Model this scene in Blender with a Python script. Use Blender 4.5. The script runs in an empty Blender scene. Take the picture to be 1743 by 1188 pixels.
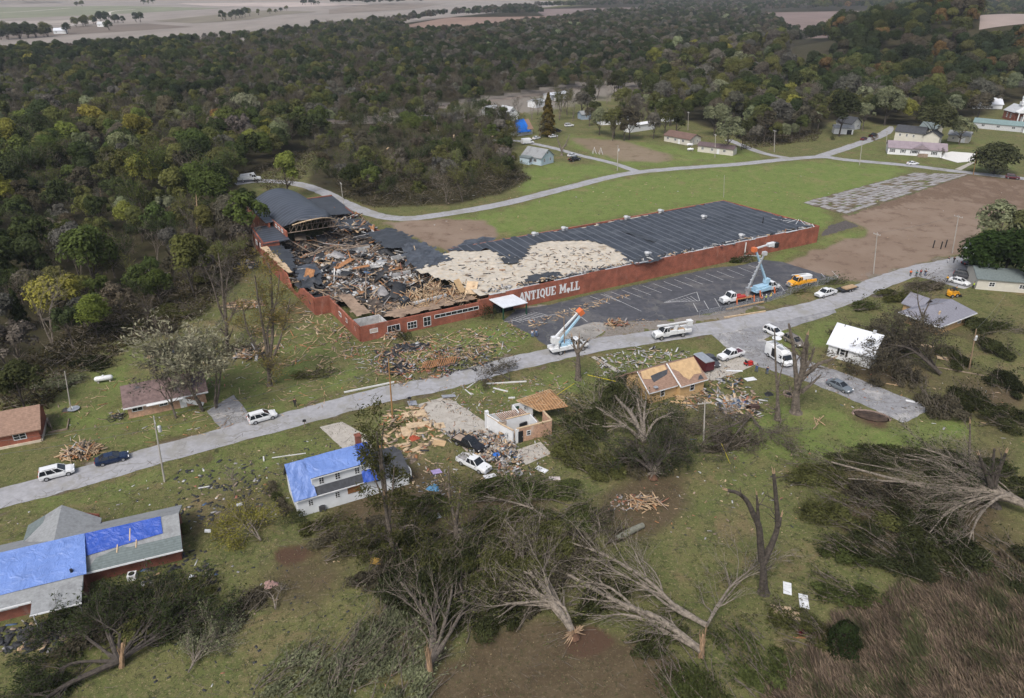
import bpy, math, random
import numpy as np
from mathutils import Vector, Matrix
R = math.radians
SC = bpy.context.scene
COL = SC.collection
# ------------------------------------------------------------------ camera
F_PX, Y_HOR, CAM_H = 1250.0, -35.0, 68.0
PITCH = math.atan((594 - Y_HOR) / F_PX)
cam_d = bpy.data.cameras.new('drone_camera')
cam_d.sensor_width = 36.0
cam_d.lens = 36.0 * F_PX / 1743.0
cam_d.clip_start = 0.5
cam_d.clip_end = 20000
cam = bpy.data.objects.new('drone_camera', cam_d)
cam.location = (0, 0, CAM_H)
cam.rotation_euler = (math.pi / 2 - PITCH, 0, 0)
COL.objects.link(cam)
SC.camera = cam
# ------------------------------------------------------------------ overcast daylight
SUN_EL, SUN_ROT = R(52), R(205)
w = bpy.data.worlds.new("World")
SC.world = w
w.use_nodes = True
wn = w.node_tree.nodes
sky = wn.new('ShaderNodeTexSky')
sky.sky_type = 'NISHITA'
sky.sun_disc = False
sky.sun_elevation = SUN_EL
sky.sun_rotation = SUN_ROT
sky.dust_density = 4.0
sky.air_density = 1.0
hsv = wn.new('ShaderNodeHueSaturation')
hsv.inputs['Saturation'].default_value = 0.68
bg = wn['Background']
bg.inputs['Strength'].default_value = 0.112
w.node_tree.links.new(sky.outputs[0], hsv.inputs['Color'])
w.node_tree.links.new(hsv.outputs[0], bg.inputs['Color'])
sun_d = bpy.data.lights.new('sun', 'SUN')
sun_d.energy = 1.5
sun_d.angle = R(20)
sun_d.color = (1.0, 0.965, 0.91)
sun = bpy.data.objects.new('sun', sun_d)
sdir = Vector((math.sin(SUN_ROT) * math.cos(SUN_EL), math.cos(SUN_ROT) * math.cos(SUN_EL), math.sin(SUN_EL)))
sun.rotation_euler = sdir.to_track_quat('Z', 'Y').to_euler()
sun.location = (0, 0, 200)
COL.objects.link(sun)
SC.view_settings.view_transform = 'Standard'
SC.view_settings.look = 'None'
SC.view_settings.exposure = 0.8
SC.view_settings.gamma = 1.0
SC.cycles.max_bounces = 5
SC.cycles.diffuse_bounces = 2
SC.cycles.glossy_bounces = 2
SC.cycles.transparent_max_bounces = 4
SC.cycles.volume_bounces = 0
# ------------------------------------------------------------------ where a point of the survey grid lies on the ground
SP, CP = math.sin(PITCH), math.cos(PITCH)
def at(u, v, z=0.0):
 x = (u - 871.5) / F_PX; y = (v - 594) / F_PX
 t = (CAM_H - z) / (SP + y * CP)
 return Vector((t * x, t * (CP - y * SP), z))
def at_np(u, v):
 x = (u - 871.5) / F_PX; y = (v - 594) / F_PX
 t = CAM_H / (SP + y * CP)
 return t * x, t * (CP - y * SP)
def pix_np(X, Y):
 fw = Y * CP + CAM_H * SP; dn = -Y * SP + CAM_H * CP
 return 871.5 + F_PX * X / fw, 594 + F_PX * dn / fw
def hgt(u, v, vt):
 p = at(u, v); lo, hi = 0.0, 60.0
 for _ in range(40):
  m = (lo + hi) / 2
  fw = p.y * CP - (m - CAM_H) * SP
  vv = 594 + F_PX * (-p.y * SP - (m - CAM_H) * CP) / fw
  if vv > vt: lo = m
  else: hi = m
 return lo
def yaw(a, b):
 d = at(*b) - at(*a); return math.atan2(d.y, d.x)
def inpoly(px, py, poly):
 px = np.asarray(px, float); py = np.asarray(py, float)
 ins = np.zeros(px.shape, bool)
 n = len(poly); j = n - 1
 for i in range(n):
  xi, yi = poly[i]; xj, yj = poly[j]
  c = ((yi > py) != (yj > py)) & (px < (xj - xi) * (py - yi) / ((yj - yi) or 1e-9) + xi)
  ins ^= c; j = i
 return ins
def hill(x, y):
 x = np.asarray(x, float); y = np.asarray(y, float)
 h = 34 * np.exp(-(((x - 400) / 150) ** 2 + ((y - 660) / 130) ** 2))
 h = h + 16 * np.exp(-(((x - 560) / 200) ** 2 + ((y - 720) / 160) ** 2))
 return h
# ------------------------------------------------------------------ tagging
def tag(o, label=None, cat=None, group=None, kind=None):
 if label: o['label'] = label
 if cat: o['category'] = cat
 if group: o['group'] = group
 if kind: o['kind'] = kind
 return o
def thing(name, label, cat, loc=(0, 0, 0), rz=0.0, group=None, scale=1.0):
 o = bpy.data.objects.new(name, None)
 COL.objects.link(o)
 o.empty_display_size = 0.5
 o.location = loc; o.rotation_euler = (0, 0, rz); o.scale = (scale,) * 3
 return tag(o, label, cat, group)
KIDS = {}
def reg(o, parent):
 if parent is not None:
  o.parent = parent
  KIDS.setdefault(parent.name, []).append(o)
def copy_tree(o, parent=None):
 c = o.copy(); COL.objects.link(c)
 if parent is not None: reg(c, parent)
 for ch in KIDS.get(o.name, []): copy_tree(ch, c)
 return c
# ------------------------------------------------------------------ mesh builder
class MB:
 def __init__(s): s.v = []; s.f = []; s.m = []
 def add(s, vs, fs, mi=0):
  b = len(s.v); s.v.extend([tuple(q) for q in vs])
  s.f.extend([tuple(i + b for i in q) for q in fs]); s.m.extend([mi] * len(fs)); return s
 def quad(s, a, b, c, d, mi=0): return s.add([a, b, c, d], [(0, 1, 2, 3)], mi)
 def hexa(s, lo, hi, mi=0):
  n = len(lo)
  fs = [tuple(range(n - 1, -1, -1)), tuple(range(n, 2 * n))]
  fs += [(i, (i + 1) % n, n + (i + 1) % n, n + i) for i in range(n)]
  return s.add(list(lo) + list(hi), fs, mi)
 def box(s, c, d, rz=0.0, mi=0, mat=None):
  hx, hy, hz = d[0] / 2, d[1] / 2, d[2] / 2
  M = mat if mat is not None else Matrix.Rotation(rz, 3, 'Z')
  C = Vector(c)
  lo = [C + M @ Vector(q) for q in ((-hx, -hy, -hz), (hx, -hy, -hz), (hx, hy, -hz), (-hx, hy, -hz))]
  hi = [C + M @ Vector(q) for q in ((-hx, -hy, hz), (hx, -hy, hz), (hx, hy, hz), (-hx, hy, hz))]
  return s.hexa(lo, hi, mi)
 def prism(s, poly, z0, z1, mi=0):
  return s.hexa([(x, y, z0) for x, y in poly], [(x, y, z1) for x, y in poly], mi)
 def prism_xz(s, poly, y0, y1, mi=0):
  return s.hexa([(x, y1, z) for x, z in poly], [(x, y0, z) for x, z in poly], mi)
 def prism_yz(s, poly, x0, x1, mi=0):
  return s.hexa([(x0, y, z) for y, z in poly], [(x1, y, z) for y, z in poly], mi)
 def tube(s, pts, rad, n=6, cap=True, mi=0):
  pts = [Vector(p) for p in pts]; k = len(pts)
  if not hasattr(rad, '__len__'): rad = [rad] * k
  vs = []
  a = None
  for i in range(k):
   t = (pts[min(i + 1, k - 1)] - pts[max(i - 1, 0)])
   if t.length < 1e-9: t = Vector((0, 0, 1))
   t.normalize()
   if a is None:
    a = t.orthogonal().normalized()
   else:
    a = a - t * a.dot(t)
    a = a.normalized() if a.length > 1e-6 else t.orthogonal().normalized()
   b = t.cross(a)
   for j in range(n):
    an = 2 * math.pi * j / n
    vs.append(pts[i] + (a * math.cos(an) + b * math.sin(an)) * rad[i])
  fs = []
  for i in range(k - 1):
   for j in range(n):
    fs.append((i * n + j, i * n + (j + 1) % n, (i + 1) * n + (j + 1) % n, (i + 1) * n + j))
  if cap:
   fs.append(tuple(range(n - 1, -1, -1))); fs.append(tuple((k - 1) * n + j for j in range(n)))
  return s.add(vs, fs, mi)
 def cyl(s, c, r, axis, L, n=12, mi=0):
  c = Vector(c); ax = Vector(axis).normalized()
  return s.tube([c - ax * L / 2, c + ax * L / 2], r, n, True, mi)
 def lathe(s, prof, n=12, c=(0, 0, 0), mi=0):
  vs = []; k = len(prof)
  for r, z in prof:
   for j in range(n):
    a = 2 * math.pi * j / n
    vs.append((c[0] + r * math.cos(a), c[1] + r * math.sin(a), c[2] + z))
  fs = []
  for i in range(k - 1):
   for j in range(n):
    fs.append((i * n + j, i * n + (j + 1) % n, (i + 1) * n + (j + 1) % n, (i + 1) * n + j))
  fs.append(tuple(range(n - 1, -1, -1))); fs.append(tuple((k - 1) * n + j for j in range(n)))
  return s.add(vs, fs, mi)
 def build(s, name, mats, parent=None, smooth=False):
  me = bpy.data.meshes.new(name)
  me.from_pydata(s.v, [], s.f)
  if not isinstance(mats, (list, tuple)): mats = [mats]
  for m in mats: me.materials.append(m)
  if len(mats) > 1: me.polygons.foreach_set('material_index', s.m)
  if smooth: me.polygons.foreach_set('use_smooth', [True] * len(s.f))
  o = bpy.data.objects.new(name, me)
  COL.objects.link(o); reg(o, parent)
  return o
def np_mesh(name, V, Fq, mat, parent=None, smooth=False, nverts=4):
 """fast mesh of equal sized faces"""
 me = bpy.data.meshes.new(name)
 V = np.ascontiguousarray(V, np.float32); Fq = np.ascontiguousarray(Fq, np.int32)
 nf = len(Fq)
 me.vertices.add(len(V)); me.vertices.foreach_set('co', V.ravel())
 me.loops.add(nf * nverts); me.loops.foreach_set('vertex_index', Fq.ravel())
 me.polygons.add(nf)
 me.polygons.foreach_set('loop_start', np.arange(0, nf * nverts, nverts, dtype=np.int32))
 me.update(calc_edges=True)
 if isinstance(mat, (list, tuple)):
  for m in mat: me.materials.append(m)
 else: me.materials.append(mat)
 if smooth: me.polygons.foreach_set('use_smooth', np.ones(nf, bool))
 o = bpy.data.objects.new(name, me)
 COL.objects.link(o); reg(o, parent)
 return o
# ------------------------------------------------------------------ materials
MATS = {}
def M(key, base, rough=0.8, metal=0.0, var=0.18, scale=1.5, bump=0.0, spec=0.3, stretch=None, extra=None):
 """procedural surface: base colour broken up by two scales of noise"""
 if key in MATS: return MATS[key]
 m = bpy.data.materials.new(key); m.use_nodes = True
 nt = m.node_tree; N = nt.nodes; L = nt.links
 b = N['Principled BSDF']
 b.inputs['Roughness'].default_value = rough
 b.inputs['Metallic'].default_value = metal
 b.inputs['Specular IOR Level'].default_value = spec
 tc = N.new('ShaderNodeTexCoord'); src = tc.outputs['Object']
 if stretch:
  mp = N.new('ShaderNodeMapping'); mp.inputs['Scale'].default_value = stretch
  L.new(src, mp.inputs[0]); src = mp.outputs[0]
 n1 = N.new('ShaderNodeTexNoise'); n1.inputs['Scale'].default_value = scale; n1.inputs['Detail'].default_value = 6
 n1.inputs['Roughness'].default_value = 0.65
 L.new(src, n1.inputs['Vector'])
 mr = N.new('ShaderNodeMapRange')
 mr.inputs['From Min'].default_value = 0.3; mr.inputs['From Max'].default_value = 0.7
 mr.inputs['To Min'].default_value = 1 - var * 1.5; mr.inputs['To Max'].default_value = 1 + var
 L.new(n1.outputs['Fac'], mr.inputs['Value'])
 mx = N.new('ShaderNodeMix'); mx.data_type = 'RGBA'; mx.blend_type = 'MULTIPLY'; mx.inputs['Factor'].default_value = 1.0
 mx.inputs['A'].default_value = (*base, 1)
 L.new(mr.outputs[0], mx.inputs['B'])
 col = mx.outputs['Result']
 if extra: col = extra(nt, tc, col)
 L.new(col, b.inputs['Base Color'])
 if bump:
  bp = N.new('ShaderNodeBump'); bp.inputs['Strength'].default_value = bump; bp.inputs['Distance'].default_value = 0.05
  L.new(n1.outputs['Fac'], bp.inputs['Height']); L.new(bp.outputs[0], b.inputs['Normal'])
 MATS[key] = m
 return m
def mixc(nt, fac, a, b):
 mx = nt.nodes.new('ShaderNodeMix'); mx.data_type = 'RGBA'
 nt.links.new(fac, mx.inputs['Factor'])
 for k, q in (('A', a), ('B', b)):
  if isinstance(q, tuple): mx.inputs[k].default_value = (*q, 1)
  else: nt.links.new(q, mx.inputs[k])
 return mx.outputs['Result']
def ramp(nt, val, lo, hi):
 mr = nt.nodes.new('ShaderNodeMapRange'); mr.interpolation_type = 'SMOOTHSTEP'
 mr.inputs['From Min'].default_value = lo; mr.inputs['From Max'].default_value = hi
 nt.links.new(val, mr.inputs['Value']); return mr.outputs[0]
def noise(nt, vec, scale, detail=5, rough=0.6, dist=0.0):
 n = nt.nodes.new('ShaderNodeTexNoise'); n.inputs['Scale'].default_value = scale; n.inputs['Detail'].default_value = detail
 n.inputs['Roughness'].default_value = rough; n.inputs['Distortion'].default_value = dist
 nt.links.new(vec, n.inputs['Vector']); return n.outputs['Fac']
def stains(c2, lo=0.52, hi=0.7, sc=0.5, seed=0.0):
 def f(nt, tc, col):
  mp = nt.nodes.new('ShaderNodeMapping'); mp.inputs['Location'].default_value = (seed, seed * 2, 0)
  nt.links.new(tc.outputs['Object'], mp.inputs[0])
  return mixc(nt, ramp(nt, noise(nt, mp.outputs[0], sc, 8, 0.7), lo, hi), col, c2)
 return f
def lines(axis, period, width, c2, amt=1.0, extra=None):
 """thin seams across an object axis: siding laps, shingle rows, membrane seams"""
 def f(nt, tc, col):
  if extra: col = extra(nt, tc, col)
  sx = nt.nodes.new('ShaderNodeSeparateXYZ'); nt.links.new(tc.outputs['Object'], sx.inputs[0])
  m1 = nt.nodes.new('ShaderNodeMath'); m1.operation = 'FLOORED_MODULO'; m1.inputs[1].default_value = period
  nt.links.new(sx.outputs[axis], m1.inputs[0])
  m2 = nt.nodes.new('ShaderNodeMath'); m2.operation = 'LESS_THAN'; m2.inputs[1].default_value = width
  nt.links.new(m1.outputs[0], m2.inputs[0])
  m3 = nt.nodes.new('ShaderNodeMath'); m3.operation = 'MULTIPLY'; m3.inputs[1].default_value = amt
  nt.links.new(m2.outputs[0], m3.inputs[0])
  return mixc(nt, m3.outputs[0], col, c2)
 return f
def bricks(mortar=(0.35, 0.3, 0.27), amt=0.5):
 def f(nt, tc, col):
  sx = nt.nodes.new('ShaderNodeSeparateXYZ'); nt.links.new(tc.outputs['Object'], sx.inputs[0])
  ad = nt.nodes.new('ShaderNodeMath'); nt.links.new(sx.outputs[0], ad.inputs[0]); nt.links.new(sx.outputs[1], ad.inputs[1])
  cb = nt.nodes.new('ShaderNodeCombineXYZ'); nt.links.new(ad.outputs[0], cb.inputs[0]); nt.links.new(sx.outputs[2], cb.inputs[1])
  bt = nt.nodes.new('ShaderNodeTexBrick'); bt.inputs['Scale'].default_value = 1.0
  bt.inputs['Brick Width'].default_value = 0.23; bt.inputs['Row Height'].default_value = 0.08; bt.inputs['Mortar Size'].default_value = 0.01
  bt.inputs['Color1'].default_value = (0.75, 0.75, 0.75, 1); bt.inputs['Color2'].default_value = (1.15, 1.1, 1.1, 1)
  bt.inputs['Mortar'].default_value = (1.0, 1.0, 1.0, 1)
  nt.links.new(cb.outputs[0], bt.inputs['Vector'])
  mx = nt.nodes.new('ShaderNodeMix'); mx.data_type = 'RGBA'; mx.blend_type = 'MULTIPLY'; mx.inputs['Factor'].default_value = 0.8
  nt.links.new(col, mx.inputs['A']); nt.links.new(bt.outputs['Color'], mx.inputs['B'])
  fm = nt.nodes.new('ShaderNodeMath'); fm.operation = 'MULTIPLY'; fm.inputs[1].default_value = amt
  nt.links.new(bt.outputs['Fac'], fm.inputs[0])
  c = mixc(nt, fm.outputs[0], mx.outputs['Result'], mortar)
  mp = nt.nodes.new('ShaderNodeMapping'); mp.inputs['Scale'].default_value = (0.5, 0.5, 0.12)
  nt.links.new(tc.outputs['Object'], mp.inputs[0])
  return mixc(nt, ramp(nt, noise(nt, mp.outputs[0], 1.2, 6, 0.7), 0.55, 0.85), c, tuple(q * 0.9 + 0.06 for q in mortar))
 return f
def cracks(sc, c2, extra=None):
 def f(nt, tc, col):
  if extra: col = extra(nt, tc, col)
  n = nt.nodes.new('ShaderNodeTexNoise'); n.inputs['Scale'].default_value = 0.5; nt.links.new(tc.outputs['Object'], n.inputs['Vector'])
  ad = nt.nodes.new('ShaderNodeVectorMath'); ad.operation = 'MULTIPLY_ADD'; ad.inputs[1].default_value = (4, 4, 0)
  nt.links.new(n.outputs['Color'], ad.inputs[0]); nt.links.new(tc.outputs['Object'], ad.inputs[2])
  v = nt.nodes.new('ShaderNodeTexVoronoi'); v.feature = 'DISTANCE_TO_EDGE'; v.inputs['Scale'].default_value = sc
  nt.links.new(ad.outputs[0], v.inputs['Vector'])
  return mixc(nt, ramp(nt, v.outputs['Distance'], 0.016, 0.003), col, c2)
 return f
BRICK = M('red_brick', (0.235, 0.072, 0.043), 0.85, var=0.34, scale=0.45, extra=bricks((0.3, 0.17, 0.13), 0.4))
BRICK_D = M('dark_red_brick', (0.19, 0.062, 0.04), 0.85, var=0.22, scale=0.9, extra=bricks((0.26, 0.17, 0.14), 0.4))
BRICK_T = M('tan_brick', (0.40, 0.26, 0.12), 0.85, var=0.2, scale=0.9, extra=bricks((0.4, 0.33, 0.24), 0.4))
BRICK_P = M('pink_brick', (0.42, 0.25, 0.16), 0.85, var=0.3, scale=2.2, extra=bricks((0.5, 0.42, 0.36), 0.4))
WHITE = M('white_paint', (0.58, 0.59, 0.60), 0.55, var=0.07, scale=1.2)
WSIDE = M('white_siding', (0.58, 0.60, 0.62), 0.6, var=0.06, scale=0.7, extra=lines(2, 0.2, 0.03, (0.5, 0.52, 0.55), 0.7))
TSIDE = M('tan_siding', (0.46, 0.31, 0.155), 0.6, var=0.06, scale=0.7, extra=lines(2, 0.22, 0.03, (0.3, 0.2, 0.1), 0.6))
BSIDE = M('pale_blue_siding', (0.36, 0.44, 0.49), 0.6, var=0.07, scale=0.7, extra=lines(2, 0.22, 0.03, (0.3, 0.4, 0.48), 0.6))
CSIDE = M('cream_siding', (0.46, 0.44, 0.385), 0.6, var=0.07, scale=0.7, extra=lines(2, 0.22, 0.03, (0.36, 0.34, 0.29), 0.6))
GLASS = M('window_glass', (0.015, 0.018, 0.022), 0.12, var=0.25, scale=1.0, spec=0.5)
DARK = M('dark_void', (0.012, 0.012, 0.013), 0.9, var=0.3, scale=1.0)
SH_GREY = M('grey_shingle', (0.225, 0.235, 0.24), 0.9, var=0.16, scale=3.0, extra=lines(1, 0.28, 0.05, (0.2, 0.2, 0.21), 0.6, stains((0.155, 0.16, 0.165), 0.5, 0.66, 0.6)))
SH_DGREY = M('slate_grey_shingle', (0.125, 0.15, 0.15), 0.9, var=0.16, scale=3.0, extra=lines(1, 0.28, 0.05, (0.07, 0.085, 0.085), 0.6))
SH_BROWN = M('brown_shingle', (0.24, 0.155, 0.115), 0.9, var=0.2, scale=2.5, extra=lines(1, 0.28, 0.05, (0.15, 0.1, 0.07), 0.5, stains((0.17, 0.105, 0.08), 0.5, 0.7, 0.5)))
SH_MAUVE = M('mauve_brown_shingle', (0.15, 0.105, 0.10), 0.9, var=0.3, scale=1.6, extra=lines(1, 0.28, 0.05, (0.1, 0.07, 0.07), 0.5, stains((0.05, 0.055, 0.07), 0.56, 0.64, 0.45)))
SH_PURPLE = M('grey_purple_shingle', (0.185, 0.185, 0.215), 0.9, var=0.12, scale=2.5, extra=lines(1, 0.28, 0.05, (0.12, 0.12, 0.14), 0.6))
SH_BLACK = M('charcoal_shingle', (0.05, 0.053, 0.06), 0.9, var=0.2, scale=2.0)
TIN = M('white_tin_roof', (0.52, 0.54, 0.58), 0.45, var=0.08, scale=0.8, extra=lines(0, 0.6, 0.05, (0.40, 0.43, 0.47), 0.6))
TEAL = M('teal_roof', (0.15, 0.21, 0.21), 0.6, var=0.12, scale=1.0)
MAUVE_TIN = M('mauve_roof', (0.225, 0.185, 0.205), 0.6, var=0.1, scale=0.7, extra=lines(0, 0.7, 0.06, (0.18, 0.145, 0.165), 0.5))
def tarpm(key, c, c2):
 m = M(key, c, 0.38, var=0.10, scale=0.5, bump=0.0, spec=0.35, extra=stains(c2, 0.5, 0.75, 0.35, 3.0))
 nt = m.node_tree; b = nt.nodes['Principled BSDF']; tc = nt.nodes.new('ShaderNodeTexCoord')
 n = noise(nt, tc.outputs['Object'], 0.9, 4, 0.55, 1.5)
 bp = nt.nodes.new('ShaderNodeBump'); bp.inputs['Strength'].default_value = 0.9; bp.inputs['Distance'].default_value = 0.25
 nt.links.new(n, bp.inputs['Height']); nt.links.new(bp.outputs[0], b.inputs['Normal'])
 return m
TARP = tarpm('pale_blue_tarp', (0.12, 0.195, 0.44), (0.155, 0.235, 0.48))
TARP_D = tarpm('deep_blue_tarp', (0.025, 0.07, 0.33), (0.04, 0.09, 0.37))
TARP_B = tarpm('bright_blue_tarp', (0.01, 0.12, 0.48), (0.02, 0.17, 0.54))
WOOD = M('raw_lumber', (0.36, 0.25, 0.15), 0.8, var=0.25, scale=2.0)
WOOD_L = M('pale_plywood', (0.44, 0.33, 0.215), 0.8, var=0.18, scale=1.5)
WOOD_O = M('orange_lumber', (0.30, 0.145, 0.065), 0.8, var=0.3, scale=2.0)
WOOD_G = M('weathered_wood', (0.22, 0.17, 0.13), 0.9, var=0.3, scale=2.0)
DECK = M('roof_sheathing', (0.42, 0.29, 0.16), 0.85, var=0.16, scale=1.5, extra=lines(0, 1.2, 0.04, (0.3, 0.17, 0.07), 0.6))
CONC = M('concrete', (0.34, 0.315, 0.28), 0.9, var=0.14, scale=0.8, extra=stains((0.29, 0.26, 0.22), 0.5, 0.75, 0.3))
ASPH = M('asphalt', (0.275, 0.275, 0.288), 0.9, var=0.14, scale=0.9, extra=cracks(0.11, (0.2, 0.195, 0.19), stains((0.225, 0.22, 0.21), 0.48, 0.62, 0.16)))
ASPH_D = M('dark_asphalt', (0.060, 0.062, 0.072), 0.85, var=0.22, scale=0.6, extra=cracks(0.09, (0.095, 0.095, 0.095), stains((0.115, 0.11, 0.11), 0.50, 0.66, 0.12, 5.0)))
ASPH_M = M('worn_asphalt', (0.21, 0.21, 0.22), 0.9, var=0.2, scale=0.9, extra=cracks(0.13, (0.15, 0.145, 0.14), stains((0.33, 0.32, 0.31), 0.5, 0.66, 0.2, 2.0)))
PAINT = M('road_paint', (0.42, 0.42, 0.42), 0.8, var=0.35, scale=3.0)
MEMB = M('black_membrane', (0.036, 0.040, 0.047), 0.55, var=0.25, scale=0.5, bump=0.3)
METAL = M('grey_metal', (0.42, 0.44, 0.46), 0.4, metal=0.6, var=0.15, scale=2.0)
GALV = M('pale_flashing', (0.46, 0.47, 0.48), 0.45, metal=0.2, var=0.15, scale=2.0)
PIPEW = M('white_pipe', (0.5, 0.5, 0.49), 0.5, var=0.06, scale=1.0)
TYRE = M('tyre_rubber', (0.018, 0.018, 0.019), 0.85, var=0.2, scale=4)
RIM = M('wheel_rim', (0.40, 0.41, 0.43), 0.35, metal=0.7, var=0.1, scale=4)
BLACKP = M('black_plastic', (0.02, 0.02, 0.022), 0.5, var=0.2, scale=3)
LAMP = M('lamp_glass', (0.75, 0.76, 0.78), 0.15, var=0.05, scale=4, spec=0.5)
TAIL = M('tail_lamp_red', (0.35, 0.012, 0.01), 0.25, var=0.1, scale=4, spec=0.5)
POLEW = M('utility_pole_wood', (0.22, 0.155, 0.10), 0.9, var=0.25, scale=1.5, stretch=(3, 3, 0.3))
POLEG = M('grey_pole_wood', (0.33, 0.31, 0.28), 0.9, var=0.2, scale=1.5, stretch=(3, 3, 0.3))
WIREM = M('wire', (0.10, 0.10, 0.10), 0.6, var=0.1, scale=1)
BARK = M('grey_brown_bark', (0.115, 0.095, 0.077), 0.9, var=0.45, scale=2.5, bump=0.4)
BARK_D = M('dark_bark', (0.06, 0.05, 0.042), 0.9, var=0.45, scale=2.5, bump=0.4)
BARK_P = M('pale_bark', (0.175, 0.148, 0.12), 0.9, var=0.45, scale=2.5, bump=0.3)
SPLIT = M('split_wood', (0.34, 0.235, 0.15), 0.85, var=0.2, scale=2.5)
EARTH = M('bare_earth', (0.10, 0.055, 0.035), 0.95, var=0.3, scale=1.5, bump=0.5)
def carpaint(key, c, rough=0.25):
 return M(key, c, rough, var=0.04, scale=1.0, spec=0.5)
P_WHITE = carpaint('white_car_paint', (0.60, 0.61, 0.62))
P_NAVY = carpaint('navy_car_paint', (0.008, 0.018, 0.05))
P_GREY = carpaint('steel_grey_paint', (0.12, 0.14, 0.16))
P_DGREY = carpaint('dark_grey_paint', (0.05, 0.05, 0.055))
P_BRONZE = carpaint('bronze_grey_paint', (0.16, 0.14, 0.12))
P_BLACK = carpaint('black_car_paint', (0.012, 0.012, 0.014))
P_SILVER = carpaint('silver_car_paint', (0.50, 0.52, 0.54))
P_MAROON = carpaint('maroon_car_paint', (0.07, 0.012, 0.018))
P_YELLOW = carpaint('amber_truck_paint', (0.72, 0.33, 0.02), 0.35)
P_SKY = carpaint('sky_blue_paint', (0.30, 0.46, 0.58), 0.35)
P_RED = carpaint('red_machine_paint', (0.35, 0.025, 0.02), 0.4)
P_ORANGE = carpaint('orange_paint', (0.52, 0.13, 0.04), 0.5)
P_GREEN = carpaint('dark_green_paint', (0.01, 0.05, 0.03), 0.5)
# ------------------------------------------------------------------ ground
rs = np.random.RandomState(7)
def vnoise(x, y, sc, seed=0):
 r = np.random.RandomState(seed)
 o = np.zeros_like(x)
 for k in range(7):
  a = r.uniform(0, 2 * np.pi); f = r.uniform(0.6, 1.9) * 2 * np.pi / sc; ph = r.uniform(0, 6.28)
  o += np.sin((x * np.cos(a) + y * np.sin(a)) * f + ph + 1.3 * np.sin((x * np.sin(a) - y * np.cos(a)) * f * 0.6 + ph))
 return o / 7 * 1.6
def cr(pts, n=12):
 """smooth curve through points"""
 P = [Vector(p) for p in pts]; P = [P[0] * 2 - P[1]] + P + [P[-1] * 2 - P[-2]]; out = []
 for i in range(1, len(P) - 2):
  for j in range(n):
   t = j / n; a, b, c_, d = P[i - 1], P[i], P[i + 1], P[i + 2]
   out.append(0.5 * ((2 * b) + (c_ - a) * t + (2 * a - 5 * b + 4 * c_ - d) * t * t + (3 * b - a - 3 * c_ + d) * t ** 3))
 out.append(P[-2]); return out
FOREST_EDGE = [(-700, 120), (-300, 105), (0, 96), (120, 93), (200, 89), (350, 75), (480, 63), (560, 51), (640, 43), (720, 33), (850, 20), (1000, 8), (1200, 0), (1743, -4), (2300, -4)]
NEAR_EDGE = [(2300, 190), (1743, 178), (1690, 192), (1650, 203), (1600, 216), (1500, 214), (1470, 204), (1420, 204), (1395, 222), (1340, 246), (1265, 238), (1190, 212), (1150, 198), (1085, 160), (1040, 150),
    (900, 166), (800, 180), (720, 195), (560, 224), (520, 262), (455, 292), (413, 300), (412, 345), (432, 400), (440, 455), (400, 470), (345, 520), (250, 556), (190, 580), (130, 606), (75, 640), (10, 676), (-120, 700), (-700, 760)]
FOREST = FOREST_EDGE + NEAR_EDGE
CLEAR = [[(685, 44), (760, 30), (985, 27), (975, 38), (850, 52), (700, 66)],
   [(905, 16), (1100, 12), (1095, 24), (940, 34)],
   [(1278, 22), (1495, 18), (1450, 62), (1370, 70)],
   [(1322, 92), (1402, 77), (1412, 112), (1415, 140), (1340, 142)],
   [(1640, 90), (1800, 88), (1840, 136), (1646, 138)]]
STORM = [(585, 338), (640, 353), (760, 350), (850, 332), (905, 306), (880, 285), (872, 250), (868, 215), (830, 190), (720, 196), (600, 220), (560, 230), (535, 275), (520, 315)]
def forest_mask(px, py):
 m = inpoly(px, py, FOREST)
 for c in CLEAR: m &= ~inpoly(px, py, c)
 return m
ang = np.concatenate([np.linspace(-100, -41, 16), np.linspace(-40, 40, 640), np.linspace(41, 100, 16)])
rad = np.concatenate([np.geomspace(22, 450, 520), np.geomspace(460, 16000, 130)])
A_, R_ = np.meshgrid(np.radians(ang), rad)
GX, GY = (R_ * np.sin(A_)).ravel(), (R_ * np.cos(A_)).ravel()
ok = GY > 5
wx = GX + 2.0 * vnoise(GX, GY, 14, 1) + 0.8 * vnoise(GX, GY, 4, 2); wy = GY + 2.0 * vnoise(GX, GY, 14, 3) + 0.8 * vnoise(GX, GY, 4, 4)
pu, pv = pix_np(np.where(ok, wx, 1e5), np.where(ok, wy, 1.0))
pu = np.where(ok, pu, 1e6); pv = np.where(ok, pv, 1e6)
n_big = vnoise(GX, GY, 30, 11); n_mid = vnoise(GX, GY, 9, 12); n_sm = vnoise(GX, GY, 3, 13)
def soft(polys, amp=0.0):
 m = np.zeros(GX.shape)
 for pl, v in polys: m = np.maximum(m, inpoly(pu, pv, pl) * v)
 return m
LOT = [(1332, 447), (1390, 424), (1485, 397), (1435, 370), (1470, 345), (1560, 318), (1640, 298), (1743, 307), (1800, 330), (1743, 350), (1662, 400), (1628, 432), (1560, 449), (1485, 470), (1430, 479)]
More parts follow.
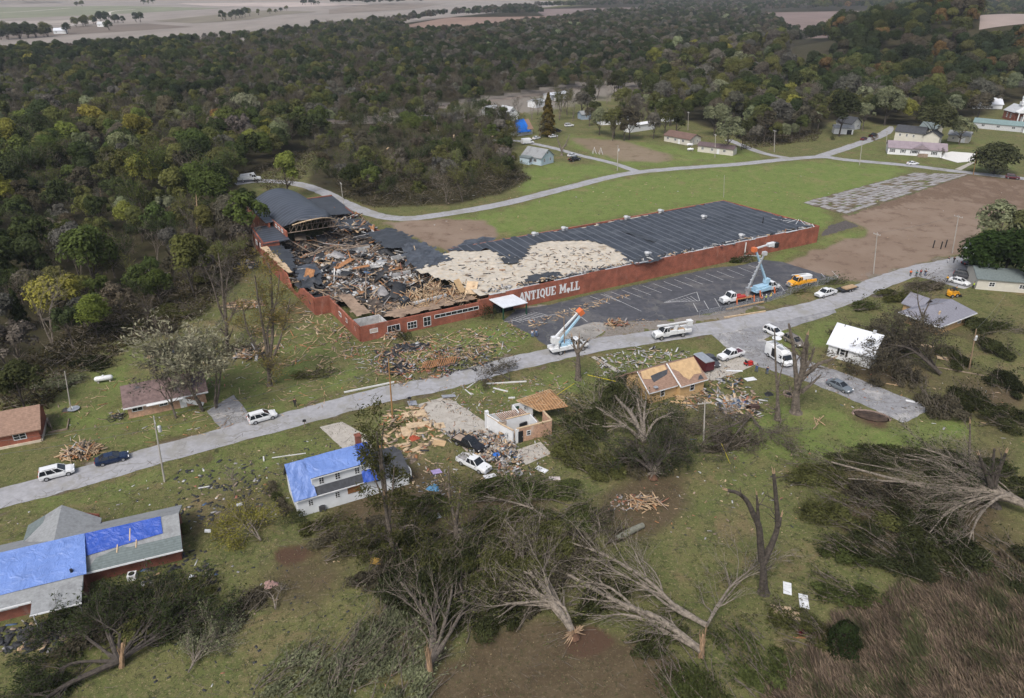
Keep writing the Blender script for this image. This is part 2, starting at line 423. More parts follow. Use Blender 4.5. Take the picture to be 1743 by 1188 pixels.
GREEN = [([(680, 385), (760, 372), (880, 350), (960, 325), (1060, 300), (1250, 285), (1390, 272), (1500, 283), (1560, 292), (1400, 345), (1420, 378), (1380, 400), (1200, 345), (860, 405), (800, 385)], 1.0),
   ([(880, 290), (950, 275), (1040, 285), (1065, 292), (960, 316), (880, 335)], .95),
   ([(60, 700), (190, 600), (260, 590), (330, 620), (420, 600), (560, 520), (640, 590), (600, 680), (380, 730), (150, 780)], .55),
   ([(960, 625), (1060, 600), (1200, 585), (1240, 600), (1200, 640), (1000, 680), (900, 690), (740, 690), (760, 660)], .6),
   ([(860, 540), (930, 560), (900, 595), (760, 630), (640, 620), (720, 570)], .7),
   ([(1290, 580), (1335, 562), (1420, 540), (1430, 530), (1430, 580), (1400, 605), (1330, 600)], .75),
   ([(1330, 680), (1420, 690), (1540, 725), (1600, 700), (1690, 720), (1650, 760), (1500, 775), (1380, 790), (1250, 780), (1180, 740), (1250, 690)], .7),
   ([(960, 225), (1140, 245), (1300, 272), (1250, 282), (1080, 285), (960, 250)], .75),
   ([(1000, 270), (1050, 296), (1330, 268), (1240, 245)], .7),
   ([(1400, 265), (1440, 240), (1520, 225), (1743, 235), (1743, 300), (1500, 285)], .45),
   ([(300, 770), (560, 720), (640, 730), (560, 790), (330, 830), (120, 870), (0, 890), (0, 870)], .5),
   ([(600, 725), (680, 700), (720, 690), (720, 720), (620, 735)], .9),
   ([(1110, 840), (1250, 770), (1400, 780), (1380, 900), (1300, 960), (1200, 900)], .35),
   ([(940, 545), (1110, 500), (1280, 455), (1300, 440), (1400, 410), (1410, 420), (1290, 456), (1130, 486), (960, 535)], .8),
   ([(1385, 408), (1485, 380), (1490, 396), (1390, 425)], .9),
   ([(0, 700), (0, 800), (110, 760), (70, 690)], .3)]
g = soft(GREEN)
dirt = soft([(LOT, 1.0), ([(655, 380), (740, 372), (830, 375), (850, 400), (770, 430), (700, 405)], .9),
    ([(960, 232), (1060, 238), (1140, 262), (1120, 280), (1010, 262)], .65), ([(1015, 250), (1140, 260), (1150, 275), (1050, 275)], .6)])
brown = soft([([(820, 1075), (900, 1050), (1010, 1065), (1110, 1085), (1190, 1130), (1150, 1188), (1120, 1260), (740, 1260), (760, 1120)], .95),
     ([(1060, 800), (1170, 790), (1180, 850), (1130, 900), (1080, 950), (1040, 880), (980, 850)], .75),
     ([(540, 760), (480, 830), (420, 860), (330, 870), (420, 820)], .25),
     ([(1440, 600), (1600, 620), (1743, 640), (1743, 760), (1560, 700), (1420, 650)], .55),
     ([(1590, 560), (1700, 540), (1743, 600), (1640, 640)], .5),
     ([(300, 840), (470, 830), (560, 900), (640, 1000), (560, 1060), (420, 1020), (320, 960)], .4),
     ([(560, 840), (760, 780), (900, 830), (960, 880), (900, 1000), (700, 1000), (560, 920)], .7),
     ([(1400, 760), (1743, 760), (1743, 960), (1450, 940)], .6),
     ([(400, 520), (520, 500), (640, 600), (600, 660), (440, 700), (420, 600)], .35)])
dry = soft([([(1400, 1060), (1500, 1010), (1650, 960), (1800, 930), (1800, 1300), (1260, 1300), (1330, 1150)], 1.0)])
red = soft([([(478, 945), (520, 928), (552, 938), (500, 972), (480, 968)], .9), ([(935, 1060), (1010, 1050), (1030, 1090), (1000, 1135), (950, 1120)], .95),
   ([(1450, 700), (1510, 712), (1490, 725), (1440, 712)], .9), ([(1290, 960), (1320, 965), (1310, 990), (1280, 985)], .5)])
fm = inpoly(pu, pv, FOREST); litter = np.where(fm, 1.0, 0.0); litter = np.maximum(litter, inpoly(pu, pv, STORM) * 0.85)
gravel = soft([([(930, 520), (1000, 500), (1010, 508), (870, 550), (880, 530)], .9), ([(1040, 545), (1110, 545), (1290, 518), (1300, 528), (1110, 565), (1000, 580)], .8),
      ([(480, 212), (780, 170), (1040, 132), (1110, 140), (1060, 155), (900, 190), (700, 210)], .7), ([(840, 165), (960, 160), (1090, 150), (1080, 165), (900, 195)], .5),
      ([(1425, 480), (1560, 450), (1640, 430), (1640, 450), (1500, 480)], .5)])
def blur(m, kr=5, ka=7, it=2):
 q = m.reshape(len(rad), len(ang)).astype(float)
 for _ in range(it):
  for ax, k in ((0, kr), (1, ka)):
   p = np.pad(q, [(k // 2, k // 2) if a == ax else (0, 0) for a in (0, 1)], mode='edge')
   cs = np.cumsum(np.insert(p, 0, 0, axis=ax), axis=ax)
   q = (np.take(cs, range(k, cs.shape[ax]), axis=ax) - np.take(cs, range(0, cs.shape[ax] - k), axis=ax)) / k
 return q.ravel()
g = blur(g, 7, 9); brown = blur(brown, 13, 17); dirt = blur(dirt, 3, 5); dry = blur(dry, 9, 13); red = blur(red, 5, 7); litter = blur(litter, 5, 7)
g = np.clip(g * (0.85 + 0.3 * n_mid), 0, 1); brown = np.clip(brown + 0.25 * n_big * (brown > 0.02), 0, 1)
road_pts = np.array([tuple(at(u, v).xy) for u, v in cr([Vector(q) for q in [(-160, 885), (0, 848), (159, 806), (310, 762), (517, 708), (643, 674), (750, 652), (869, 620), (1008, 589), (1108, 574), (1264, 549), (1419, 514), (1488, 485), (1557, 461), (1626, 447), (1690, 432)]], 14)])
near = np.nonzero((np.hypot(GX, GY) < 330) & (GY > 40))[0]; dm = np.full(GX.shape, 99.0)
for ch in np.array_split(near, 40): dm[ch] = np.min(np.hypot(wx[ch, None] - road_pts[None, :, 0], wy[ch, None] - road_pts[None, :, 1]), axis=1)
verge = np.clip(1.25 - np.abs(dm - 3.0) / 1.3, 0, 1) * (0.55 + 0.4 * n_mid)
brown = np.clip(np.maximum(brown, verge * .9), 0, 1); gravel = np.maximum(gravel, np.clip(verge - .45, 0, .5) * 1.3)
gz = hill(GX, GY)
V = np.stack([GX, GY, gz], 1)
na, nr = len(ang), len(rad)
ii = np.arange(nr - 1)[:, None] * na + np.arange(na - 1)[None, :]
Fq = np.stack([ii, ii + 1, ii + na + 1, ii + na], -1).reshape(-1, 4)[:, ::-1]
GM = bpy.data.materials.new('ground_cover'); GM.use_nodes = True
nt = GM.node_tree; b = nt.nodes['Principled BSDF']; b.inputs['Roughness'].default_value = 0.95; b.inputs['Specular IOR Level'].default_value = 0.1
tc = nt.nodes.new('ShaderNodeTexCoord'); ob = tc.outputs['Object']
def attr(nm):
 a = nt.nodes.new('ShaderNodeAttribute'); a.attribute_name = nm
 s = nt.nodes.new('ShaderNodeSeparateColor'); nt.links.new(a.outputs['Color'], s.inputs[0]); return s.outputs
m1 = attr('mask_a'); m2 = attr('mask_b'); m3 = attr('mask_c')
nL = noise(nt, ob, 0.045, 6, 0.6); nM = noise(nt, ob, 0.22, 7, 0.68); nS = noise(nt, ob, 1.3, 8, 0.75); nF = noise(nt, ob, 6.0, 4, 0.7)
c = mixc(nt, ramp(nt, nM, 0.35, 0.65), (0.124, 0.122, 0.048), (0.082, 0.100, 0.032))
c = mixc(nt, ramp(nt, nS, 0.48, 0.72), c, (0.165, 0.13, 0.075))
c = mixc(nt, ramp(nt, nF, 0.46, 0.7), c, (0.062, 0.064, 0.027))
nG = noise(nt, ob, 0.9, 8, 0.85, 1.0); nP = noise(nt, ob, 2.2, 4, 0.8); nH = noise(nt, ob, 0.1, 6, 0.75, 0.6)
c = mixc(nt, ramp(nt, nH, 0.5, 0.68), c, (0.15, 0.115, 0.062)); c = mixc(nt, ramp(nt, nG, 0.51, 0.60), c, (0.046, 0.05, 0.02)); c = mixc(nt, ramp(nt, nP, 0.56, 0.64), c, (0.20, 0.168, 0.095))
def edge(mask, n, k=0.55):
 a = nt.nodes.new('ShaderNodeMath'); a.operation = 'MULTIPLY_ADD'; a.inputs[1].default_value = k; a.inputs[2].default_value = -k / 2
 nt.links.new(n, a.inputs[0])
 s = nt.nodes.new('ShaderNodeMath'); s.operation = 'ADD'; nt.links.new(mask, s.inputs[0]); nt.links.new(a.outputs[0], s.inputs[1])
 return ramp(nt, s.outputs[0], 0.22, 0.78)
gr = mixc(nt, ramp(nt, nM, 0.35, 0.68), (0.098, 0.148, 0.034), (0.138, 0.174, 0.052))
gr = mixc(nt, ramp(nt, nS, 0.42, 0.78), gr, (0.16, 0.152, 0.06))
gr = mixc(nt, ramp(nt, nF, 0.48, 0.75), gr, (0.066, 0.092, 0.028)); gr = mixc(nt, ramp(nt, nH, 0.5, 0.7), gr, (0.165, 0.155, 0.066)); gr = mixc(nt, ramp(nt, nG, 0.52, 0.62), gr, (0.062, 0.08, 0.026)); gr = mixc(nt, ramp(nt, nP, 0.57, 0.66), gr, (0.21, 0.205, 0.09))
c = mixc(nt, edge(m1[0], nM), c, gr)
br = mixc(nt, ramp(nt, nM, 0.3, 0.7), (0.062, 0.045, 0.027), (0.092, 0.070, 0.042))
br = mixc(nt, ramp(nt, nS, 0.5, 0.68), br, (0.045, 0.044, 0.02)); br = mixc(nt, ramp(nt, nP, 0.54, 0.64), br, (0.125, 0.098, 0.062))
c = mixc(nt, edge(m2[0], nM, 0.8), c, br)
dt = mixc(nt, ramp(nt, nL, 0.35, 0.65), (0.172, 0.125, 0.093), (0.205, 0.155, 0.119))
dt = mixc(nt, ramp(nt, nM, 0.48, 0.72), dt, (0.118, 0.08, 0.058))
dt = mixc(nt, ramp(nt, nS, 0.5, 0.8), dt, (0.22, 0.17, 0.132))
c = mixc(nt, edge(m1[1], nS, 0.4), c, dt)
c = mixc(nt, m3[0], c, mixc(nt, ramp(nt, nS, 0.3, 0.7), (0.085, 0.055, 0.038), (0.15, 0.105, 0.075)))
lt = mixc(nt, ramp(nt, nM, 0.3, 0.7), (0.030, 0.030, 0.014), (0.052, 0.043, 0.026))
c = mixc(nt, edge(m1[2], nM, 0.5), c, lt)
dg = mixc(nt, ramp(nt, nS, 0.3, 0.7), (0.06, 0.045, 0.029), (0.105, 0.078, 0.053))  # dry grass ground, its colour lowered to imitate lens vignetting
c = mixc(nt, edge(m2[1], nM, 0.6), c, dg)
c = mixc(nt, edge(m2[2], nS, 0.6), c, (0.072, 0.044, 0.029))
c = mixc(nt, edge(m3[1], nS, 0.9), c, mixc(nt, ramp(nt, nS, 0.3, 0.7), (0.14, 0.122, 0.105), (0.215, 0.195, 0.175)))
nt.links.new(c, b.inputs['Base Color'])
bp = nt.nodes.new('ShaderNodeBump'); bp.inputs['Strength'].default_value = 0.6; bp.inputs['Distance'].default_value = 0.25
nt.links.new(nS, bp.inputs['Height']); nt.links.new(bp.outputs[0], b.inputs['Normal'])
ground = np_mesh('ground', V, Fq, GM)
ground['kind'] = 'structure'
dark_lot = inpoly(pu, pv, [(1430, 372), (1470, 342), (1560, 315), (1640, 296), (1800, 306), (1800, 352), (1700, 352), (1600, 338), (1530, 350), (1470, 362)]) * (0.35 + 0.45 * (n_mid > -0.3))
for nm, (r, gg, bb) in dict(mask_a=(g, dirt, litter), mask_b=(brown, dry, red), mask_c=(np.clip(dark_lot, 0, 1), gravel, gravel * 0)).items():
 at_ = ground.data.attributes.new(nm, 'FLOAT_COLOR', 'POINT')
 at_.data.foreach_set('color', np.stack([r, gg, bb, np.ones_like(r)], 1).astype(np.float32).ravel())
# ------------------------------------------------------------------ flat surfaces on the ground
from mathutils.geometry import tessellate_polygon
def patch_pts(pts, step=1.2, jit=0.18, seed=1):
 r = random.Random(seed); out = []
 n = len(pts)
 for i in range(n):
  a, b = Vector(pts[i]), Vector(pts[(i + 1) % n])
  k = max(1, int((b - a).length / step))
  nn = Vector((-(b - a).y, (b - a).x)).normalized() if (b - a).length > 0 else Vector((0, 0))
  for j in range(k):
   q = a.lerp(b, j / k)
   out.append(q + nn * r.uniform(-jit, jit) * (1 if j else 0.3))
 return out
def patch(name, px, mat, z, jit=0.18, kind='structure', world=False, step=1.2, far=False):
 pts = [Vector(p) for p in px] if world else [at(*p).xy for p in px]
 if jit: pts = patch_pts(pts, step, jit, len(px))
 tris = tessellate_polygon([[Vector((p.x, p.y, 0)) for p in pts]])
 mb = MB(); mb.add([(p.x, p.y, z) for p in pts], [t for t in tris])
 o = mb.build(name, mat)
 for pl in o.data.polygons:
  if pl.normal.z < 0: pl.flip()
 if kind: o['kind'] = kind
 return o
def road(name, px, width, mat, z, jit=0.22, n=10):
 ctr = cr([at(*p).xy for p in px], n); r = random.Random(len(px) * 7 + int(width * 10))
 vs = []; fs = []; k = len(ctr)
 for i, c_ in enumerate(ctr):
  t = (ctr[min(i + 1, k - 1)] - ctr[max(i - 1, 0)]).normalized(); nn = Vector((-t.y, t.x))
  for q in (-1, -.33, .33, 1):
   j_ = r.uniform(-jit, jit) if abs(q) == 1 else 0
   p = c_ + nn * (width / 2 * q + j_); vs.append((p.x, p.y, z + (0.04 if abs(q) < 1 else 0)))
 for i in range(k - 1):
  for j in range(3): fs.append((i * 4 + j + 1, i * 4 + j, i * 4 + 4 + j, i * 4 + 5 + j))
 mb = MB(); mb.add(vs, fs); o = mb.build(name, mat); o['kind'] = 'structure'
 return o
road('main_road', [(-160, 885), (0, 848), (159, 806), (310, 762), (517, 708), (643, 674), (750, 652), (869, 620), (1008, 589), (1108, 574), (1264, 549), (1419, 514), (1488, 485), (1557, 461), (1626, 447), (1690, 432), (1790, 410)], 5.7, ASPH, 0.035)
road('back_road', [(400, 313), (440, 308), (500, 312), (545, 325), (590, 347), (640, 366), (690, 372), (760, 364), (860, 346), (960, 321), (1060, 297), (1140, 288), (1250, 280), (1340, 271), (1400, 267), (1440, 272), (1540, 281), (1640, 293), (1743, 304), (1900, 318)], 5.0, ASPH, 0.035)
road('village_road', [(1085, 292), (1040, 277), (985, 264), (950, 254), (915, 246), (880, 240), (840, 238)], 3.6, ASPH, 0.045)
road('lane', [(1345, 270), (1300, 261), (1262, 247), (1240, 238)], 4.0, ASPH, 0.047)
road('hill_street', [(1395, 267), (1440, 252), (1480, 238), (1500, 230), (1515, 219), (1518, 205)], 5.0, ASPH, 0.046)
road('railway', [(430, 222), (600, 203), (760, 181), (900, 163), (1040, 141), (1140, 128)], 6.5, M('ballast', (0.20, 0.165, 0.14), 0.95, var=0.25, scale=0.6), 0.06)
ap = patch('side_road', [(1190, 553), (1228, 584), (1243, 597), (1285, 622), (1377, 651), (1442, 677), (1537, 720), (1588, 695), (1511, 665), (1442, 637), (1380, 616), (1322, 588), (1300, 578), (1334, 562), (1424, 532), (1415, 514), (1264, 549)], ASPH_M, 0.024)
patch('car_park', [(857, 546), (880, 527), (930, 520), (1000, 503), (1118, 477), (1209, 457), (1264, 451), (1298, 442), (1332, 446), (1382, 461), (1430, 477), (1373, 489), (1290, 517), (1226, 530), (1133, 545), (1040, 548), (1022, 566), (985, 585), (930, 588), (905, 570)], ASPH_D, 0.020)
patch('car_park_entrance', [(960, 562), (1010, 548), (1040, 550), (1024, 568), (990, 588), (950, 592), (935, 578)], M('pale_worn_paving', (0.25, 0.235, 0.215), 0.9, var=0.2, scale=0.5), 0.028)
patch('driveway', [(544, 727), (582, 718), (625, 742), (640, 770), (595, 775)], CONC, 0.030, 0.05)
patch('driveway', [(712, 688), (760, 675), (800, 700), (850, 735), (880, 760), (860, 790), (800, 775), (770, 745), (720, 715)], CONC, 0.031, 0.1)
patch('patio', [(872, 768), (920, 752), (938, 772), (895, 792)], CONC, 0.033, 0.05)
patch('driveway', [(1180, 640), (1213, 622), (1243, 600), (1290, 618), (1262, 632), (1215, 648)], CONC, 0.029, 0.1)
patch('footpath', [(1006, 608), (1012, 606), (1058, 632), (1052, 636)], CONC, 0.030, 0.05)
patch('driveway', [(352, 700), (398, 672), (420, 700), (428, 722), (380, 735)], ASPH_M, 0.027, 0.12)
patch('driveway', [(1600, 262), (1620, 258), (1660, 261), (1660, 274), (1630, 277), (1598, 268)], M('pale_concrete', (0.55, 0.54, 0.52), 0.9, var=0.08), 0.05, 0.05)
patch('driveway', [(1625, 288), (1652, 276), (1660, 276), (1636, 290)], CONC, 0.052, 0.05)
patch('loading_yard', [(1398, 400), (1412, 384), (1440, 375), (1462, 385), (1400, 402)], M('dark_ground_tar', (0.075, 0.065, 0.06), 0.95, var=0.3), 0.02, 0.3)
patch('yard', [(1560, 470), (1600, 448), (1680, 440), (1700, 475), (1640, 492)], ASPH_M, 0.022, 0.3)
def slabs():
 r = random.Random(5); mb = MB()
 A, B, D = at(1366, 345), at(1556, 294), at(1440, 364)
 C2 = at(1648, 297)
 NX, NY = 22, 8
 for i in range(NX):
  for j in range(NY):
   if r.random() < 0.06: continue
   q = []
   m = 0.035
   for (x, y) in ((i + m * 3, j + m * 2), (i + 1 - m * 2, j + m), (i + 1 - m, j + 1 - m * 2), (i + m, j + 1 - m)):
    s, t = (x + r.uniform(-.07, .07)) / NX, (y + r.uniform(-.07, .07)) / NY
    p = (A.lerp(B, s)).lerp(D.lerp(C2, s), t); q.append((p.x, p.y, 0.05))
   if r.random() < 0.3: q = q[:3]
   mb.add([(x, y, 0.0) for x, y, z in q] + q, [tuple(range(len(q), 2 * len(q)))[::1]])
 o = mb.build('broken_pavement', M('cracked_slab', (0.25, 0.24, 0.24), 0.9, var=0.25, scale=0.35))
 for pl in o.data.polygons:
  if pl.normal.z < 0: pl.flip()
 o['kind'] = 'structure'
patch('weedy_joints', [(1364, 345), (1554, 294), (1652, 297), (1444, 367)], M('weedy_dirt', (0.11, 0.085, 0.05), 0.95, var=0.45, scale=0.4, extra=stains((0.08, 0.11, 0.03), 0.5, 0.62, 0.3)), 0.018, 0.5)
slabs()
def markings():
 mb = MB()
 def line(a, b, wd=0.13):
  A, B = at(*a), at(*b); d = (B - A).normalized(); n_ = Vector((-d.y, d.x, 0)) * wd / 2; z = Vector((0, 0, 0.030))
  mb.quad(A - n_ + z, B - n_ + z, B + n_ + z, A + n_ + z)
 for k in range(16):
  s = k / 15; u0, v0 = 1004 + 270 * s, 504 - 53 * s
  line((u0, v0), (u0 + 34 - 6 * s, v0 + 13 - 2 * s))
 for k in range(14):
  s = k / 13; u0, v0 = 1180 + 236 * s, 516 - 55 * s
  line((u0, v0), (u0 + 8 + 4 * s, v0 + 15 - 2 * s))
 for k in range(8):
  s = k / 7; line((1131 + 44 * s, 515 - 12 * s * 0.9), (1146 + 42 * s, 512 + 1 - 0 * s))
 line((1186, 497), (1191, 512)); line((1130, 515), (1191, 512)); line((1130, 515), (1186, 497))
 for k in range(9):
  s = k / 8; line((868 + 40 * s, 543 - 12 * s), (886 + 48 * s, 549 - 12 * s))
 line((1028, 500), (1092, 530)); line((968, 524), (1000, 548))
 line((858, 548), (960, 533))
 o = mb.build('parking_markings', PAINT); o['kind'] = 'structure'
markings()
def field(px, c, z, v=0.15):
 k = 'field_%d_%d_%d' % tuple(int(q * 1000) for q in c)
 m = M(k, c, 0.95, var=v, scale=0.02, stretch=(1, 0.35, 1))
 return patch('field', px, m, z, 0)
field([(-900, 118), (-300, 108), (0, 100), (200, 92), (350, 78), (480, 66), (640, 46), (760, 30), (900, 16), (1000, 4), (700, -8), (300, -12), (-200, -14), (-900, -14)], (0.205, 0.178, 0.155), 0.10)
field([(-500, 70), (0, 66), (110, 60), (240, 52), (330, 46), (250, 40), (100, 46), (-100, 50), (-500, 54)], (0.125, 0.10, 0.08), 0.25)
field([(-500, 34), (0, 32), (150, 26), (240, 22), (380, 14), (200, 10), (60, 12), (-500, 16)], (0.15, 0.155, 0.10), 0.3)
field([(-300, 46), (60, 44), (180, 40), (170, 34), (40, 36), (-300, 40)], (0.27, 0.235, 0.205), 0.35)
field([(330, 40), (420, 34), (470, 26), (540, 20), (450, 18), (360, 26), (260, 36)], (0.145, 0.125, 0.09), 0.4)
field([(300, 6), (500, 4), (640, 8), (500, 12), (350, 10)], (0.34, 0.28, 0.25), 0.4)
field([(560, 24), (700, 16), (760, 6), (640, 6), (560, 16)], (0.16, 0.13, 0.105), 0.45)
field(CLEAR[0], (0.19, 0.125, 0.095), 0.2); field(CLEAR[1], (0.15, 0.11, 0.10), 0.2); field(CLEAR[2], (0.155, 0.11, 0.095), 0.2)
field([(1322, 92), (1402, 77), (1408, 100), (1350, 118)], (0.30, 0.265, 0.245), 0.2)
def hill_field(px, c, dz):
 pts = [at(*p) for p in px]; n = 24; mb = MB()
 for i in range(n):
  for j in range(n):
   q = []
   for a, b2 in ((i, j), (i + 1, j), (i + 1, j + 1), (i, j + 1)):
    p = pts[0].lerp(pts[1], a / n).lerp(pts[3].lerp(pts[2], a / n), b2 / n); q.append((p.x, p.y, float(hill(p.x, p.y)) + dz))
   mb.quad(*q)
 o = mb.build('field', M('hill_field', c, 0.95, var=0.12, scale=0.03))
 for pl in o.data.polygons:
  if pl.normal.z < 0: pl.flip()
 o['kind'] = 'structure'
hill_field([(1640, 90), (1800, 88), (1840, 126), (1646, 128)], (0.24, 0.195, 0.175), 0.3)
road('farm_track', [(95, 54), (110, 46), (180, 30), (190, 20), (230, 16)], 7, M('farm_gravel', (0.42, 0.38, 0.34), 0.95), 0.5, 0.3)
road('farm_track', [(-200, 26), (0, 22), (120, 14)], 9, M('farm_gravel', (0.42, 0.38, 0.34), 0.95), 0.5, 0.3)
# ------------------------------------------------------------------ vegetation
LEAF = bpy.data.materials.new('leaf'); LEAF.use_nodes = True
nt = LEAF.node_tree; N = nt.nodes; L = nt.links
for n_ in list(N):
 if n_.type == 'BSDF_PRINCIPLED': N.remove(n_)
a_ = N.new('ShaderNodeAttribute'); a_.attribute_type = 'INSTANCER'; a_.attribute_name = 'tint'
tc = N.new('ShaderNodeTexCoord')
nz = noise(nt, tc.outputs['Object'], 0.5, 3, 0.6); nz2 = noise(nt, tc.outputs['Object'], 3.5, 2, 0.5)
r1 = N.new('ShaderNodeMapRange'); r1.inputs['From Min'].default_value = .3; r1.inputs['From Max'].default_value = .7; r1.inputs['To Min'].default_value = .55; r1.inputs['To Max'].default_value = 1.4; L.new(nz, r1.inputs['Value'])
r2 = N.new('ShaderNodeMapRange'); r2.inputs['From Min'].default_value = .3; r2.inputs['From Max'].default_value = .7; r2.inputs['To Min'].default_value = .6; r2.inputs['To Max'].default_value = 1.4; L.new(nz2, r2.inputs['Value'])
mm = N.new('ShaderNodeMath'); mm.operation = 'MULTIPLY'; L.new(r1.outputs[0], mm.inputs[0]); L.new(r2.outputs[0], mm.inputs[1])
mx = N.new('ShaderNodeMix'); mx.data_type = 'RGBA'; mx.blend_type = 'MULTIPLY'; mx.inputs['Factor'].default_value = 1
L.new(a_.outputs['Color'], mx.inputs['A']); L.new(mm.outputs[0], mx.inputs['B'])
df = N.new('ShaderNodeBsdfDiffuse'); tl = N.new('ShaderNodeBsdfTranslucent'); ms = N.new('ShaderNodeMixShader'); ms.inputs[0].default_value = 0.36
L.new(mx.outputs['Result'], df.inputs[0]); L.new(mx.outputs['Result'], tl.inputs[0]); L.new(df.outputs[0], ms.inputs[1]); L.new(tl.outputs[0], ms.inputs[2])
L.new(ms.outputs[0], N['Material Output'].inputs[0])
LEAF.cycles.use_transparent_shadow = False
def unit(v): return v / np.maximum(np.linalg.norm(v, axis=1, keepdims=True), 1e-9)
def leaf_quads(P, Nn, size, rng, aspect=0.65, along=None):
 """two sided leaf sprays: P centres, Nn facing directions"""
 n = len(P)
 if along is None: along = rng.normal(size=(n, 3))
 t = unit(along - Nn * np.sum(along * Nn, 1, keepdims=True)); bt = np.cross(Nn, t)
 s = size * rng.uniform(0.55, 1.35, (n, 1))
 a = t * s; b_ = bt * s * aspect
 V = np.stack([P - a * .9, P - b_ * .8 + a * .1, P + a, P + b_ * .9], 1).reshape(-1, 3)
 return V, np.arange(n * 4).reshape(-1, 4)
def crown_np(rng, c, rx, rz, lumps, leaves, leaf, lr=(0.34, 0.52), low=-0.35, shell=0.7):
 d = unit(rng.normal(size=(lumps, 3))); d[:, 2] = np.where(d[:, 2] < low, -d[:, 2], d[:, 2])
 rad_ = rng.uniform(0.35, 0.78, (lumps, 1)) ** 0.7
 C = d * rad_ * np.array([rx, rx, rz]) + np.array(c)
 LR = rng.uniform(lr[0], lr[1], lumps) * rx
 w_ = LR ** 2 / np.sum(LR ** 2)
 i = rng.choice(lumps, leaves, p=w_)
 dd = unit(rng.normal(size=(leaves, 3)))
 dd[:, 2] = np.where((dd[:, 2] < -0.5), -dd[:, 2], dd[:, 2])
 P = C[i] + dd * LR[i][:, None] * rng.uniform(shell, 1.08, (leaves, 1))
 Nn = unit(dd * 1.2 + np.array([0, 0, .5]) + rng.normal(size=(leaves, 3)) * 0.38)
 return leaf_quads(P, Nn, leaf, rng), C
def grow(rng, p, d, Ln, r, lvl, out, kids=(3, 5), spread=0.6, wig=0.10, up=0.03, taper=0.45, shrink=(0.5, 0.75), nseg=5, floor=None, r_min=0.02):
 pts = [p.copy()]; rr = [r]; d = d.normalized()
 for i in range(nseg):
  d = (d + Vector((rng.gauss(0, wig), rng.gauss(0, wig), rng.gauss(0, wig) + up))).normalized()
  q = pts[-1] + d * Ln / nseg
  if floor is not None and q.z < floor: q.z = floor + rng.random() * 0.1; d.z = abs(d.z) * 0.4
  pts.append(q); rr.append(r * (1 - (1 - taper) * (i + 1) / nseg))
 out.append((pts, rr, lvl))
 if lvl <= 0: return
 k = rng.randint(*kids)
 for j in range(k):
  t = rng.uniform(0.3, 1.0) if j else 1.0
  x = t * nseg; i = min(int(x), nseg - 1); f = x - i
  q = pts[i].lerp(pts[i + 1], f); dl = (pts[i + 1] - pts[i]).normalized()
  ax = dl.orthogonal().normalized(); ax = Matrix.Rotation(rng.uniform(0, 6.283), 3, dl) @ ax
  nd = Matrix.Rotation(rng.uniform(0.35, 1.0) * spread, 3, ax) @ dl
  rl = max(r_min, (rr[i] * (1 - f) + rr[i + 1] * f) * rng.uniform(0.5, 0.75))
  grow(rng, q, nd, Ln * rng.uniform(*shrink), rl, lvl - 1, out, kids, spread, wig * 1.15, up, taper, shrink, max(3, nseg - 1), floor, r_min)
def tubes(br, mb=None, lo=3, hi=7, mi=0):
 mb = mb or MB(); top = max(l for _, _, l in br)
 for pts, rr, l in br:
  mb.tube(pts, rr, hi if l == top else (5 if l == top - 1 and top > 1 else lo), False, mi)
 return mb
def twig_leaves(rng, br, per, size, off, maxlvl=1, droop=-0.15, frac=0.25):
 P = []; D = []
 for pts, rr, l in br:
  if l > maxlvl: continue
  k = len(pts)
  for _ in range(per):
   x = rng.uniform(frac, 1) * (k - 1); i = min(int(x), k - 2); f = x - i
   P.append(pts[i] * (1 - f) + pts[i + 1] * f); D.append(pts[i + 1] - pts[i])
 if not P: return np.zeros((0, 3)), np.zeros((0, 3))
 nr_ = np.random.RandomState(rng.randint(0, 10 ** 6))
 P = np.array([tuple(p) for p in P]); D = unit(np.array([tuple(p) for p in D]))
 P = P + nr_.normal(size=P.shape) * off; P[:, 2] = np.maximum(P[:, 2], 0.06)
 D = unit(D + nr_.normal(size=D.shape) * 0.5 + np.array([0, 0, droop]))
 Nn = unit(np.cross(D, nr_.normal(size=D.shape)) + np.array([0, 0, .5]))
 return leaf_quads(P, Nn, size, nr_, 0.4, D)
def trunk_mb(rng, H, r, crown_z, limbs, reach):
 mb = MB(); lean = Vector((rng.uniform(-.4, .4), rng.uniform(-.4, .4), 0))
 pts = [Vector((0, 0, -0.3)), Vector((0, 0, 0.4)), Vector((0, 0, crown_z * .6)) + lean * .4, Vector((0, 0, H * .72)) + lean]
 mb.tube(pts, [r * 1.5, r, r * .75, r * .25], 7, False)
 for i in range(limbs):
  z = rng.uniform(0.5, 1.1) * crown_z; a = rng.uniform(0, 6.28)
  s = Vector((0, 0, z)); e = Vector((math.cos(a) * reach, math.sin(a) * reach, z + rng.uniform(1.5, 3.5)))
  mb.tube([s, s.lerp(e, .5) + Vector((0, 0, .3)), e], [r * .5, r * .32, r * .1], 5, False)
 return mb
TREES = []
def lib(kind, f): TREES.append(dict(kind=kind, make=f))
def broad(seed, rx, rz, cz, lumps, leaves, leaf, H=12, low=-0.35, lr=(0.34, 0.52), limbs=5, bark=BARK_D):
 def mk(parent):
  rng = random.Random(seed); nr_ = np.random.RandomState(seed)
  trunk_mb(rng, H, 0.24, cz * .6, limbs, rx * .6).build('trunk', bark, parent)
  (V_, F_), C = crown_np(nr_, (0, 0, cz), rx, rz, lumps, leaves, leaf, lr, low)
  return np_mesh('crown', V_, F_, LEAF, parent)
 return mk
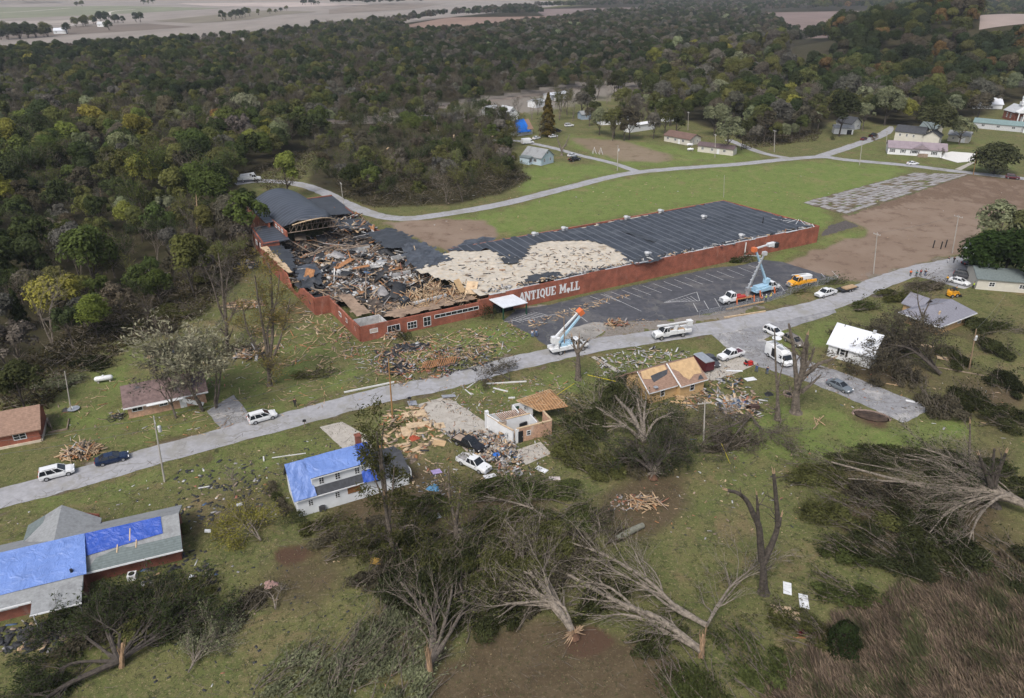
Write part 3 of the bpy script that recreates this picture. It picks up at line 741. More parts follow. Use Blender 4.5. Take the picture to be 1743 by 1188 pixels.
def twiggy(seed, lv, leafper, H=12, bark=BARK, leaf=0.28, spread=0.75, pale=False):
 def mk(parent):
  rng = random.Random(seed); br = []
  for s in range(2):
   grow(rng, Vector((0, 0, 0)), Vector((rng.uniform(-.15, .15), rng.uniform(-.15, .15), 1)), H * .5, 0.17, lv, br, (4, 5), spread, 0.1, 0.05, 0.4, (0.5, 0.7), 5)
  big = [b_ for b_ in br if b_[2] >= lv - 1]; small = [b_ for b_ in br if b_[2] < lv - 1]
  tubes(big, None, 4, 6).build('trunk', bark, parent)
  mb = MB(); tubes(small, mb, 3, 3)
  if leafper:
   V_, F_ = twig_leaves(rng, br, leafper, leaf, 0.35, 1)
   mb.add([tuple(v) for v in V_], [tuple(f) for f in F_], 1)
  return mb.build('crown', [bark, LEAF], parent)
 return mk
def cedar(seed, rx, H=12, leaves=3200):
 def mk(parent):
  rng = random.Random(seed); nr_ = np.random.RandomState(seed)
  mb = MB(); mb.tube([(0, 0, -.3), (0, 0, H * .9)], [0.25, 0.04], 6, False); mb.build('trunk', BARK_D, parent)
  z = nr_.uniform(0.06, 1.0, leaves); z = 1 - (1 - z) ** 0.8 * 1.0
  a = nr_.uniform(0, 2 * np.pi, leaves); lay = 0.75 + 0.25 * np.sin(z * 38 + 3 * np.sin(a * 2))
  rr = rx * np.clip(1.02 - z, 0.02, 1) ** 0.75 * lay * nr_.uniform(.6, 1.05, leaves)
  P = np.stack([rr * np.cos(a), rr * np.sin(a), z * H], 1)
  Nn = unit(np.stack([np.cos(a), np.sin(a), np.full(leaves, .7)], 1) + nr_.normal(size=(leaves, 3)) * .5)
  V_, F_ = leaf_quads(P, Nn, 0.36, nr_, .6)
  return np_mesh('crown', V_, F_, LEAF, parent)
 return mk
lib('dense', broad(1, 4.3, 4.2, 7.2, 15, 3600, 0.34))
lib('dense', broad(2, 4.0, 4.8, 7.0, 17, 3600, 0.34))
lib('dense', broad(3, 4.8, 3.8, 7.4, 18, 3800, 0.34))
lib('dense', broad(4, 3.4, 4.8, 6.9, 13, 3000, 0.34))
lib('loose', broad(5, 4.2, 4.4, 7.0, 22, 2200, 0.32, lr=(0.2, 0.34), limbs=9, bark=BARK))
lib('loose', broad(6, 3.5, 4.7, 7.0, 20, 1900, 0.32, lr=(0.2, 0.36), limbs=9, bark=BARK))
lib('sparse', twiggy(7, 3, 4))
lib('sparse', twiggy(8, 3, 6, spread=0.6))
lib('bare', twiggy(9, 3, 0, bark=BARK_P))
lib('bare', twiggy(10, 3, 1, bark=BARK, spread=0.65))
lib('cedar', cedar(11, 3.0))
KI = {}
for i, t in enumerate(TREES): KI.setdefault(t['kind'], []).append(i)
def place_tree(i, loc, rz, sc, tint, label, group=None, name='tree', cat='tree', zs=1.0):
 T = TREES[i]
 root = thing(name, label, cat, loc, rz, group)
 root.scale = (sc, sc, sc * zs)
 if 'proto' not in T:
  T['proto'] = root; T['crown'] = T['make'](root); cr_ = T['crown']
 else:
  for ch in KIDS[T['proto'].name]:
   c_ = copy_tree(ch, root)
   if ch is T['crown']: cr_ = c_
 cr_['tint'] = (float(tint[0]), float(tint[1]), float(tint[2]))
 return root
TINT = {'dark': (0.030, 0.040, 0.013), 'green': (0.050, 0.066, 0.017), 'olive': (0.072, 0.075, 0.024), 'yellow': (0.155, 0.145, 0.030), 'brown': (0.062, 0.054, 0.036),
  'orange': (0.105, 0.066, 0.026), 'grey': (0.085, 0.078, 0.062), 'sage': (0.125, 0.135, 0.075), 'deep': (0.022, 0.030, 0.013), 'lime': (0.115, 0.135, 0.03)}
TINT = {k: tuple(q * 1.32 + .007 for q in v) for k, v in TINT.items()}
LBL = {'dark': 'dark green', 'green': 'mid green', 'olive': 'olive green', 'yellow': 'yellow-green', 'brown': 'dull brown', 'orange': 'orange-brown autumn', 'grey': 'grey-brown', 'sage': 'pale sage green', 'deep': 'very dark green', 'lime': 'bright yellow-green'}
KLB = {'dense': 'full-crowned tree', 'loose': 'loose-crowned tree', 'sparse': 'thin storm-stripped tree', 'bare': 'leafless bare-branched tree', 'cedar': 'conical cedar tree'}
rw = np.random.RandomState(21)
def sp(d): return np.clip(6.9 + (d - 250) * 0.005, 6.7, 16)
pts = []
r_ = 95.0
while r_ < 2900:
 s_ = float(sp(r_)); na_ = int(r_ * R(84) / s_)
 th = (np.arange(na_) + rw.uniform(-.45, .45, na_)) / na_ * R(84) - R(42)
 rr_ = r_ + rw.uniform(-.45, .45, na_) * s_
 pts.append(np.stack([rr_ * np.sin(th), rr_ * np.cos(th)], 1)); r_ += s_
pts = np.concatenate(pts)
wxn = pts[:, 0] + 4 * vnoise(pts[:, 0], pts[:, 1], 25, 31); wyn = pts[:, 1] + 4 * vnoise(pts[:, 0], pts[:, 1], 25, 32)
tu, tv = pix_np(wxn, wyn)
inF = forest_mask(tu, tv); inS = inpoly(tu, tv, STORM) & ~inF
big = (tu > 1120) & (tv > 10) & (tv < 260)
keep = (inF & (~big | (rw.uniform(size=len(tu)) < 0.62)) | (inS & (rw.uniform(size=len(tu)) < 0.9))) & (tu > -120) & (tu < 1865)
keep &= ~(inpoly(tu, tv, [(1690, 186), (1743, 182), (1830, 180), (1830, 230), (1645, 222)]))
pts = pts[keep]; tu, tv, inS = tu[keep], tv[keep], inS[keep]
D = np.hypot(pts[:, 0], pts[:, 1])
nA = vnoise(pts[:, 0], pts[:, 1], 70, 41); nB = vnoise(pts[:, 0], pts[:, 1], 40, 42); nC = vnoise(pts[:, 0], pts[:, 1], 120, 43)
def choose(k):
 """kind and colour of one woodland tree from where it stands"""
 u, v = tu[k], tv[k]; q = rw.uniform(); a, b2, c3 = nA[k], nB[k], nC[k]
 if inS[k]:
  kind = 'sparse' if q < .38 else ('bare' if q < .55 else ('loose' if q < .9 else 'dense')); col = ['brown', 'grey', 'olive', 'dark', 'green', 'dark', 'olive'][rw.randint(7)]
  return kind, col, rw.uniform(.6, 1.05)
 if u > 1380 and v < 175:
  col = 'orange' if b2 > .5 and q < .55 else ('brown' if a > .35 and q < .5 else ('deep' if q < .5 else ('dark' if q < .75 else 'olive')))
  return ('dense' if q < .85 else 'loose'), col, rw.uniform(1.1, 1.7)
 if u > 1120 and v >= 100:
  col = 'yellow' if b2 > .7 and q < .6 else ('sage' if a > .45 and q < .5 else ('brown' if q < .22 else ('olive' if q < .6 else ('dark' if q < .8 else 'grey'))))
  return ('loose' if q < .35 else ('sparse' if q > .93 else 'dense')), col, rw.uniform(.95, 1.6)
 if v < 120 and u > 700:
  col = 'sage' if b2 > .9 and q < .3 else ('grey' if a > .2 and q < .5 else ('brown' if q < .3 else ('dark' if q < .6 else 'deep')))
  return ('dense' if q < .7 else 'loose'), col, rw.uniform(.85, 1.15)
 if v < 215 and (u > 330 or v > 120) and c3 + 0.6 * a > -0.45 and u < 1130:
  col = 'brown' if q < .38 else ('grey' if q < .62 else ('olive' if q < .8 else 'dark'))
  kd = 'sparse' if q < .3 else ('bare' if q < .42 else ('loose' if q < .75 else 'dense'))
  return kd, col, rw.uniform(.75, 1.05)
 if v < 215:
  col = 'deep' if q < .3 else ('dark' if q < .62 else ('olive' if q < .8 else ('yellow' if b2 > .6 else ('grey' if a > .4 else 'brown'))))
  return ('dense' if q < .75 else 'loose'), col, rw.uniform(.85, 1.15)
 rag = v > 370 + 60 * a and rw.uniform() < .75
 col = 'yellow' if b2 > .75 and q < .45 else ('orange' if b2 > .9 and q < .55 else ('lime' if q > .965 else ('dark' if q < .3 else ('green' if q < .52 else ('olive' if q < .72 else ('brown' if q < .82 else ('sage' if q < .9 and a > 0 else 'grey')))))))
 q = rw.uniform(); kd = 'dense' if q < .42 or col in ('yellow', 'lime', 'orange') else ('loose' if q < .74 else ('sparse' if q < .9 else 'bare'))
 if rag: return ['loose', 'sparse', 'sparse', 'bare', 'loose', 'dense'][rw.randint(6)], ['dark', 'olive', 'brown', 'green', 'grey'][rw.randint(5)], rw.uniform(.55, 1.0)
 return kd, col, rw.uniform(.72, 1.0) if rw.uniform() < .4 else rw.uniform(1.0, 1.5)
order = np.argsort(D)
N_IND = 140
far_p, far_k, far_t, far_s, far_r = [], [], [], [], []
for n_, k in enumerate(order):
 kd, col, sc = choose(k)
 idx = KI[kd][rw.randint(len(KI[kd]))]
 t = np.array(TINT[col]) * rw.uniform(.75, 1.3) * np.array([rw.uniform(.92, 1.08), 1, rw.uniform(.9, 1.1)])
 if D[k] > 700: sc *= 1.05 + (sp(D[k]) - 7) * 0.03
 x, y = pts[k]; z = float(hill(x, y))
 if n_ < N_IND:
  where = 'storm-torn thicket beyond the ruined mall' if inS[k] else ('wood beside the ruined mall' if tv[k] > 300 else 'wood edge beyond the ruined mall')
  if tu[k] > 1120: where = 'wood behind the white houses'
  place_tree(idx, (x, y, z), rw.uniform(0, 6.28), sc, t, '%s %s in the %s' % (LBL[col], KLB[kd], where), '%s trees in the %s' % (kd if kd != 'dense' else 'full', where))
 else:
  far_p.append((x, y, z)); far_k.append(idx); far_t.append(t); far_s.append(sc * rw.uniform(.92, 1.08)); far_r.append(rw.uniform(0, 6.28))
for i, T in enumerate(TREES):
 if 'proto' not in T:
  p = at(*[(150, 330), (300, 260), (60, 420), (220, 400), (380, 250), (90, 300), (200, 300), (260, 450), (340, 330), (120, 480), (40, 560)][i])
  kd = T['kind']
  place_tree(i, p, i, .8, TINT['dark'], 'dark green %s in the wood beside the ruined mall' % KLB[kd], 'full trees in the wood beside the ruined mall')
def scatter(name, P, K, T_, S, Rz, srcs, label=None):
 """one object: instances of the tree crowns already standing in the scene on a cloud of points"""
 me = bpy.data.meshes.new(name); me.vertices.add(len(P)); me.vertices.foreach_set('co', np.array(P, np.float32).ravel())
 for nm, ty, val in (('tint', 'FLOAT_COLOR', np.concatenate([np.array(T_), np.ones((len(T_), 1))], 1)), ('pick', 'INT', np.array(K)), ('siz', 'FLOAT', np.array(S)), ('turn', 'FLOAT', np.array(Rz))):
  at_ = me.attributes.new(nm, ty, 'POINT'); at_.data.foreach_set('color' if ty == 'FLOAT_COLOR' else 'value', val.astype(np.int32 if ty == 'INT' else np.float32).ravel())
 o = bpy.data.objects.new(name, me); COL.objects.link(o); o['kind'] = 'stuff'
 if label: o['label'] = label
 g_ = bpy.data.node_groups.new(name, 'GeometryNodeTree')
 g_.interface.new_socket('Geometry', in_out='INPUT', socket_type='NodeSocketGeometry'); g_.interface.new_socket('Geometry', in_out='OUTPUT', socket_type='NodeSocketGeometry')
 gi = g_.nodes.new('NodeGroupInput'); go = g_.nodes.new('NodeGroupOutput'); jn = g_.nodes.new('GeometryNodeJoinGeometry')
 for s in reversed(srcs):
  oi = g_.nodes.new('GeometryNodeObjectInfo'); oi.transform_space = 'ORIGINAL'; oi.inputs['Object'].default_value = s; oi.inputs['As Instance'].default_value = True
  g_.links.new(oi.outputs['Geometry'], jn.inputs[0])
 ip = g_.nodes.new('GeometryNodeInstanceOnPoints'); ip.inputs['Pick Instance'].default_value = True
 mp = g_.nodes.new('GeometryNodeMeshToPoints')
 def na(nm, ty):
  a = g_.nodes.new('GeometryNodeInputNamedAttribute'); a.data_type = ty; a.inputs['Name'].default_value = nm; return a.outputs['Attribute']
 g_.links.new(gi.outputs[0], mp.inputs[0]); g_.links.new(mp.outputs[0], ip.inputs['Points']); g_.links.new(jn.outputs[0], ip.inputs['Instance'])
 g_.links.new(na('pick', 'INT'), ip.inputs['Instance Index']); g_.links.new(na('siz', 'FLOAT'), ip.inputs['Scale'])
 cx = g_.nodes.new('ShaderNodeCombineXYZ'); g_.links.new(na('turn', 'FLOAT'), cx.inputs[2]); g_.links.new(cx.outputs[0], ip.inputs['Rotation'])
 g_.links.new(ip.outputs[0], go.inputs[0])
 md = o.modifiers.new('scatter', 'NODES'); md.node_group = g_
 return o
CROWNS = [T['crown'] for T in TREES]
scatter('far_woods', far_p, far_k, far_t, far_s, far_r, CROWNS, 'dense mixed autumn woodland reaching back to the far fields')
print('woods', len(far_p))
def clump(px0, px1, n, sc, label, group, spread=6, tints=('dark', 'deep', 'olive')):
 for i in range(n):
  s = (i + .5) / n; u = px0[0] + (px1[0] - px0[0]) * s; v = px0[1] + (px1[1] - px0[1]) * s
  p = at(u, v); p.x += rw.uniform(-spread, spread); p.y += rw.uniform(-spread, spread); p.z = -3.2 * sc
  place_tree(int(rw.randint(4)), p, rw.uniform(0, 6), sc * rw.uniform(1.1, 1.7), np.array(TINT[tints[rw.randint(len(tints))]]) * rw.uniform(.8, 1.2), label, group)
clump((0, 68), (92, 62), 13, 1.25, 'dark tree in the row along the near field edge', 'row of trees at the field edge')
clump((124, 47), (170, 40), 6, 1.1, 'dark tree in the clump around the far farmstead', 'trees around the farmstead')
clump((170, 40), (230, 38), 7, 1.2, 'dark tree in the clump around the far farmstead', 'trees around the farmstead', 14)
clump((185, 52), (185, 52), 1, 1.3, 'rounded dark tree in front of the far farmstead', None, 1)
clump((115, 58), (115, 58), 1, .9, 'small dark tree by the farm track', None, 1)
clump((375, 36), (438, 26), 9, 1.1, 'dark tree in the hedgerow between the pale fields', 'hedgerow trees between the pale fields')
clump((456, 25), (492, 17), 4, .8, 'lone small tree in the broken line across the field', 'lone trees across the field', 2)
clump((512, 9), (548, 8), 6, 1.1, 'dark tree in the far square copse', 'far square copse')
clump((125, 11), (145, 11), 2, 1.1, 'far lone tree on the flat fields', 'far lone trees', 2)
clump((240, 8), (262, 6), 3, 1.1, 'dark tree in the far roadside clump', 'far roadside clump', 4)
hp, hk, ht, hs, hr = [], [], [], [], []
for (u0, v0, u1, v1, n_) in ((-60, 6, 100, 3, 130), (150, -2, 240, -3, 80), (310, -1, 420, -3, 90), (440, -4, 760, -8, 240), (560, 10, 720, 6, 60), (-200, -12, 900, -14, 420)):
 for i in range(n_):
  s = rw.uniform(); p = at(u0 + (u1 - u0) * s, v0 + (v1 - v0) * s + rw.uniform(-2, 2)); hp.append(tuple(p)); hk.append(int(rw.randint(4))); ht.append(np.array(TINT['deep']) * rw.uniform(.8, 1.3)); hs.append(rw.uniform(1.5, 2.4)); hr.append(rw.uniform(0, 6))
scatter('horizon_woods', hp, hk, ht, hs, hr, CROWNS, 'dark far woods on the flat horizon')
# ------------------------------------------------------------------ buildings
K = 1.097
def face_frame(c, facing):
 """axes (along, out, up) of a wall face"""
 al, out = {'-y': ((1, 0, 0), (0, -1, 0)), '+y': ((-1, 0, 0), (0, 1, 0)), '-x': ((0, -1, 0), (-1, 0, 0)), '+x': ((0, 1, 0), (1, 0, 0))}[facing]
 return Vector(c), Vector(al), Vector(out), Vector((0, 0, 1))
def window(parent, c, facing, w, h, nv=1, nh=1, frame=None, pane=None, fw=0.09, name='window'):
 C_, al, out, up = face_frame(c, facing); mb = MB()
 def bar(x0, x1, z0, z1, o0=-0.05, o1=0.05):
  ps = [C_ + al * x + up * z + out * o for o in (o0, o1) for x, z in ((x0, z0), (x1, z0), (x1, z1), (x0, z1))]
  mb.hexa(ps[:4], ps[4:])
 bar(-w / 2, w / 2, -h / 2, -h / 2 + fw); bar(-w / 2, w / 2, h / 2 - fw, h / 2)
 bar(-w / 2, -w / 2 + fw, -h / 2 + fw, h / 2 - fw); bar(w / 2 - fw, w / 2, -h / 2 + fw, h / 2 - fw)
 for i in range(nv):
  x = -w / 2 + w * (i + 1) / (nv + 1); bar(x - .03, x + .03, -h / 2 + fw, h / 2 - fw, -.05, .045)
 for i in range(nh):
  z = -h / 2 + h * (i + 1) / (nh + 1); bar(-w / 2 + fw, w / 2 - fw, z - .025, z + .025, -.05, .035)
 f = mb.build(name, frame or WHITE, parent)
 p = MB(); p.quad(*[C_ + al * x + up * z + out * 0.015 for x, z in ((-w / 2 + fw / 2, -h / 2 + fw / 2), (w / 2 - fw / 2, -h / 2 + fw / 2), (w / 2 - fw / 2, h / 2 - fw / 2), (-w / 2 + fw / 2, h / 2 - fw / 2))])
 p.build('pane', pane or GLASS, f)
 return f
def door(parent, c, facing, w=0.95, h=2.05, mat=None):
 C_, al, out, up = face_frame(c, facing); mb = MB()
 ps = [C_ + al * x + up * z + out * o for o in (-.04, .05) for x, z in ((-w / 2, 0), (w / 2, 0), (w / 2, h), (-w / 2, h))]
 mb.hexa(ps[:4], ps[4:]); d = mb.build('door', mat or WHITE, parent)
 hb = MB(); hb.box(C_ + al * w * .38 + up * h * .48 + out * .09, (.08, .08, .08)); hb.build('handle', METAL, d)
def slab(mb, a, b, c, d, th=0.16, mi=0):
 q = [Vector(x) for x in (a, b, c, d)]; dn = Vector((0, 0, -th))
 return mb.hexa([p + dn for p in q], q, mi)
def ripple_sheet(name, mat, corners, nx, ny, amp, lift, seed, parent=None, rag=0.0):
 """a cloth laid over the plane of four corners"""
 r = random.Random(seed); A, B, C_, D_ = [Vector(q) for q in corners]
 nrm = (B - A).cross(D_ - A).normalized()
 if nrm.z < 0: nrm = -nrm
 ph = [r.uniform(0, 6) for _ in range(6)]; vs = []; fs = []
 for i in range(nx + 1):
  for j in range(ny + 1):
   s, t = i / nx, j / ny; p = A.lerp(B, s).lerp(D_.lerp(C_, s), t); e = min(s, 1 - s, t, 1 - t)
   w_ = math.sin(9 * s + 5 * t + ph[0]) * .5 + math.sin(17 * s - 11 * t + ph[1]) * .3 + math.sin(31 * t + 7 * s + ph[2]) * .25 + r.uniform(-.25, .25)
   p = p + nrm * (lift + amp * (w_ + 0.8))
   if e == 0 and rag: p += Vector((r.uniform(-rag, rag), r.uniform(-rag, rag), 0))
   vs.append(p)
 for i in range(nx):
  for j in range(ny):
   fs.append((i * (ny + 1) + j, (i + 1) * (ny + 1) + j, (i + 1) * (ny + 1) + j + 1, i * (ny + 1) + j + 1))
 mb = MB(); mb.add(vs, fs); return mb.build(name, mat, parent, True)
def gable_walls(mb, x0, x1, y0, y1, h, ridge=None, axis='x', th=0.2):
 """four walls; gable triangles on the ends across the ridge"""
 for y in (y0, y1): mb.box(((x0 + x1) / 2, y + (th / 2 if y == y0 else -th / 2), h / 2 - .2), (x1 - x0, th, h + .4))
 for x in (x0, x1): mb.box((x + (th / 2 if x == x0 else -th / 2), (y0 + y1) / 2, h / 2 - .2), (th, y1 - y0 - 2 * th, h + .4))
 if ridge:
  if axis == 'x':
   ym = (y0 + y1) / 2
   for x in (x0, x1 - th): mb.prism_yz([(y0, h), (y1, h), (ym, ridge)], x, x + th)
  else:
   xm = (x0 + x1) / 2
   for y in (y0, y1 - th): mb.prism_xz([(x0, h), (x1, h), (xm, ridge)], y, y + th)
def gable_roof(mb, x0, x1, y0, y1, h, ridge, axis='x', ov=0.4, th=0.16):
 if axis == 'x':
  ym = (y0 + y1) / 2; s = (ridge - h) / (ym - y0); e = h - s * ov; g = .14
  slab(mb, (x0 - ov, y0 - ov, e + g), (x1 + ov, y0 - ov, e + g), (x1 + ov, ym, ridge + g), (x0 - ov, ym, ridge + g), th)
  slab(mb, (x1 + ov, y1 + ov, e + g), (x0 - ov, y1 + ov, e + g), (x0 - ov, ym, ridge + g), (x1 + ov, ym, ridge + g), th)
 else:
  xm = (x0 + x1) / 2; s = (ridge - h) / (xm - x0); e = h - s * ov; g = .14
  slab(mb, (x0 - ov, y1 + ov, e + g), (x0 - ov, y0 - ov, e + g), (xm, y0 - ov, ridge + g), (xm, y1 + ov, ridge + g), th)
  slab(mb, (x1 + ov, y0 - ov, e + g), (x1 + ov, y1 + ov, e + g), (xm, y1 + ov, ridge + g), (xm, y0 - ov, ridge + g), th)
def rails(t, *a):
 for q in a: m = MB(); trim_rail(m, *q); m.build('gutter', WHITE, t)
def trim_rail(mb, x0, x1, y, z, s=.14): mb.box(((x0 + x1) / 2, y, z), (x1 - x0, s * .5, s))
def like(o, root): o.location = root.location; o.rotation_euler = root.rotation_euler; o.scale = root.scale; return o
def bhouse(label, px, rz, L_, W_, h, ridge, wall, roof, axis='x', wins=(), doors=(), name='house', ov=0.4, cat='house', sc=K, chim=None, group=None):
 """plain gabled house; origin at its near left corner"""
 t = thing(name, label, cat, at(*px), rz, group, sc)
 m = MB(); gable_walls(m, 0, L_, 0, W_, h, ridge, axis); wl = m.build('wall', wall, t)
 m = MB(); gable_roof(m, 0, L_, 0, W_, h, ridge, axis, ov); rf = m.build('roof', roof, t)
 for (c, f, w_, hh, *r) in wins: window(t, c, f, w_, hh, *(r or (1, 1)))
 for (c, f, *r) in doors: door(t, c, f, *(r or ()))
 if chim:
  m = MB(); m.box((chim[0], chim[1], ridge + .2), (.55, .55, 1.6)); m.build('chimney', BRICK, rf)
 return t
def ranch():
 t = thing('brick_house', 'long brick ranch house with torn grey roof under two blue tarps', 'house', at(310.6, 952.5), yaw((310.6, 952.5), (402, 930)), None, K)
 X0 = -24.0
 m = MB()
 m.box((-4.9, .1, 1.0), (9.8, .2, 2.9)); m.box((-.1, 3.75, 1.0), (.2, 7.1, 2.9)); m.box((X0 / 2, 7.3, 1.0), (-X0, .2, 2.9))
 m.prism_yz([(0, 2.4), (7.4, 2.4), (3.3, 4.15)], -.2, 0)
 m.box(((X0 - 14.7) / 2, -2.7, 1.0), (X0 * -1 - 14.7, .2, 2.6)); m.box((-9.9, -1.0, 1.0), (.2, 2.2, 2.6)); m.box((-12.3, -1.6, 1.0), (4.6, .2, 2.6)); m.box((-14.6, -2.1, 1.0), (.2, 1.0, 2.6))
 m.build('wall', BRICK_D, t)
 m = MB()
 slab(m, (-9.75, -1.0, 2.3), (.4, -1.0, 2.3), (.4, 3.3, 4.4), (-9.75, 3.3, 4.4))
 slab(m, (X0, -3.5, 2.25), (-9.75, -3.5, 2.25), (-9.75, 3.3, 4.4), (X0, 3.3, 4.4))
 slab(m, (.4, 8.0, 2.2), (X0, 8.0, 2.2), (X0, 3.3, 4.4), (.4, 3.3, 4.4))
 slab(m, (-17.0, 3.4, 2.75), (-12.9, 3.4, 4.36), (-12.9, 10.4, 4.36), (-17.0, 10.4, 2.45), .14)
 slab(m, (-12.9, 3.4, 4.36), (-8.8, 3.4, 2.75), (-8.8, 8.6, 2.45), (-12.9, 10.4, 4.36), .14)
 rf = m.build('roof', SH_GREY, t)
 m = MB(); m.prism_xz([(-16.4, 2.3), (-9.2, 2.3), (-12.9, 4.0)], 9.6, 9.8); m.box((-12.8, 9.7, 1.1), (7.2, .2, 2.5)); m.build('gable_wall', BRICK_D, t)
 m = MB(); slab(m, (-9.72, -1.03, 2.345), (.43, -1.03, 2.345), (.43, .62, 3.15), (-5.2, .62, 3.15), .03)
 slab(m, (-9.72, -1.03, 2.345), (-5.2, .62, 3.15), (-5.8, .9, 3.29), (-8.6, .3, 3.0), .03); m.build('bare_roof_band', SH_DGREY, rf)
 m = MB(); slab(m, (-16.95, 6.9, 2.66), (-14.9, 8.8, 3.5), (-14.9, 10.3, 3.48), (-16.95, 10.3, 2.56), .02); m.build('bare_roof_band', SH_DGREY, rf)
 rails(t, (-9.75, .45, -1.06, 2.2, .2), (X0, -14.7, -3.56, 2.15, .2))
 p = MB(); slab(p, (-14.6, -5.5, 1.95), (-9.8, -5.3, 1.95), (-9.8, -2.6, 2.56), (-14.6, -2.6, 2.56), .12)
 pr = p.build('porch_roof', SH_GREY, t); p = MB(); p.tube([(-10.1, -5.1, -.1), (-10.1, -5.1, 1.9)], .07, 6); p.tube([(-14.4, -5.2, -.1), (-14.4, -5.2, 1.9)], .07, 6); p.box((-12.2, -5.45, 1.9), (4.9, .08, .16)); p.build('porch_post', WHITE, t)
 window(t, (-3.4, 0, 1.75), '-y', 1.5, .6, 2, 0); window(t, (-7.2, 0, 1.75), '-y', 1.2, .6, 1, 0); window(t, (-17.2, -2.8, 1.6), '-y', 1.9, .6, 2, 0); door(t, (-12.3, -1.7, 0), '-y')
 for (a, b_) in ((-6.2, -1.6), (-5.0, .5), (-4.5, -.3)):
  pass
 m = MB()
 for (x, y, l, rz) in ((-5.0, 2.0, 1.6, 1.5), (-6.4, .75, 1.0, 1.45), (-4.4, .8, 1.0, 1.45)):
  z = 4.4 - (3.3 - y) * .488 + .1; m.box((x, y, z), (l, .12, .06), rz, 0, Matrix.Rotation(rz, 3, 'Z') @ Matrix.Rotation(-.45, 3, 'Y'))
 m.build('tarp_batten', WOOD_L, t)
 like(tag(ripple_sheet('roof_tarp', TARP, [(X0, -2.0, 2.75), (-9.4, -1.9, 2.78), (-9.7, 3.36, 4.44), (X0, 3.36, 4.44)], 44, 16, .035, .05, 3), 'large pale blue tarp spread over the lower left roof of the brick ranch house', 'tarp'), t)
 like(tag(ripple_sheet('roof_tarp', TARP_D, [(-9.6, .75, 3.2), (-1.5, 1.3, 3.46), (-1.6, 3.36, 4.44), (-9.7, 3.36, 4.44)], 34, 10, .02, .05, 4), 'long deep blue tarp strip battened along the ridge of the brick ranch house', 'tarp'), t)
 m = MB(); m.lathe([(.16, 0), (.16, .5), (.1, .5)], 8, (-10.9, -1.2, 2.9)); m.build('roof_vent', BLACKP, rf)
ranch()
def cape():
 t = thing('white_house', 'white one and a half storey house with crumpled blue tarps over its roof', 'house', at(509.5, 880.4), yaw((517.2, 880.4), (618.6, 850.1)), None, K)
 L_, W_, h, rd = 10.2, 6.0, 3.0, 6.3
 m = MB(); gable_walls(m, 0, L_, 0, W_, h, rd); m.build('wall', WSIDE, t)
 m = MB(); gable_roof(m, 0, L_, 0, W_, h, rd, 'x', .35); rf = m.build('roof', SH_BLACK, t)
 m = MB(); x0, x1 = 2.35, L_ + .1
 m.box(((x0 + x1) / 2, .55, 4.0), (x1 - x0, .2, 2.9));
 for x in (x0, x1): m.prism_yz([(.45, 2.9), (.45, 5.35), (3.0, 6.25)], x - .1, x + .1)
 d_ = m.build('dormer', WSIDE, t)
 m = MB(); slab(m, (x0 - .2, .1, 5.28), (x1 + .15, .1, 5.28), (x1 + .15, 3.05, 6.48), (x0 - .2, 3.05, 6.48), .12); m.build('dormer_roof', SH_BLACK, d_)
 rails(t, (-.35, L_ + .35, -.4, 2.72), (x0 - .2, x1 + .15, .05, 5.18))
 for x in (3.5, 5.6, 8.2): window(t, (x, .45, 4.35), '-y', .75, 1.1, 1, 2)
 for x in (1.7, 5.2): window(t, (x, 0, 1.75), '-y', .7, 1.0, 1, 2)
 for (y, z) in ((1.6, 1.8), (4.2, 1.8), (2.9, 4.4)): window(t, (0, y, z), '-x', .75, 1.1, 1, 2)
 m = MB(); m.box((7.4, -.02, 1.9), (1.7, .1, 1.0)); m.build('boarded_window', M('rust_board', (.2, .09, .035), .9, var=.3), t)
 m = MB(); m.box((9.6, 3.9, 6.2), (.7, .7, 2.4)); m.box((9.6, 3.9, 7.4), (.85, .85, .18)); m.build('chimney', BRICK_D, t)
 m = MB(); m.box((12.6, 3.1, 1.1), (4.9, 6.0, 2.6)); m.build('garage_wall', WSIDE, t)
 m = MB(); slab(m, (10.2, -.2, 2.3), (15.2, -.2, 2.3), (15.2, 3.2, 3.5), (10.2, 3.2, 3.5)); slab(m, (15.2, 6.6, 2.3), (10.2, 6.6, 2.3), (10.2, 3.2, 3.5), (15.2, 3.2, 3.5)); m.build('garage_roof', SH_BLACK, t)
 m = MB()
 for i in range(15): m.box((15.3 + .05 * math.sin(i), -.2 + i * .33, 1.95), (.05, .3, 1.1 - .02 * i))
 m.build('garage_gable_siding', WSIDE, t)
 like(tag(ripple_sheet('roof_tarp', TARP, [(-.4, -.42, 2.85), (2.5, -.42, 2.85), (2.35, 3.02, 6.5), (-.4, 3.02, 6.5)], 16, 20, .07, .05, 5), 'crumpled pale blue tarp on the left slope of the white house roof', 'tarp'), t)
 like(tag(ripple_sheet('roof_tarp', TARP, [(2.1, .06, 5.32), (8.8, .06, 5.32), (8.8, 3.06, 6.52), (2.1, 3.06, 6.52)], 34, 14, .04, .04, 6), 'pale blue tarp covering the flat dormer of the white house', 'tarp'), t)
 like(tag(ripple_sheet('roof_tarp', TARP_D, [(8.85, .02, 5.3), (10.5, .02, 5.3), (10.5, 3.08, 6.55), (8.85, 3.08, 6.55)], 12, 14, .06, .06, 7), 'deep blue tarp scrap beside the chimney of the white house', 'tarp'), t)
 like(tag(ripple_sheet('roof_tarp', TARP_D, [(8.6, -.6, 2.8), (10.6, -.6, 2.7), (10.6, 1.2, 4.6), (8.8, 1.2, 4.6)], 12, 12, .08, .08, 8), 'deep blue tarp hanging over the front eave behind the broken tree', 'tarp'), t)
cape()
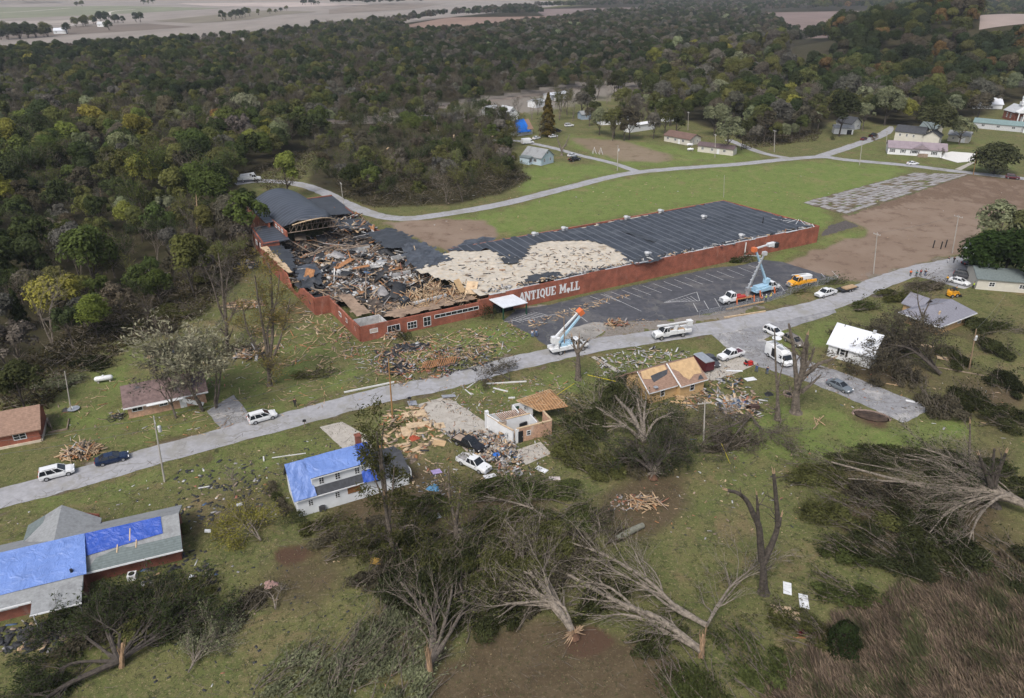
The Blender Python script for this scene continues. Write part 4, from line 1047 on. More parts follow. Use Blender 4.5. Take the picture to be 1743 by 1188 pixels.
def tan_house():
 t = thing('tan_house', 'tan sided house whose shingles are stripped to orange roof sheathing', 'house', at(*[1000 + 565 / 5.4, 560 + 690 / 5.4]), yaw((1104.6, 687.8), (1149.1, 674.8)), None, K)
 m = MB(); gable_walls(m, 0, 5.5, 0, 6.4, 2.5, 4.5); gable_walls(m, 5.5, 10.6, -.8, 6.4, 2.5, 4.7); m.build('wall', TSIDE, t)
 m = MB(); gable_roof(m, 0, 5.4, 0, 6.4, 2.5, 4.5); slab(m, (5.3, -1.2, 2.45), (11, -1.2, 2.45), (11, 2.9, 4.85), (5.3, 2.9, 4.85)); slab(m, (11, 6.8, 2.45), (5.3, 6.8, 2.45), (5.3, 2.9, 4.85), (11, 2.9, 4.85)); rf = m.build('roof', SH_BROWN, t)
 def bare(pts, base, slope, y0, nm='bare_sheathing', mt=None):
  mm = MB(); P = [Vector((x, y, base + (y - y0) * slope)) for x, y in pts]; up = Vector((0, 0, .03))
  mm.hexa([p - up * .3 for p in P], [p + up for p in P]); mm.build(nm, mt or DECK, rf)
 s1 = 2.0 / 3.2; b1 = 2.5 - s1 * .4 + .14; s2 = 2.4 / 4.1
 bare([(-.2, 1.9), (1.3, 1.5), (1.4, 2.0), (3.2, 2.2), (4.9, 2.3), (5.0, 3.1), (2.4, 3.15), (.1, 3.0)], b1, s1, -.4)
 bare([(1.3, 1.45), (1.4, .95), (4.5, 1.6), (5.2, 2.4), (4.9, 2.3), (3.2, 2.2), (1.4, 2.0)], b1, s1, -.4, 'felt_patch', SH_BLACK)
 bare([(5.6, 1.9), (6.6, 1.2), (7.5, 1.5), (9.0, .1), (10.6, .0), (10.8, 1.0), (10.9, 2.8), (5.7, 2.8)], 2.45, s2, -1.2)
 bare([(7.6, -.5), (9.0, .1), (7.5, 1.5), (6.6, 1.2), (6.9, .2)], 2.45, s2, -1.2)
 bare([(9.1, -.9), (10.3, -.95), (10.2, -.2), (9.6, -.4)], 2.45, s2, -1.2, 'felt_patch', SH_BLACK)
 bare([(7.0, 2.1), (9.3, 2.0), (9.2, 1.5), (7.2, 1.6)], 2.451, s2, -1.18, 'felt_patch', SH_BLACK)
 m = MB()
 for (x, ys, ye, z0, z1) in ((5.3, -1.2, 2.9, 2.5, 4.9), (-.4, -.4, 3.2, 2.3, 4.62)): slab(m, (x - .08, ys, z0), (x + .08, ys, z0), (x + .08, ye, z1), (x - .08, ye, z1), .2)
 m.build('rake_trim', WHITE, t); rails(t, (-.4, 5.3, -.46, 2.28), (5.3, 11, -1.26, 2.36))
 window(t, (2.6, 0, 1.45), '-y', .85, 1.3, 0, 1); window(t, (8.1, -.8, 1.5), '-y', .95, 1.35, 0, 1)
 m = MB(); m.lathe([(.05, 0), (.3, .1), (.42, .25)], 10, (1.0, -.1, 2.75)); m.build('satellite_dish', METAL, t)
 m = MB(); slab(m, (-.6, 9.2, .7), (4.2, 9.6, .5), (4.4, 6.6, 2.3), (-.2, 6.6, 2.3)); m.build('sagging_porch_roof', SH_BROWN, t)
tan_house()
def tin_house():
 t = thing('white_cottage', 'white cottage with white tin roof half hidden by a fallen tree', 'house', at(1406.9, 593.4 + 12), yaw((1406.9, 605), (1443, 616)), None, K)
 m = MB(); gable_walls(m, 0, 7.6, 0, 6.6, 2.7, 5.4, 'x'); m.build('wall', WHITE, t)
 m = MB(); gable_roof(m, 0, 7.6, 0, 6.6, 2.7, 5.4, 'x', .35); rf = m.build('roof', TIN, t)
 window(t, (2.6, 0, 1.6), '-y', .95, 1.25, 0, 1)
 m = MB()
 for x in (1.85, 3.35): m.box((x, -.03, 1.6), (.35, .06, 1.3))
 m.build('shutter', BLACKP, t)
 m = MB(); trim_rail(m, -.4, 7.95, -.4, 2.44); m.build('gutter', WHITE, t)
 for (x, y) in ((1.2, 3.0), (4.0, 1.0), (4.2, 1.5)):
  m = MB(); m.tube([(x, y, 2.7 + y * .8), (x, y, 3.3 + y * .8)], .07, 6); m.build('roof_pipe', BLACKP, rf)
 m = MB(); m.box((6.3, 3.3, 5.6), (.5, .5, .7)); m.build('chimney', GALV, rf)
tin_house()
def hip_house():
 t = thing('brick_bungalow', 'tan brick bungalow with a grey hipped roof among tangled trees', 'house', at(1280 + 1365 / 4.32, 480 + 390 / 4.32), yaw((1596, 570.3), (1648, 549.4)), None, K)
 L_, W_ = 10.6, 7.0
 m = MB(); gable_walls(m, 0, L_, 0, W_, 2.5); m.build('wall', BRICK_T, t)
 o = .8; e = 2.42; z = 4.5
 P = dict(a=(-o - .8, -o, e), b=(L_ + o, -o, e), c=(L_ + o, W_ + o, e), d=(-o - .8, W_ + o, e), r1=(2.6, 3.5, z), r2=(8.6, 3.3, z))
 m = MB(); slab(m, P['a'], P['b'], P['r2'], P['r1']); slab(m, P['c'], P['d'], P['r1'], P['r2'])
 m.hexa([Vector(P[k]) - Vector((0, 0, .16)) for k in ('b', 'c', 'r2')], [P[k] for k in ('b', 'c', 'r2')]); m.hexa([Vector(P[k]) - Vector((0, 0, .16)) for k in ('d', 'a', 'r1')], [P[k] for k in ('d', 'a', 'r1')])
 slab(m, (3.0, 6.0, 2.45), (5.6, 6.0, 4.35), (5.6, 10.2, 4.35), (3.0, 10.2, 2.45)); slab(m, (5.6, 6.0, 4.35), (8.4, 6.0, 2.45), (8.4, 10.2, 2.45), (5.6, 10.2, 4.35))
 rf = m.build('roof', SH_PURPLE, t)
 m = MB(); gable_walls(m, 3.4, 8.0, 7.0, 9.8, 2.4, 4.1, 'y'); m.build('wing_wall', BRICK_T, t)
 rails(t, (-o - .8, L_ + o, -o - .05, e - .14, .2)); m = MB(); m.box((-o - .85, W_ / 2, e - .14), (.1, W_ + 2 * o, .2)); m.build('gutter', WHITE, t)
 window(t, (0, 5.4, 1.4), '-x', 1.2, 1.2); window(t, (0, 2.6, 1.5), '-x', .9, .8, 1, 0); window(t, (0, 1.0, 1.7), '-x', .7, .6, 1, 0); window(t, (7.0, 0, 1.4), '-y', 1.1, 1.1)
 m = MB(); m.box((1.7, 1.6, 3.6), (.8, .25, .9), .3); m.build('roof_patch_board', WOOD_L, rf)
 m = MB(); m.tube([(6.8, 1.2, 3.3), (6.8, 1.2, 3.95)], .07, 6); m.build('roof_pipe', BLACKP, rf)
hip_house()
def left_house():
 t = thing('brick_house', 'small red brick house with brown shingle roof beside the round tree', 'house', at(0, 620 + 820 / 5.66), yaw((0, 764.9), (68, 751.6)), None, K)
 m = MB(); gable_walls(m, -7, 5.4, 0, 6.6, 2.5, 4.4); m.build('wall', BRICK, t)
 m = MB(); gable_roof(m, -7, 5.4, 0, 6.6, 2.5, 4.4, 'x', .5); rf = m.build('roof', SH_BROWN, t)
 window(t, (2.9, 0, 1.5), '-y', 1.7, 1.05, 1, 1); window(t, (-3.0, 0, 1.5), '-y', 1.3, 1.05, 1, 1)
 m = MB(); m.box((-.8, -.08, .12), (12.4, .16, .5)); m.box((5.5, 3.3, .12), (.16, 6.6, .5)); m.build('foundation', M('pale_foundation', (.5, .43, .34), .9), t)
 m = MB(); slab(m, (3.0, 2.3, 3.9), (3.5, 2.3, 3.9), (3.5, 3.2, 4.42), (3.0, 3.2, 4.42), .03); m.build('roof_patch_board', WOOD_L, rf)
 m = MB()
 for q in range(5): m.box((6.1 + .35 * math.cos(q), 3.0 + q * .6, .35), (.12, .6, .7), .3)
 m.box((7.4, 2.0, .15), (2.6, .12, .3)); m.box((8.6, 3.6, .15), (.12, 3.2, .3)); m.build('planter_edging', WOOD_G, t)
left_house()
def storm_house():
 t = thing('low_brick_house', 'low house with torn mauve-brown roof behind the stripped pale tree', 'house', at(640 / 2.898, 390 + 935 / 2.898), yaw((220.8, 712.6), (310.6, 693.7)), None, K)
 m = MB(); gable_walls(m, 0, 11.5, 0, 7.0, 2.4, 4.1); m.build('wall', BRICK_P, t)
 m = MB(); gable_roof(m, 0, 11.5, 0, 7.0, 2.4, 4.1, 'x', .5); m.build('roof', SH_MAUVE, t)
 window(t, (1.4, 0, 1.5), '-y', 1.6, .9, 1, 0); window(t, (5.2, 0, 1.5), '-y', 1.3, .9, 1, 0); door(t, (8.0, 0, 0), '-y')
 m = MB(); m.box((5.5, -.5, 2.1), (5.4, .9, .14), 0, 0, Matrix.Rotation(.25, 3, 'X')); m.box((9.5, -1.2, 1.2), (3.2, .1, .7), .3, 0, Matrix.Rotation(.5, 3, 'Y')); m.build('hanging_soffit', WHITE, t)
 m = MB(); trim_rail(m, -.5, 12, -.56, 2.12, .22); m.build('gutter', WHITE, t)
storm_house()
def ruin():
 t = thing('roofless_house', 'roofless white and tan brick house with its rooms open to the sky', 'ruined house', at(680 + 1070 / 5.4, 640 + 620 / 5.4), yaw((878.1, 754.8), (943, 738.1)), None, K)
 H = 2.45
 m = MB(); m.box((3.2, .1, H / 2), (5.6, .2, H)); m.box((6.0, 1.6, H / 2), (.2, 2.8, H)); m.build('brick_wall', BRICK_P, t)
 m = MB(); m.box((.2, .06, H / 2), (.5, .24, H)); m.box((-1.0, 1.55, H / 2 - .1), (.2, 3.2, H), .36); m.box((-1.9, 4.3, H / 2 + .15), (.2, 2.8, H), .3)
 m.box((-2.3, 5.7, H / 2 + .2), (.5, .5, H + .9)); m.box((1.9, 3.2, H / 2), (3.9, .15, H)); m.box((3.8, 2.0, H / 2), (.15, 2.6, H)); m.box((2.5, 5.6, H / 2), (.15, 2.4, H)); m.box((3.8, 6.7, H / 2), (2.8, .15, H)); m.box((5.1, 5.9, H / 2 - .2), (.15, 2.0, H)); m.box((.2, 6.3, .9), (3.8, .15, 1.8), -.1)
 m.build('white_wall', WHITE, t)
 m = MB(); m.box((2.0, 3.4, .06), (7.6, 6.6, .12)); m.build('floor', M('littered_floor', (.30, .24, .19), .9, var=.45, scale=1.2), t)
 m = MB()
 for k in range(14): m.box((-.7 + .32 * k, 4.6 - .02 * k, 2.2), (.07, 2.4, .1), .12)
 m.build('ceiling_joist', WOOD_O, t)
 m = MB()
 A, B, C_, D_ = Vector((3.4, 7.3, 2.7)), Vector((9.7, 7.9, 2.9)), Vector((10.2, 2.6, 2.5)), Vector((5.6, 3.4, 2.3))
 slab(m, A, B, C_, D_, .08)
 tr = m.build('collapsed_roof', M('brown_sheathing', (.23, .125, .06), .9, var=.35, scale=1.5, extra=lines(0, .45, .09, (.45, .28, .14), .8)), t)
 m = MB(); r = random.Random(4)
 for k in range(16):
  s = k / 15; p = A.lerp(B, s); q = p + Vector((.12, -.9, .06)); m.tube([p, q], .05, 4)
 m.tube([A, D_], .08, 4); m.tube([A, B], .08, 4)
 for k in range(14):
  s, u = r.random(), r.random(); p = A.lerp(B, s).lerp(D_.lerp(C_, s), u); m.box(p + Vector((0, 0, .1)), (r.uniform(.8, 2), .1, .05), r.uniform(0, 3))
 m.build('rafter', WOOD, t)
 m = MB(); m.box((3.1, .1, H + .06), (5.8, .3, .1)); m.box((6.0, 1.6, H + .06), (.3, 2.8, .1)); m.box((1.9, 3.2, H + .06), (3.9, .25, .1)); m.box((-1.9, 4.3, 2.5), (.25, 3.0, .14), .3); m.box((-1.0, 1.5, 2.42), (.3, 3.2, .1), .36); m.build('top_plate', WOOD_L, t)
 window(t, (2.1, 0, 1.35), '-y', .7, .9, 0, 1); door(t, (.75, -.02, 0), '-y', .8, 2.0, DARK)
 door(t, (3.2, 6.6, .1), '-y', .75, 1.95, P_GREEN); window(t, (4.6, 6.6, 1.4), '-y', .5, .7)
 window(t, (-1.2, 1.0, 1.3), '-x', .6, .8); m = MB(); m.box((2.6, 2.6, .45), (1.3, .8, .8), .2); m.box((2.6, 2.95, .9), (1.3, .25, .8), .2); like(tag(m.build('armchair', BLACKP), 'dark armchair left standing in the open front room of the roofless house', 'armchair'), t)
ruin()
# ------------------------------------------------------------------ the ruined mall
MO = at(615, 582); MTH = math.atan2(.48, .877); MS = K
def LM(a, b, z=0.0): return Vector((a - .069 * b, .998 * b, z))
def Lpx(u, v, z):
 q = (at(u, v, z * MS) - MO); c, s = math.cos(MTH), math.sin(MTH)
 return Vector(((q.x * c + q.y * s) / MS, (-q.x * s + q.y * c) / MS, z))
mall = thing('mall_building', 'long red brick antique mall, its left half torn open by the storm', 'shopping mall', MO, MTH, None, MS)
def mwall(mb, a0, b0, a1, b1, z0, z1, th=.35, z1b=None):
 p, q = LM(a0, b0), LM(a1, b1); d = (q - p).normalized(); n_ = Vector((-d.y, d.x, 0)) * th / 2
 z1b = z1 if z1b is None else z1b
 ring = [p - n_, q - n_, q + n_, p + n_]; zt = [z1, z1b, z1b, z1]
 mb.hexa([Vector((v.x, v.y, z0)) for v in ring], [Vector((v.x, v.y, z)) for v, z in zip(ring, zt)])
def ragged_wall(mb, a0, b0, a1, b1, hs, th=.35):
 k = len(hs) - 1
 for i in range(k):
  s, t = i / k, (i + 1) / k
  mwall(mb, a0 + (a1 - a0) * s, b0 + (b1 - b0) * s, a0 + (a1 - a0) * t, b0 + (b1 - b0) * t, -.2, hs[i], th, hs[i + 1])
m = MB(); mwall(m, 25, 0, 27.5, 0, -.2, 3.6); mwall(m, 27.5, 0, 52, 0, -.2, 4.2, .35, 4.45); mwall(m, 52.3, .05, 124.5, .05, -.2, 4.5); mwall(m, 52.0, -.1, 52.35, -.1, -.2, 4.5, .25)
fw = m.build('front_wall', BRICK, mall)
m = MB(); mwall(m, 124.4, .2, 122.1, 31, -.2, 4.5); mwall(m, 122.1, 31, 34, 30, -.2, 4.4); m.build('side_wall', BRICK, mall)
m = MB(); mwall(m, .1, 0, 25, 0, -.2, 3.15); ragged_wall(m, .0, .18, .2, 16.6, [3.15, 3.15, 3.0, 3.2, 3.2, 3.1, 3.2]); mwall(m, -3.0, 16.6, .2, 16.6, -.2, 3.8); m.build('office_wall', BRICK, mall)
m = MB(); ragged_wall(m, -3.0, 16.8, -3.2, 54, [3.8, 3.8, 3.6, 3.7, 2.9, 1.0, .6, .9, 3.2, 3.8, 4.0, 4.0, 4.0, 4.1, 4.1, 4.1, 4.1, 4.1]); ww = m.build('wing_wall', BRICK, mall); m = MB()
for k in range(9): mwall(m, -2.7 - .04 * (k % 2), 33 + k * 2.3, -2.7, 35.2 + k * 2.3, 4.02 + .03 * (k % 3), 4.2 + .05 * (k % 2), .9 + .4 * (k % 3))
m.build('coping', WOOD_L, ww)
m = MB(); mwall(m, -2.6, 54, -1.4, 69, -.2, 5.0); mwall(m, -3.2, 54, 1.2, 54, -.2, 5.0); mwall(m, 2.4, 66, 2.4, 88, -.2, 6.2); mwall(m, 3.8, 56, 3.8, 68, 4.5, 6.4); mwall(m, 2.4, 88, 27, 89, -.2, 5.2); m.build('gym_wall', BRICK, mall)
m = MB(); mwall(m, 27, 89, 26, 70, -.2, 4.6); mwall(m, 26.5, 68, 28.8, 46, -.2, 2.6, .3, 3.2); mwall(m, 28.8, 46, 32.3, 28, -.2, 2.8, .3, 3.6); m.build('back_wall', BRICK_D, mall)
m = MB()
IW = M('grimy_white_wall', (.42, .42, .42), .85, var=.3, scale=1.0)
for a, b, l in ((14, 47, 7), (22, 36, 6), (9, 33, 8), (17, 25, 5), (6, 44, 5), (24.5, 52, 6)): m = MB(); mwall(m, a, b, a + l, b + random.Random(l).uniform(-1, 1), 0, 2.7, .2); m.build('inner_wall', IW, mall)
m = MB()
mwall(m, 24.5, 48, 25.5, 56, 0, 3.6, .2); mwall(m, .4, 4.2, 5.6, 4.2, 0, 3.0, .15); mwall(m, 5.6, .5, 5.6, 4.2, 0, 2.9, .15)
m.build('inner_wall', IW, mall)
def sheet(name, px, z, amp, mat, parent, step=.75, seed=1, rag=1.0, tilt=None, world=False, smooth=True):
 """membrane or board field laid inside an outline, its edge torn and its surface uneven"""
 P = [Lpx(u, v, z) for u, v in px] if not world else [Vector(q) for q in px]
 xs = [p.x for p in P]; ys = [p.y for p in P]; nx, ny = int((max(xs) - min(xs)) / step) + 2, int((max(ys) - min(ys)) / step) + 2
 X, Y = np.meshgrid(min(xs) + step * np.arange(nx), min(ys) + step * np.arange(ny), indexing='ij'); X = X.ravel(); Y = Y.ravel()
 ins = inpoly(X + rag * vnoise(X, Y, 3.0, seed), Y + rag * vnoise(X, Y, 3.0, seed + 1), [(p.x, p.y) for p in P])
 Z = z + amp * (vnoise(X, Y, 4.5, seed + 2) + .6 * vnoise(X, Y, 1.7, seed + 3)) + (tilt(X, Y) if tilt else 0)
 ins = ins.reshape(nx, ny); cell = ins[:-1, :-1] & ins[1:, :-1] & ins[1:, 1:] & ins[:-1, 1:]
 I, J = np.nonzero(cell); f = np.stack([I * ny + J, (I + 1) * ny + J, (I + 1) * ny + J + 1, I * ny + J + 1], 1)
 used, inv = np.unique(f, return_inverse=True)
 r = np.random.RandomState(seed); V_ = np.stack([X, Y, Z], 1)[used]; V_[:, :2] += r.uniform(-.12, .12, (len(V_), 2)) * step
 return np_mesh(name, V_, inv.reshape(-1, 4), mat, parent, smooth)
INSUL = M('exposed_insulation', (.41, .375, .32), .95, var=.16, scale=.9, bump=.3, extra=lambda nt, tc, col: stains((.19, .145, .10), .56, .70, .22, 1.0)(nt, tc, stains((.54, .48, .40), .5, .75, .5, 7.0)(nt, tc, stains((.42, .35, .26), .5, .62, 1.3, 3.0)(nt, tc, col))))
MEMB_S = M('seamed_black_membrane', (.031, .035, .044), .5, var=.28, scale=.25, bump=.15, extra=lambda nt, tc, col: lines(0, 2.3, .26, (.115, .122, .138), .9)(nt, tc, stains((.062, .068, .078), .5, .7, .12, 2.0)(nt, tc, col)))
MEMB_W = M('wrinkled_membrane', (.055, .062, .075), .42, var=.35, scale=.5, bump=.4)
sheet('roof_deck', [(705, 462), (753, 430), (780, 425), (830, 424), (880, 403), (970, 389), (1228, 343), (1388, 382), (1240, 418), (1150, 434), (1002, 466), (931, 478), (866, 496), (820, 506), (806, 500), (780, 482), (735, 472)], 4.25, .05, INSUL, mall, .8, 3, .6)
sheet('roof_membrane', [(752, 427), (782, 417), (850, 407), (880, 401), (970, 387.5), (1000, 384), (1230, 340), (1391, 383), (1250, 416), (1160, 432), (1118, 443), (1073, 449), (1060, 439), (1053, 431), (1040, 423), (1022, 415), (995, 410), (944, 410), (911, 416), (900, 436), (880, 446), (852, 437), (830, 427), (780, 428)], 4.42, .035, MEMB_S, mall, .8, 5, .9)
sheet('membrane_scrap', [(896, 468), (955, 459), (962, 470), (915, 481), (890, 480)], 4.5, .12, MEMB, mall, .5, 7, .8)
sheet('membrane_scrap', [(848, 440), (886, 434), (882, 450), (856, 450)], 4.5, .25, MEMB, mall, .5, 8, .8)
sheet('membrane_scrap', [(1066, 440), (1120, 432), (1160, 430), (1120, 446), (1075, 452)], 4.5, .15, MEMB, mall, .5, 9, .6)
sheet('membrane_fold', [(1050, 391), (1075, 393), (1110, 406), (1121, 414), (1100, 409), (1070, 398)], 4.55, .08, MEMB, mall, .4, 10, .2)
sheet('membrane_sheet', [(684, 420), (722, 414), (762, 432), (776, 444), (735, 458), (705, 462), (690, 448)], 4.0, .45, MEMB_W, mall, .6, 11, 1.0, lambda X, Y: .5 * np.sin(X * .3))
sheet('membrane_sheet', [(620, 396), (668, 386), (700, 400), (722, 414), (690, 424), (655, 424)], 3.9, .18, MEMB, mall, .6, 12, 1.0)
sheet('membrane_sheet', [(760, 424), (800, 405), (850, 402), (842, 414), (800, 428)], 3.4, .3, MEMB_W, mall, .6, 13, .8)
sheet('wing_roof', [(447, 424), (475, 409), (500, 430), (505, 455), (500, 472), (478, 455)], 3.95, .18, MEMB, mall, .6, 14, .8)
sheet('membrane_sheet', [(500, 455), (535, 445), (552, 462), (520, 480), (503, 478)], 3.1, .35, MEMB_W, mall, .6, 15, .8)
sheet('membrane_sheet', [(504, 478), (545, 462), (552, 480), (530, 492), (510, 490)], 3.0, .5, MEMB, mall, .5, 16, .8)
sheet('office_roof', [(569, 500), (598, 499), (637, 532), (606, 541)], 3.0, .06, M('brown_roof_deck', (.25, .18, .13), .95, var=.25, scale=.8, extra=stains((.13, .09, .065), .5, .7, .5)), mall, .5, 17, .4)
sheet('office_roof', [(650, 540), (660, 528), (730, 510), (800, 498), (815, 508), (740, 526), (680, 541)], 2.95, .06, MATS['brown_roof_deck'], mall, .5, 18, .5)
def vault():
 a0, a1, n_ = 3.6, 18.6, 18
 def arc(s, zc=9.3, ze=6.0): return a0 + (a1 - a0) * s, ze + (zc - ze) * (1 - (2 * s - 1) ** 2)
 mb = MB(); r = random.Random(2); rows = []
 for j in range(18):
  row = []
  for i in range(n_ + 1):
   s = i / n_; a, z = arc(s); near = 60.5 - 5.5 * math.sin(math.pi * min(1, s * 1.05)) + r.uniform(-.5, .5)
   b = near + (88 - near) * j / 17
   if s > .8: b = min(88, b + (s - .8) * 20)
   sag = .35 * math.exp(-((b - near) / 3.0) ** 2)
   row.append(LM(a, b, z - sag + .3 * (math.sin(6 * s + j * .7) + math.sin(11 * s - j)) * math.exp(-j / 5)))
  rows.append(row)
 vs = [v for row in rows for v in row]; fs = []
 for j in range(17):
  for i in range(n_): k = j * (n_ + 1) + i; fs.append((k, k + 1, k + n_ + 2, k + n_ + 1))
 mb.add(vs, fs); v = mb.build('vault_roof', M('vault_membrane', (.037, .043, .056), .5, var=.2, scale=.3, extra=lines(1, 1.7, .3, (.09, .10, .12), .9)), mall, True)
 sm = v.modifiers.new('thickness', 'SOLIDIFY'); sm.thickness = .18
 mb = MB()
 mb.tube([LM(*(lambda q: (q[0], 60.2 - 5.5 * math.sin(math.pi * min(1, i / 20 * 1.05)), q[1] - .45))(arc(i / 20))) for i in range(3, 20)], .16, 6); mb.build('vault_rim', WOOD_L, v)
 for k, b in enumerate((57, 62, 68)):
  t = MB(); t.tube([LM(a0, b, 5.6), LM(a1, b, 5.6)], .12, 5)
  for i in range(1, 11):
   a, z = arc(i / 11); t.tube([LM(a, b, 5.6), LM(a, b, z - .3)], .05, 4)
   a2, z2 = arc((i + 1) / 11 if i < 10 else 1); t.tube([LM(a, b, 5.6), LM(a2, b, max(5.7, z2 - .3))], .05, 4)
  t.build('truss', WOOD_G, mall)
 t = MB()
 slab(t, LM(-2.9, 53.6, 4.75), LM(3.8, 53.6, 5.0), LM(3.8, 68.5, 5.0), LM(-1.9, 68.5, 4.75)); t.build('lean_to_roof', MATS['vault_membrane'], mall)
 t = MB(); slab(t, LM(1.6, 66, 6.3), LM(3.9, 66, 6.4), LM(3.9, 88, 6.4), LM(2.0, 88, 6.3)); t.build('eave_roof', MATS['vault_membrane'], mall)
 t = MB(); t.box(LM(-1.0, 70.3, 3.9), (1.1, 1.1, 8.2)); t.box(LM(-1.0, 70.3, 8.0), (1.3, 1.3, .25)); t.build('chimney', BRICK, mall)
 t = MB(); slab(t, LM(18.6, 70, 4.9), LM(26.5, 70, 4.4), LM(27.2, 89.2, 4.9), LM(18.6, 89.2, 5.1)); t.build('back_roof', MEMB, mall)
 t = MB(); slab(t, LM(19, 61, 3.4), LM(28, 58, 3.0), LM(27.6, 67, 3.4), LM(19, 69, 4.2)); t.build('collapsed_roof', MEMB, mall)
vault()
for b in (57, 60.5): window(mall, LM(-2.62, b, 3.3), '-x', 1.9, 1.3, 2, 1)
for b in (59, 61.5, 64): window(mall, LM(3.55, b, 5.75), '-x', 1.7, .8, 1, 0)
for b in (3.0, 7.2, 10.5): window(mall, LM(-.06, b, 1.9), '-x', 1.5, .9, 1, 0)
window(mall, LM(2.6, -.18, 1.9), '-y', 1.6, .9, 0, 0, None, M('board_pane', (.42, .36, .31), .9)); window(mall, LM(10.4, -.18, 1.35), '-y', 2.0, 1.5, 2, 1); window(mall, LM(6.6, -.18, 1.5), '-y', 2.6, 1.4, 2, 0)
f = window(mall, LM(13.6, -.18, 1.45), '-y', 1.6, 2.0, 1, 1); f.name = 'entrance'
window(mall, LM(20.1, -.18, 2.05), '-y', 9.8, .8, 7, 0)
m = MB(); c0 = LM(27.6, -.2)
slab(m, LM(28.3, -4.2, 2.75), LM(34.0, -4.2, 2.75), LM(33.0, -.2, 3.4), LM(27.4, -.2, 3.4), .14); cn = m.build('canopy', TIN, mall)
for a in (28.4, 33.8):
 m = MB(); m.box(LM(a, -4.0, 1.3), (.22, .22, 2.8)); m.build('post', P_GREEN, cn)
m = MB(); m.box(LM(30.5, -.4, 1.0), (4.6, .5, 2.0)); m.build('entrance_glazing', GLASS, mall)
m = MB(); r = random.Random(9); a = 27.5
while a < 124:
 l = r.uniform(2, 5)
 if r.random() < .8: m.box(LM(a + l / 2, .1 + r.uniform(-.1, .25), 4.52 if a > 52 else 4.2 + .25 * (a - 27.5) / 24.5 + .06), (l * .95, r.uniform(.25, .6), r.uniform(.06, .2)), r.uniform(-.02, .02))
 a += l
m.build('roof_edge_flashing', GALV, mall)
m = MB(); r = random.Random(19); a = 36.0
while a < 100:
 l = r.uniform(1, 4); m.box(LM(a + l / 2, .55 + r.uniform(-.1, .25), 4.5), (l * .9, r.uniform(.4, .9), r.uniform(.1, .25)), r.uniform(-.05, .05)); a += l + r.uniform(0, 5)
m.build('torn_roof_edge', MEMB, mall)
m = MB(); m.tube([LM(98.5, -.2, 4.2), LM(98.5, -.25, .8), LM(101.5, -.6, .3), LM(103, -1.2, .15)], .16, 6); m.build('downpipe', PIPEW, mall)
for a, b in ((100, 3.0), (104, 20), (71, 3.5), (57, 29), (66, 29.3), (86, 29.5), (98, 30)):
 m = MB(); m.lathe([(.45, 0), (.45, .5), (.7, .6), (.6, .9), (.2, 1.0)], 9, LM(a, b, 4.35)); m.box(LM(a + .9, b, 4.7), (.9, .5, .5), .4); m.build('roof_vent', GALV, mall)
m = MB(); m.tube([LM(114, 9, 4.3), LM(114, 9, 6.0)], .13, 6); m.build('roof_pipe', BLACKP, mall)
m = MB()
for k in range(7): m.box(LM(119 + k * .7, 9.5 - k * 1.2, 4.7), (2.6, .15, .1), .6 * k, 0, Matrix.Rotation(.9 * k, 3, 'Z') @ Matrix.Rotation(.3, 3, 'Y'))
m.build('bent_flashing', GALV, mall)
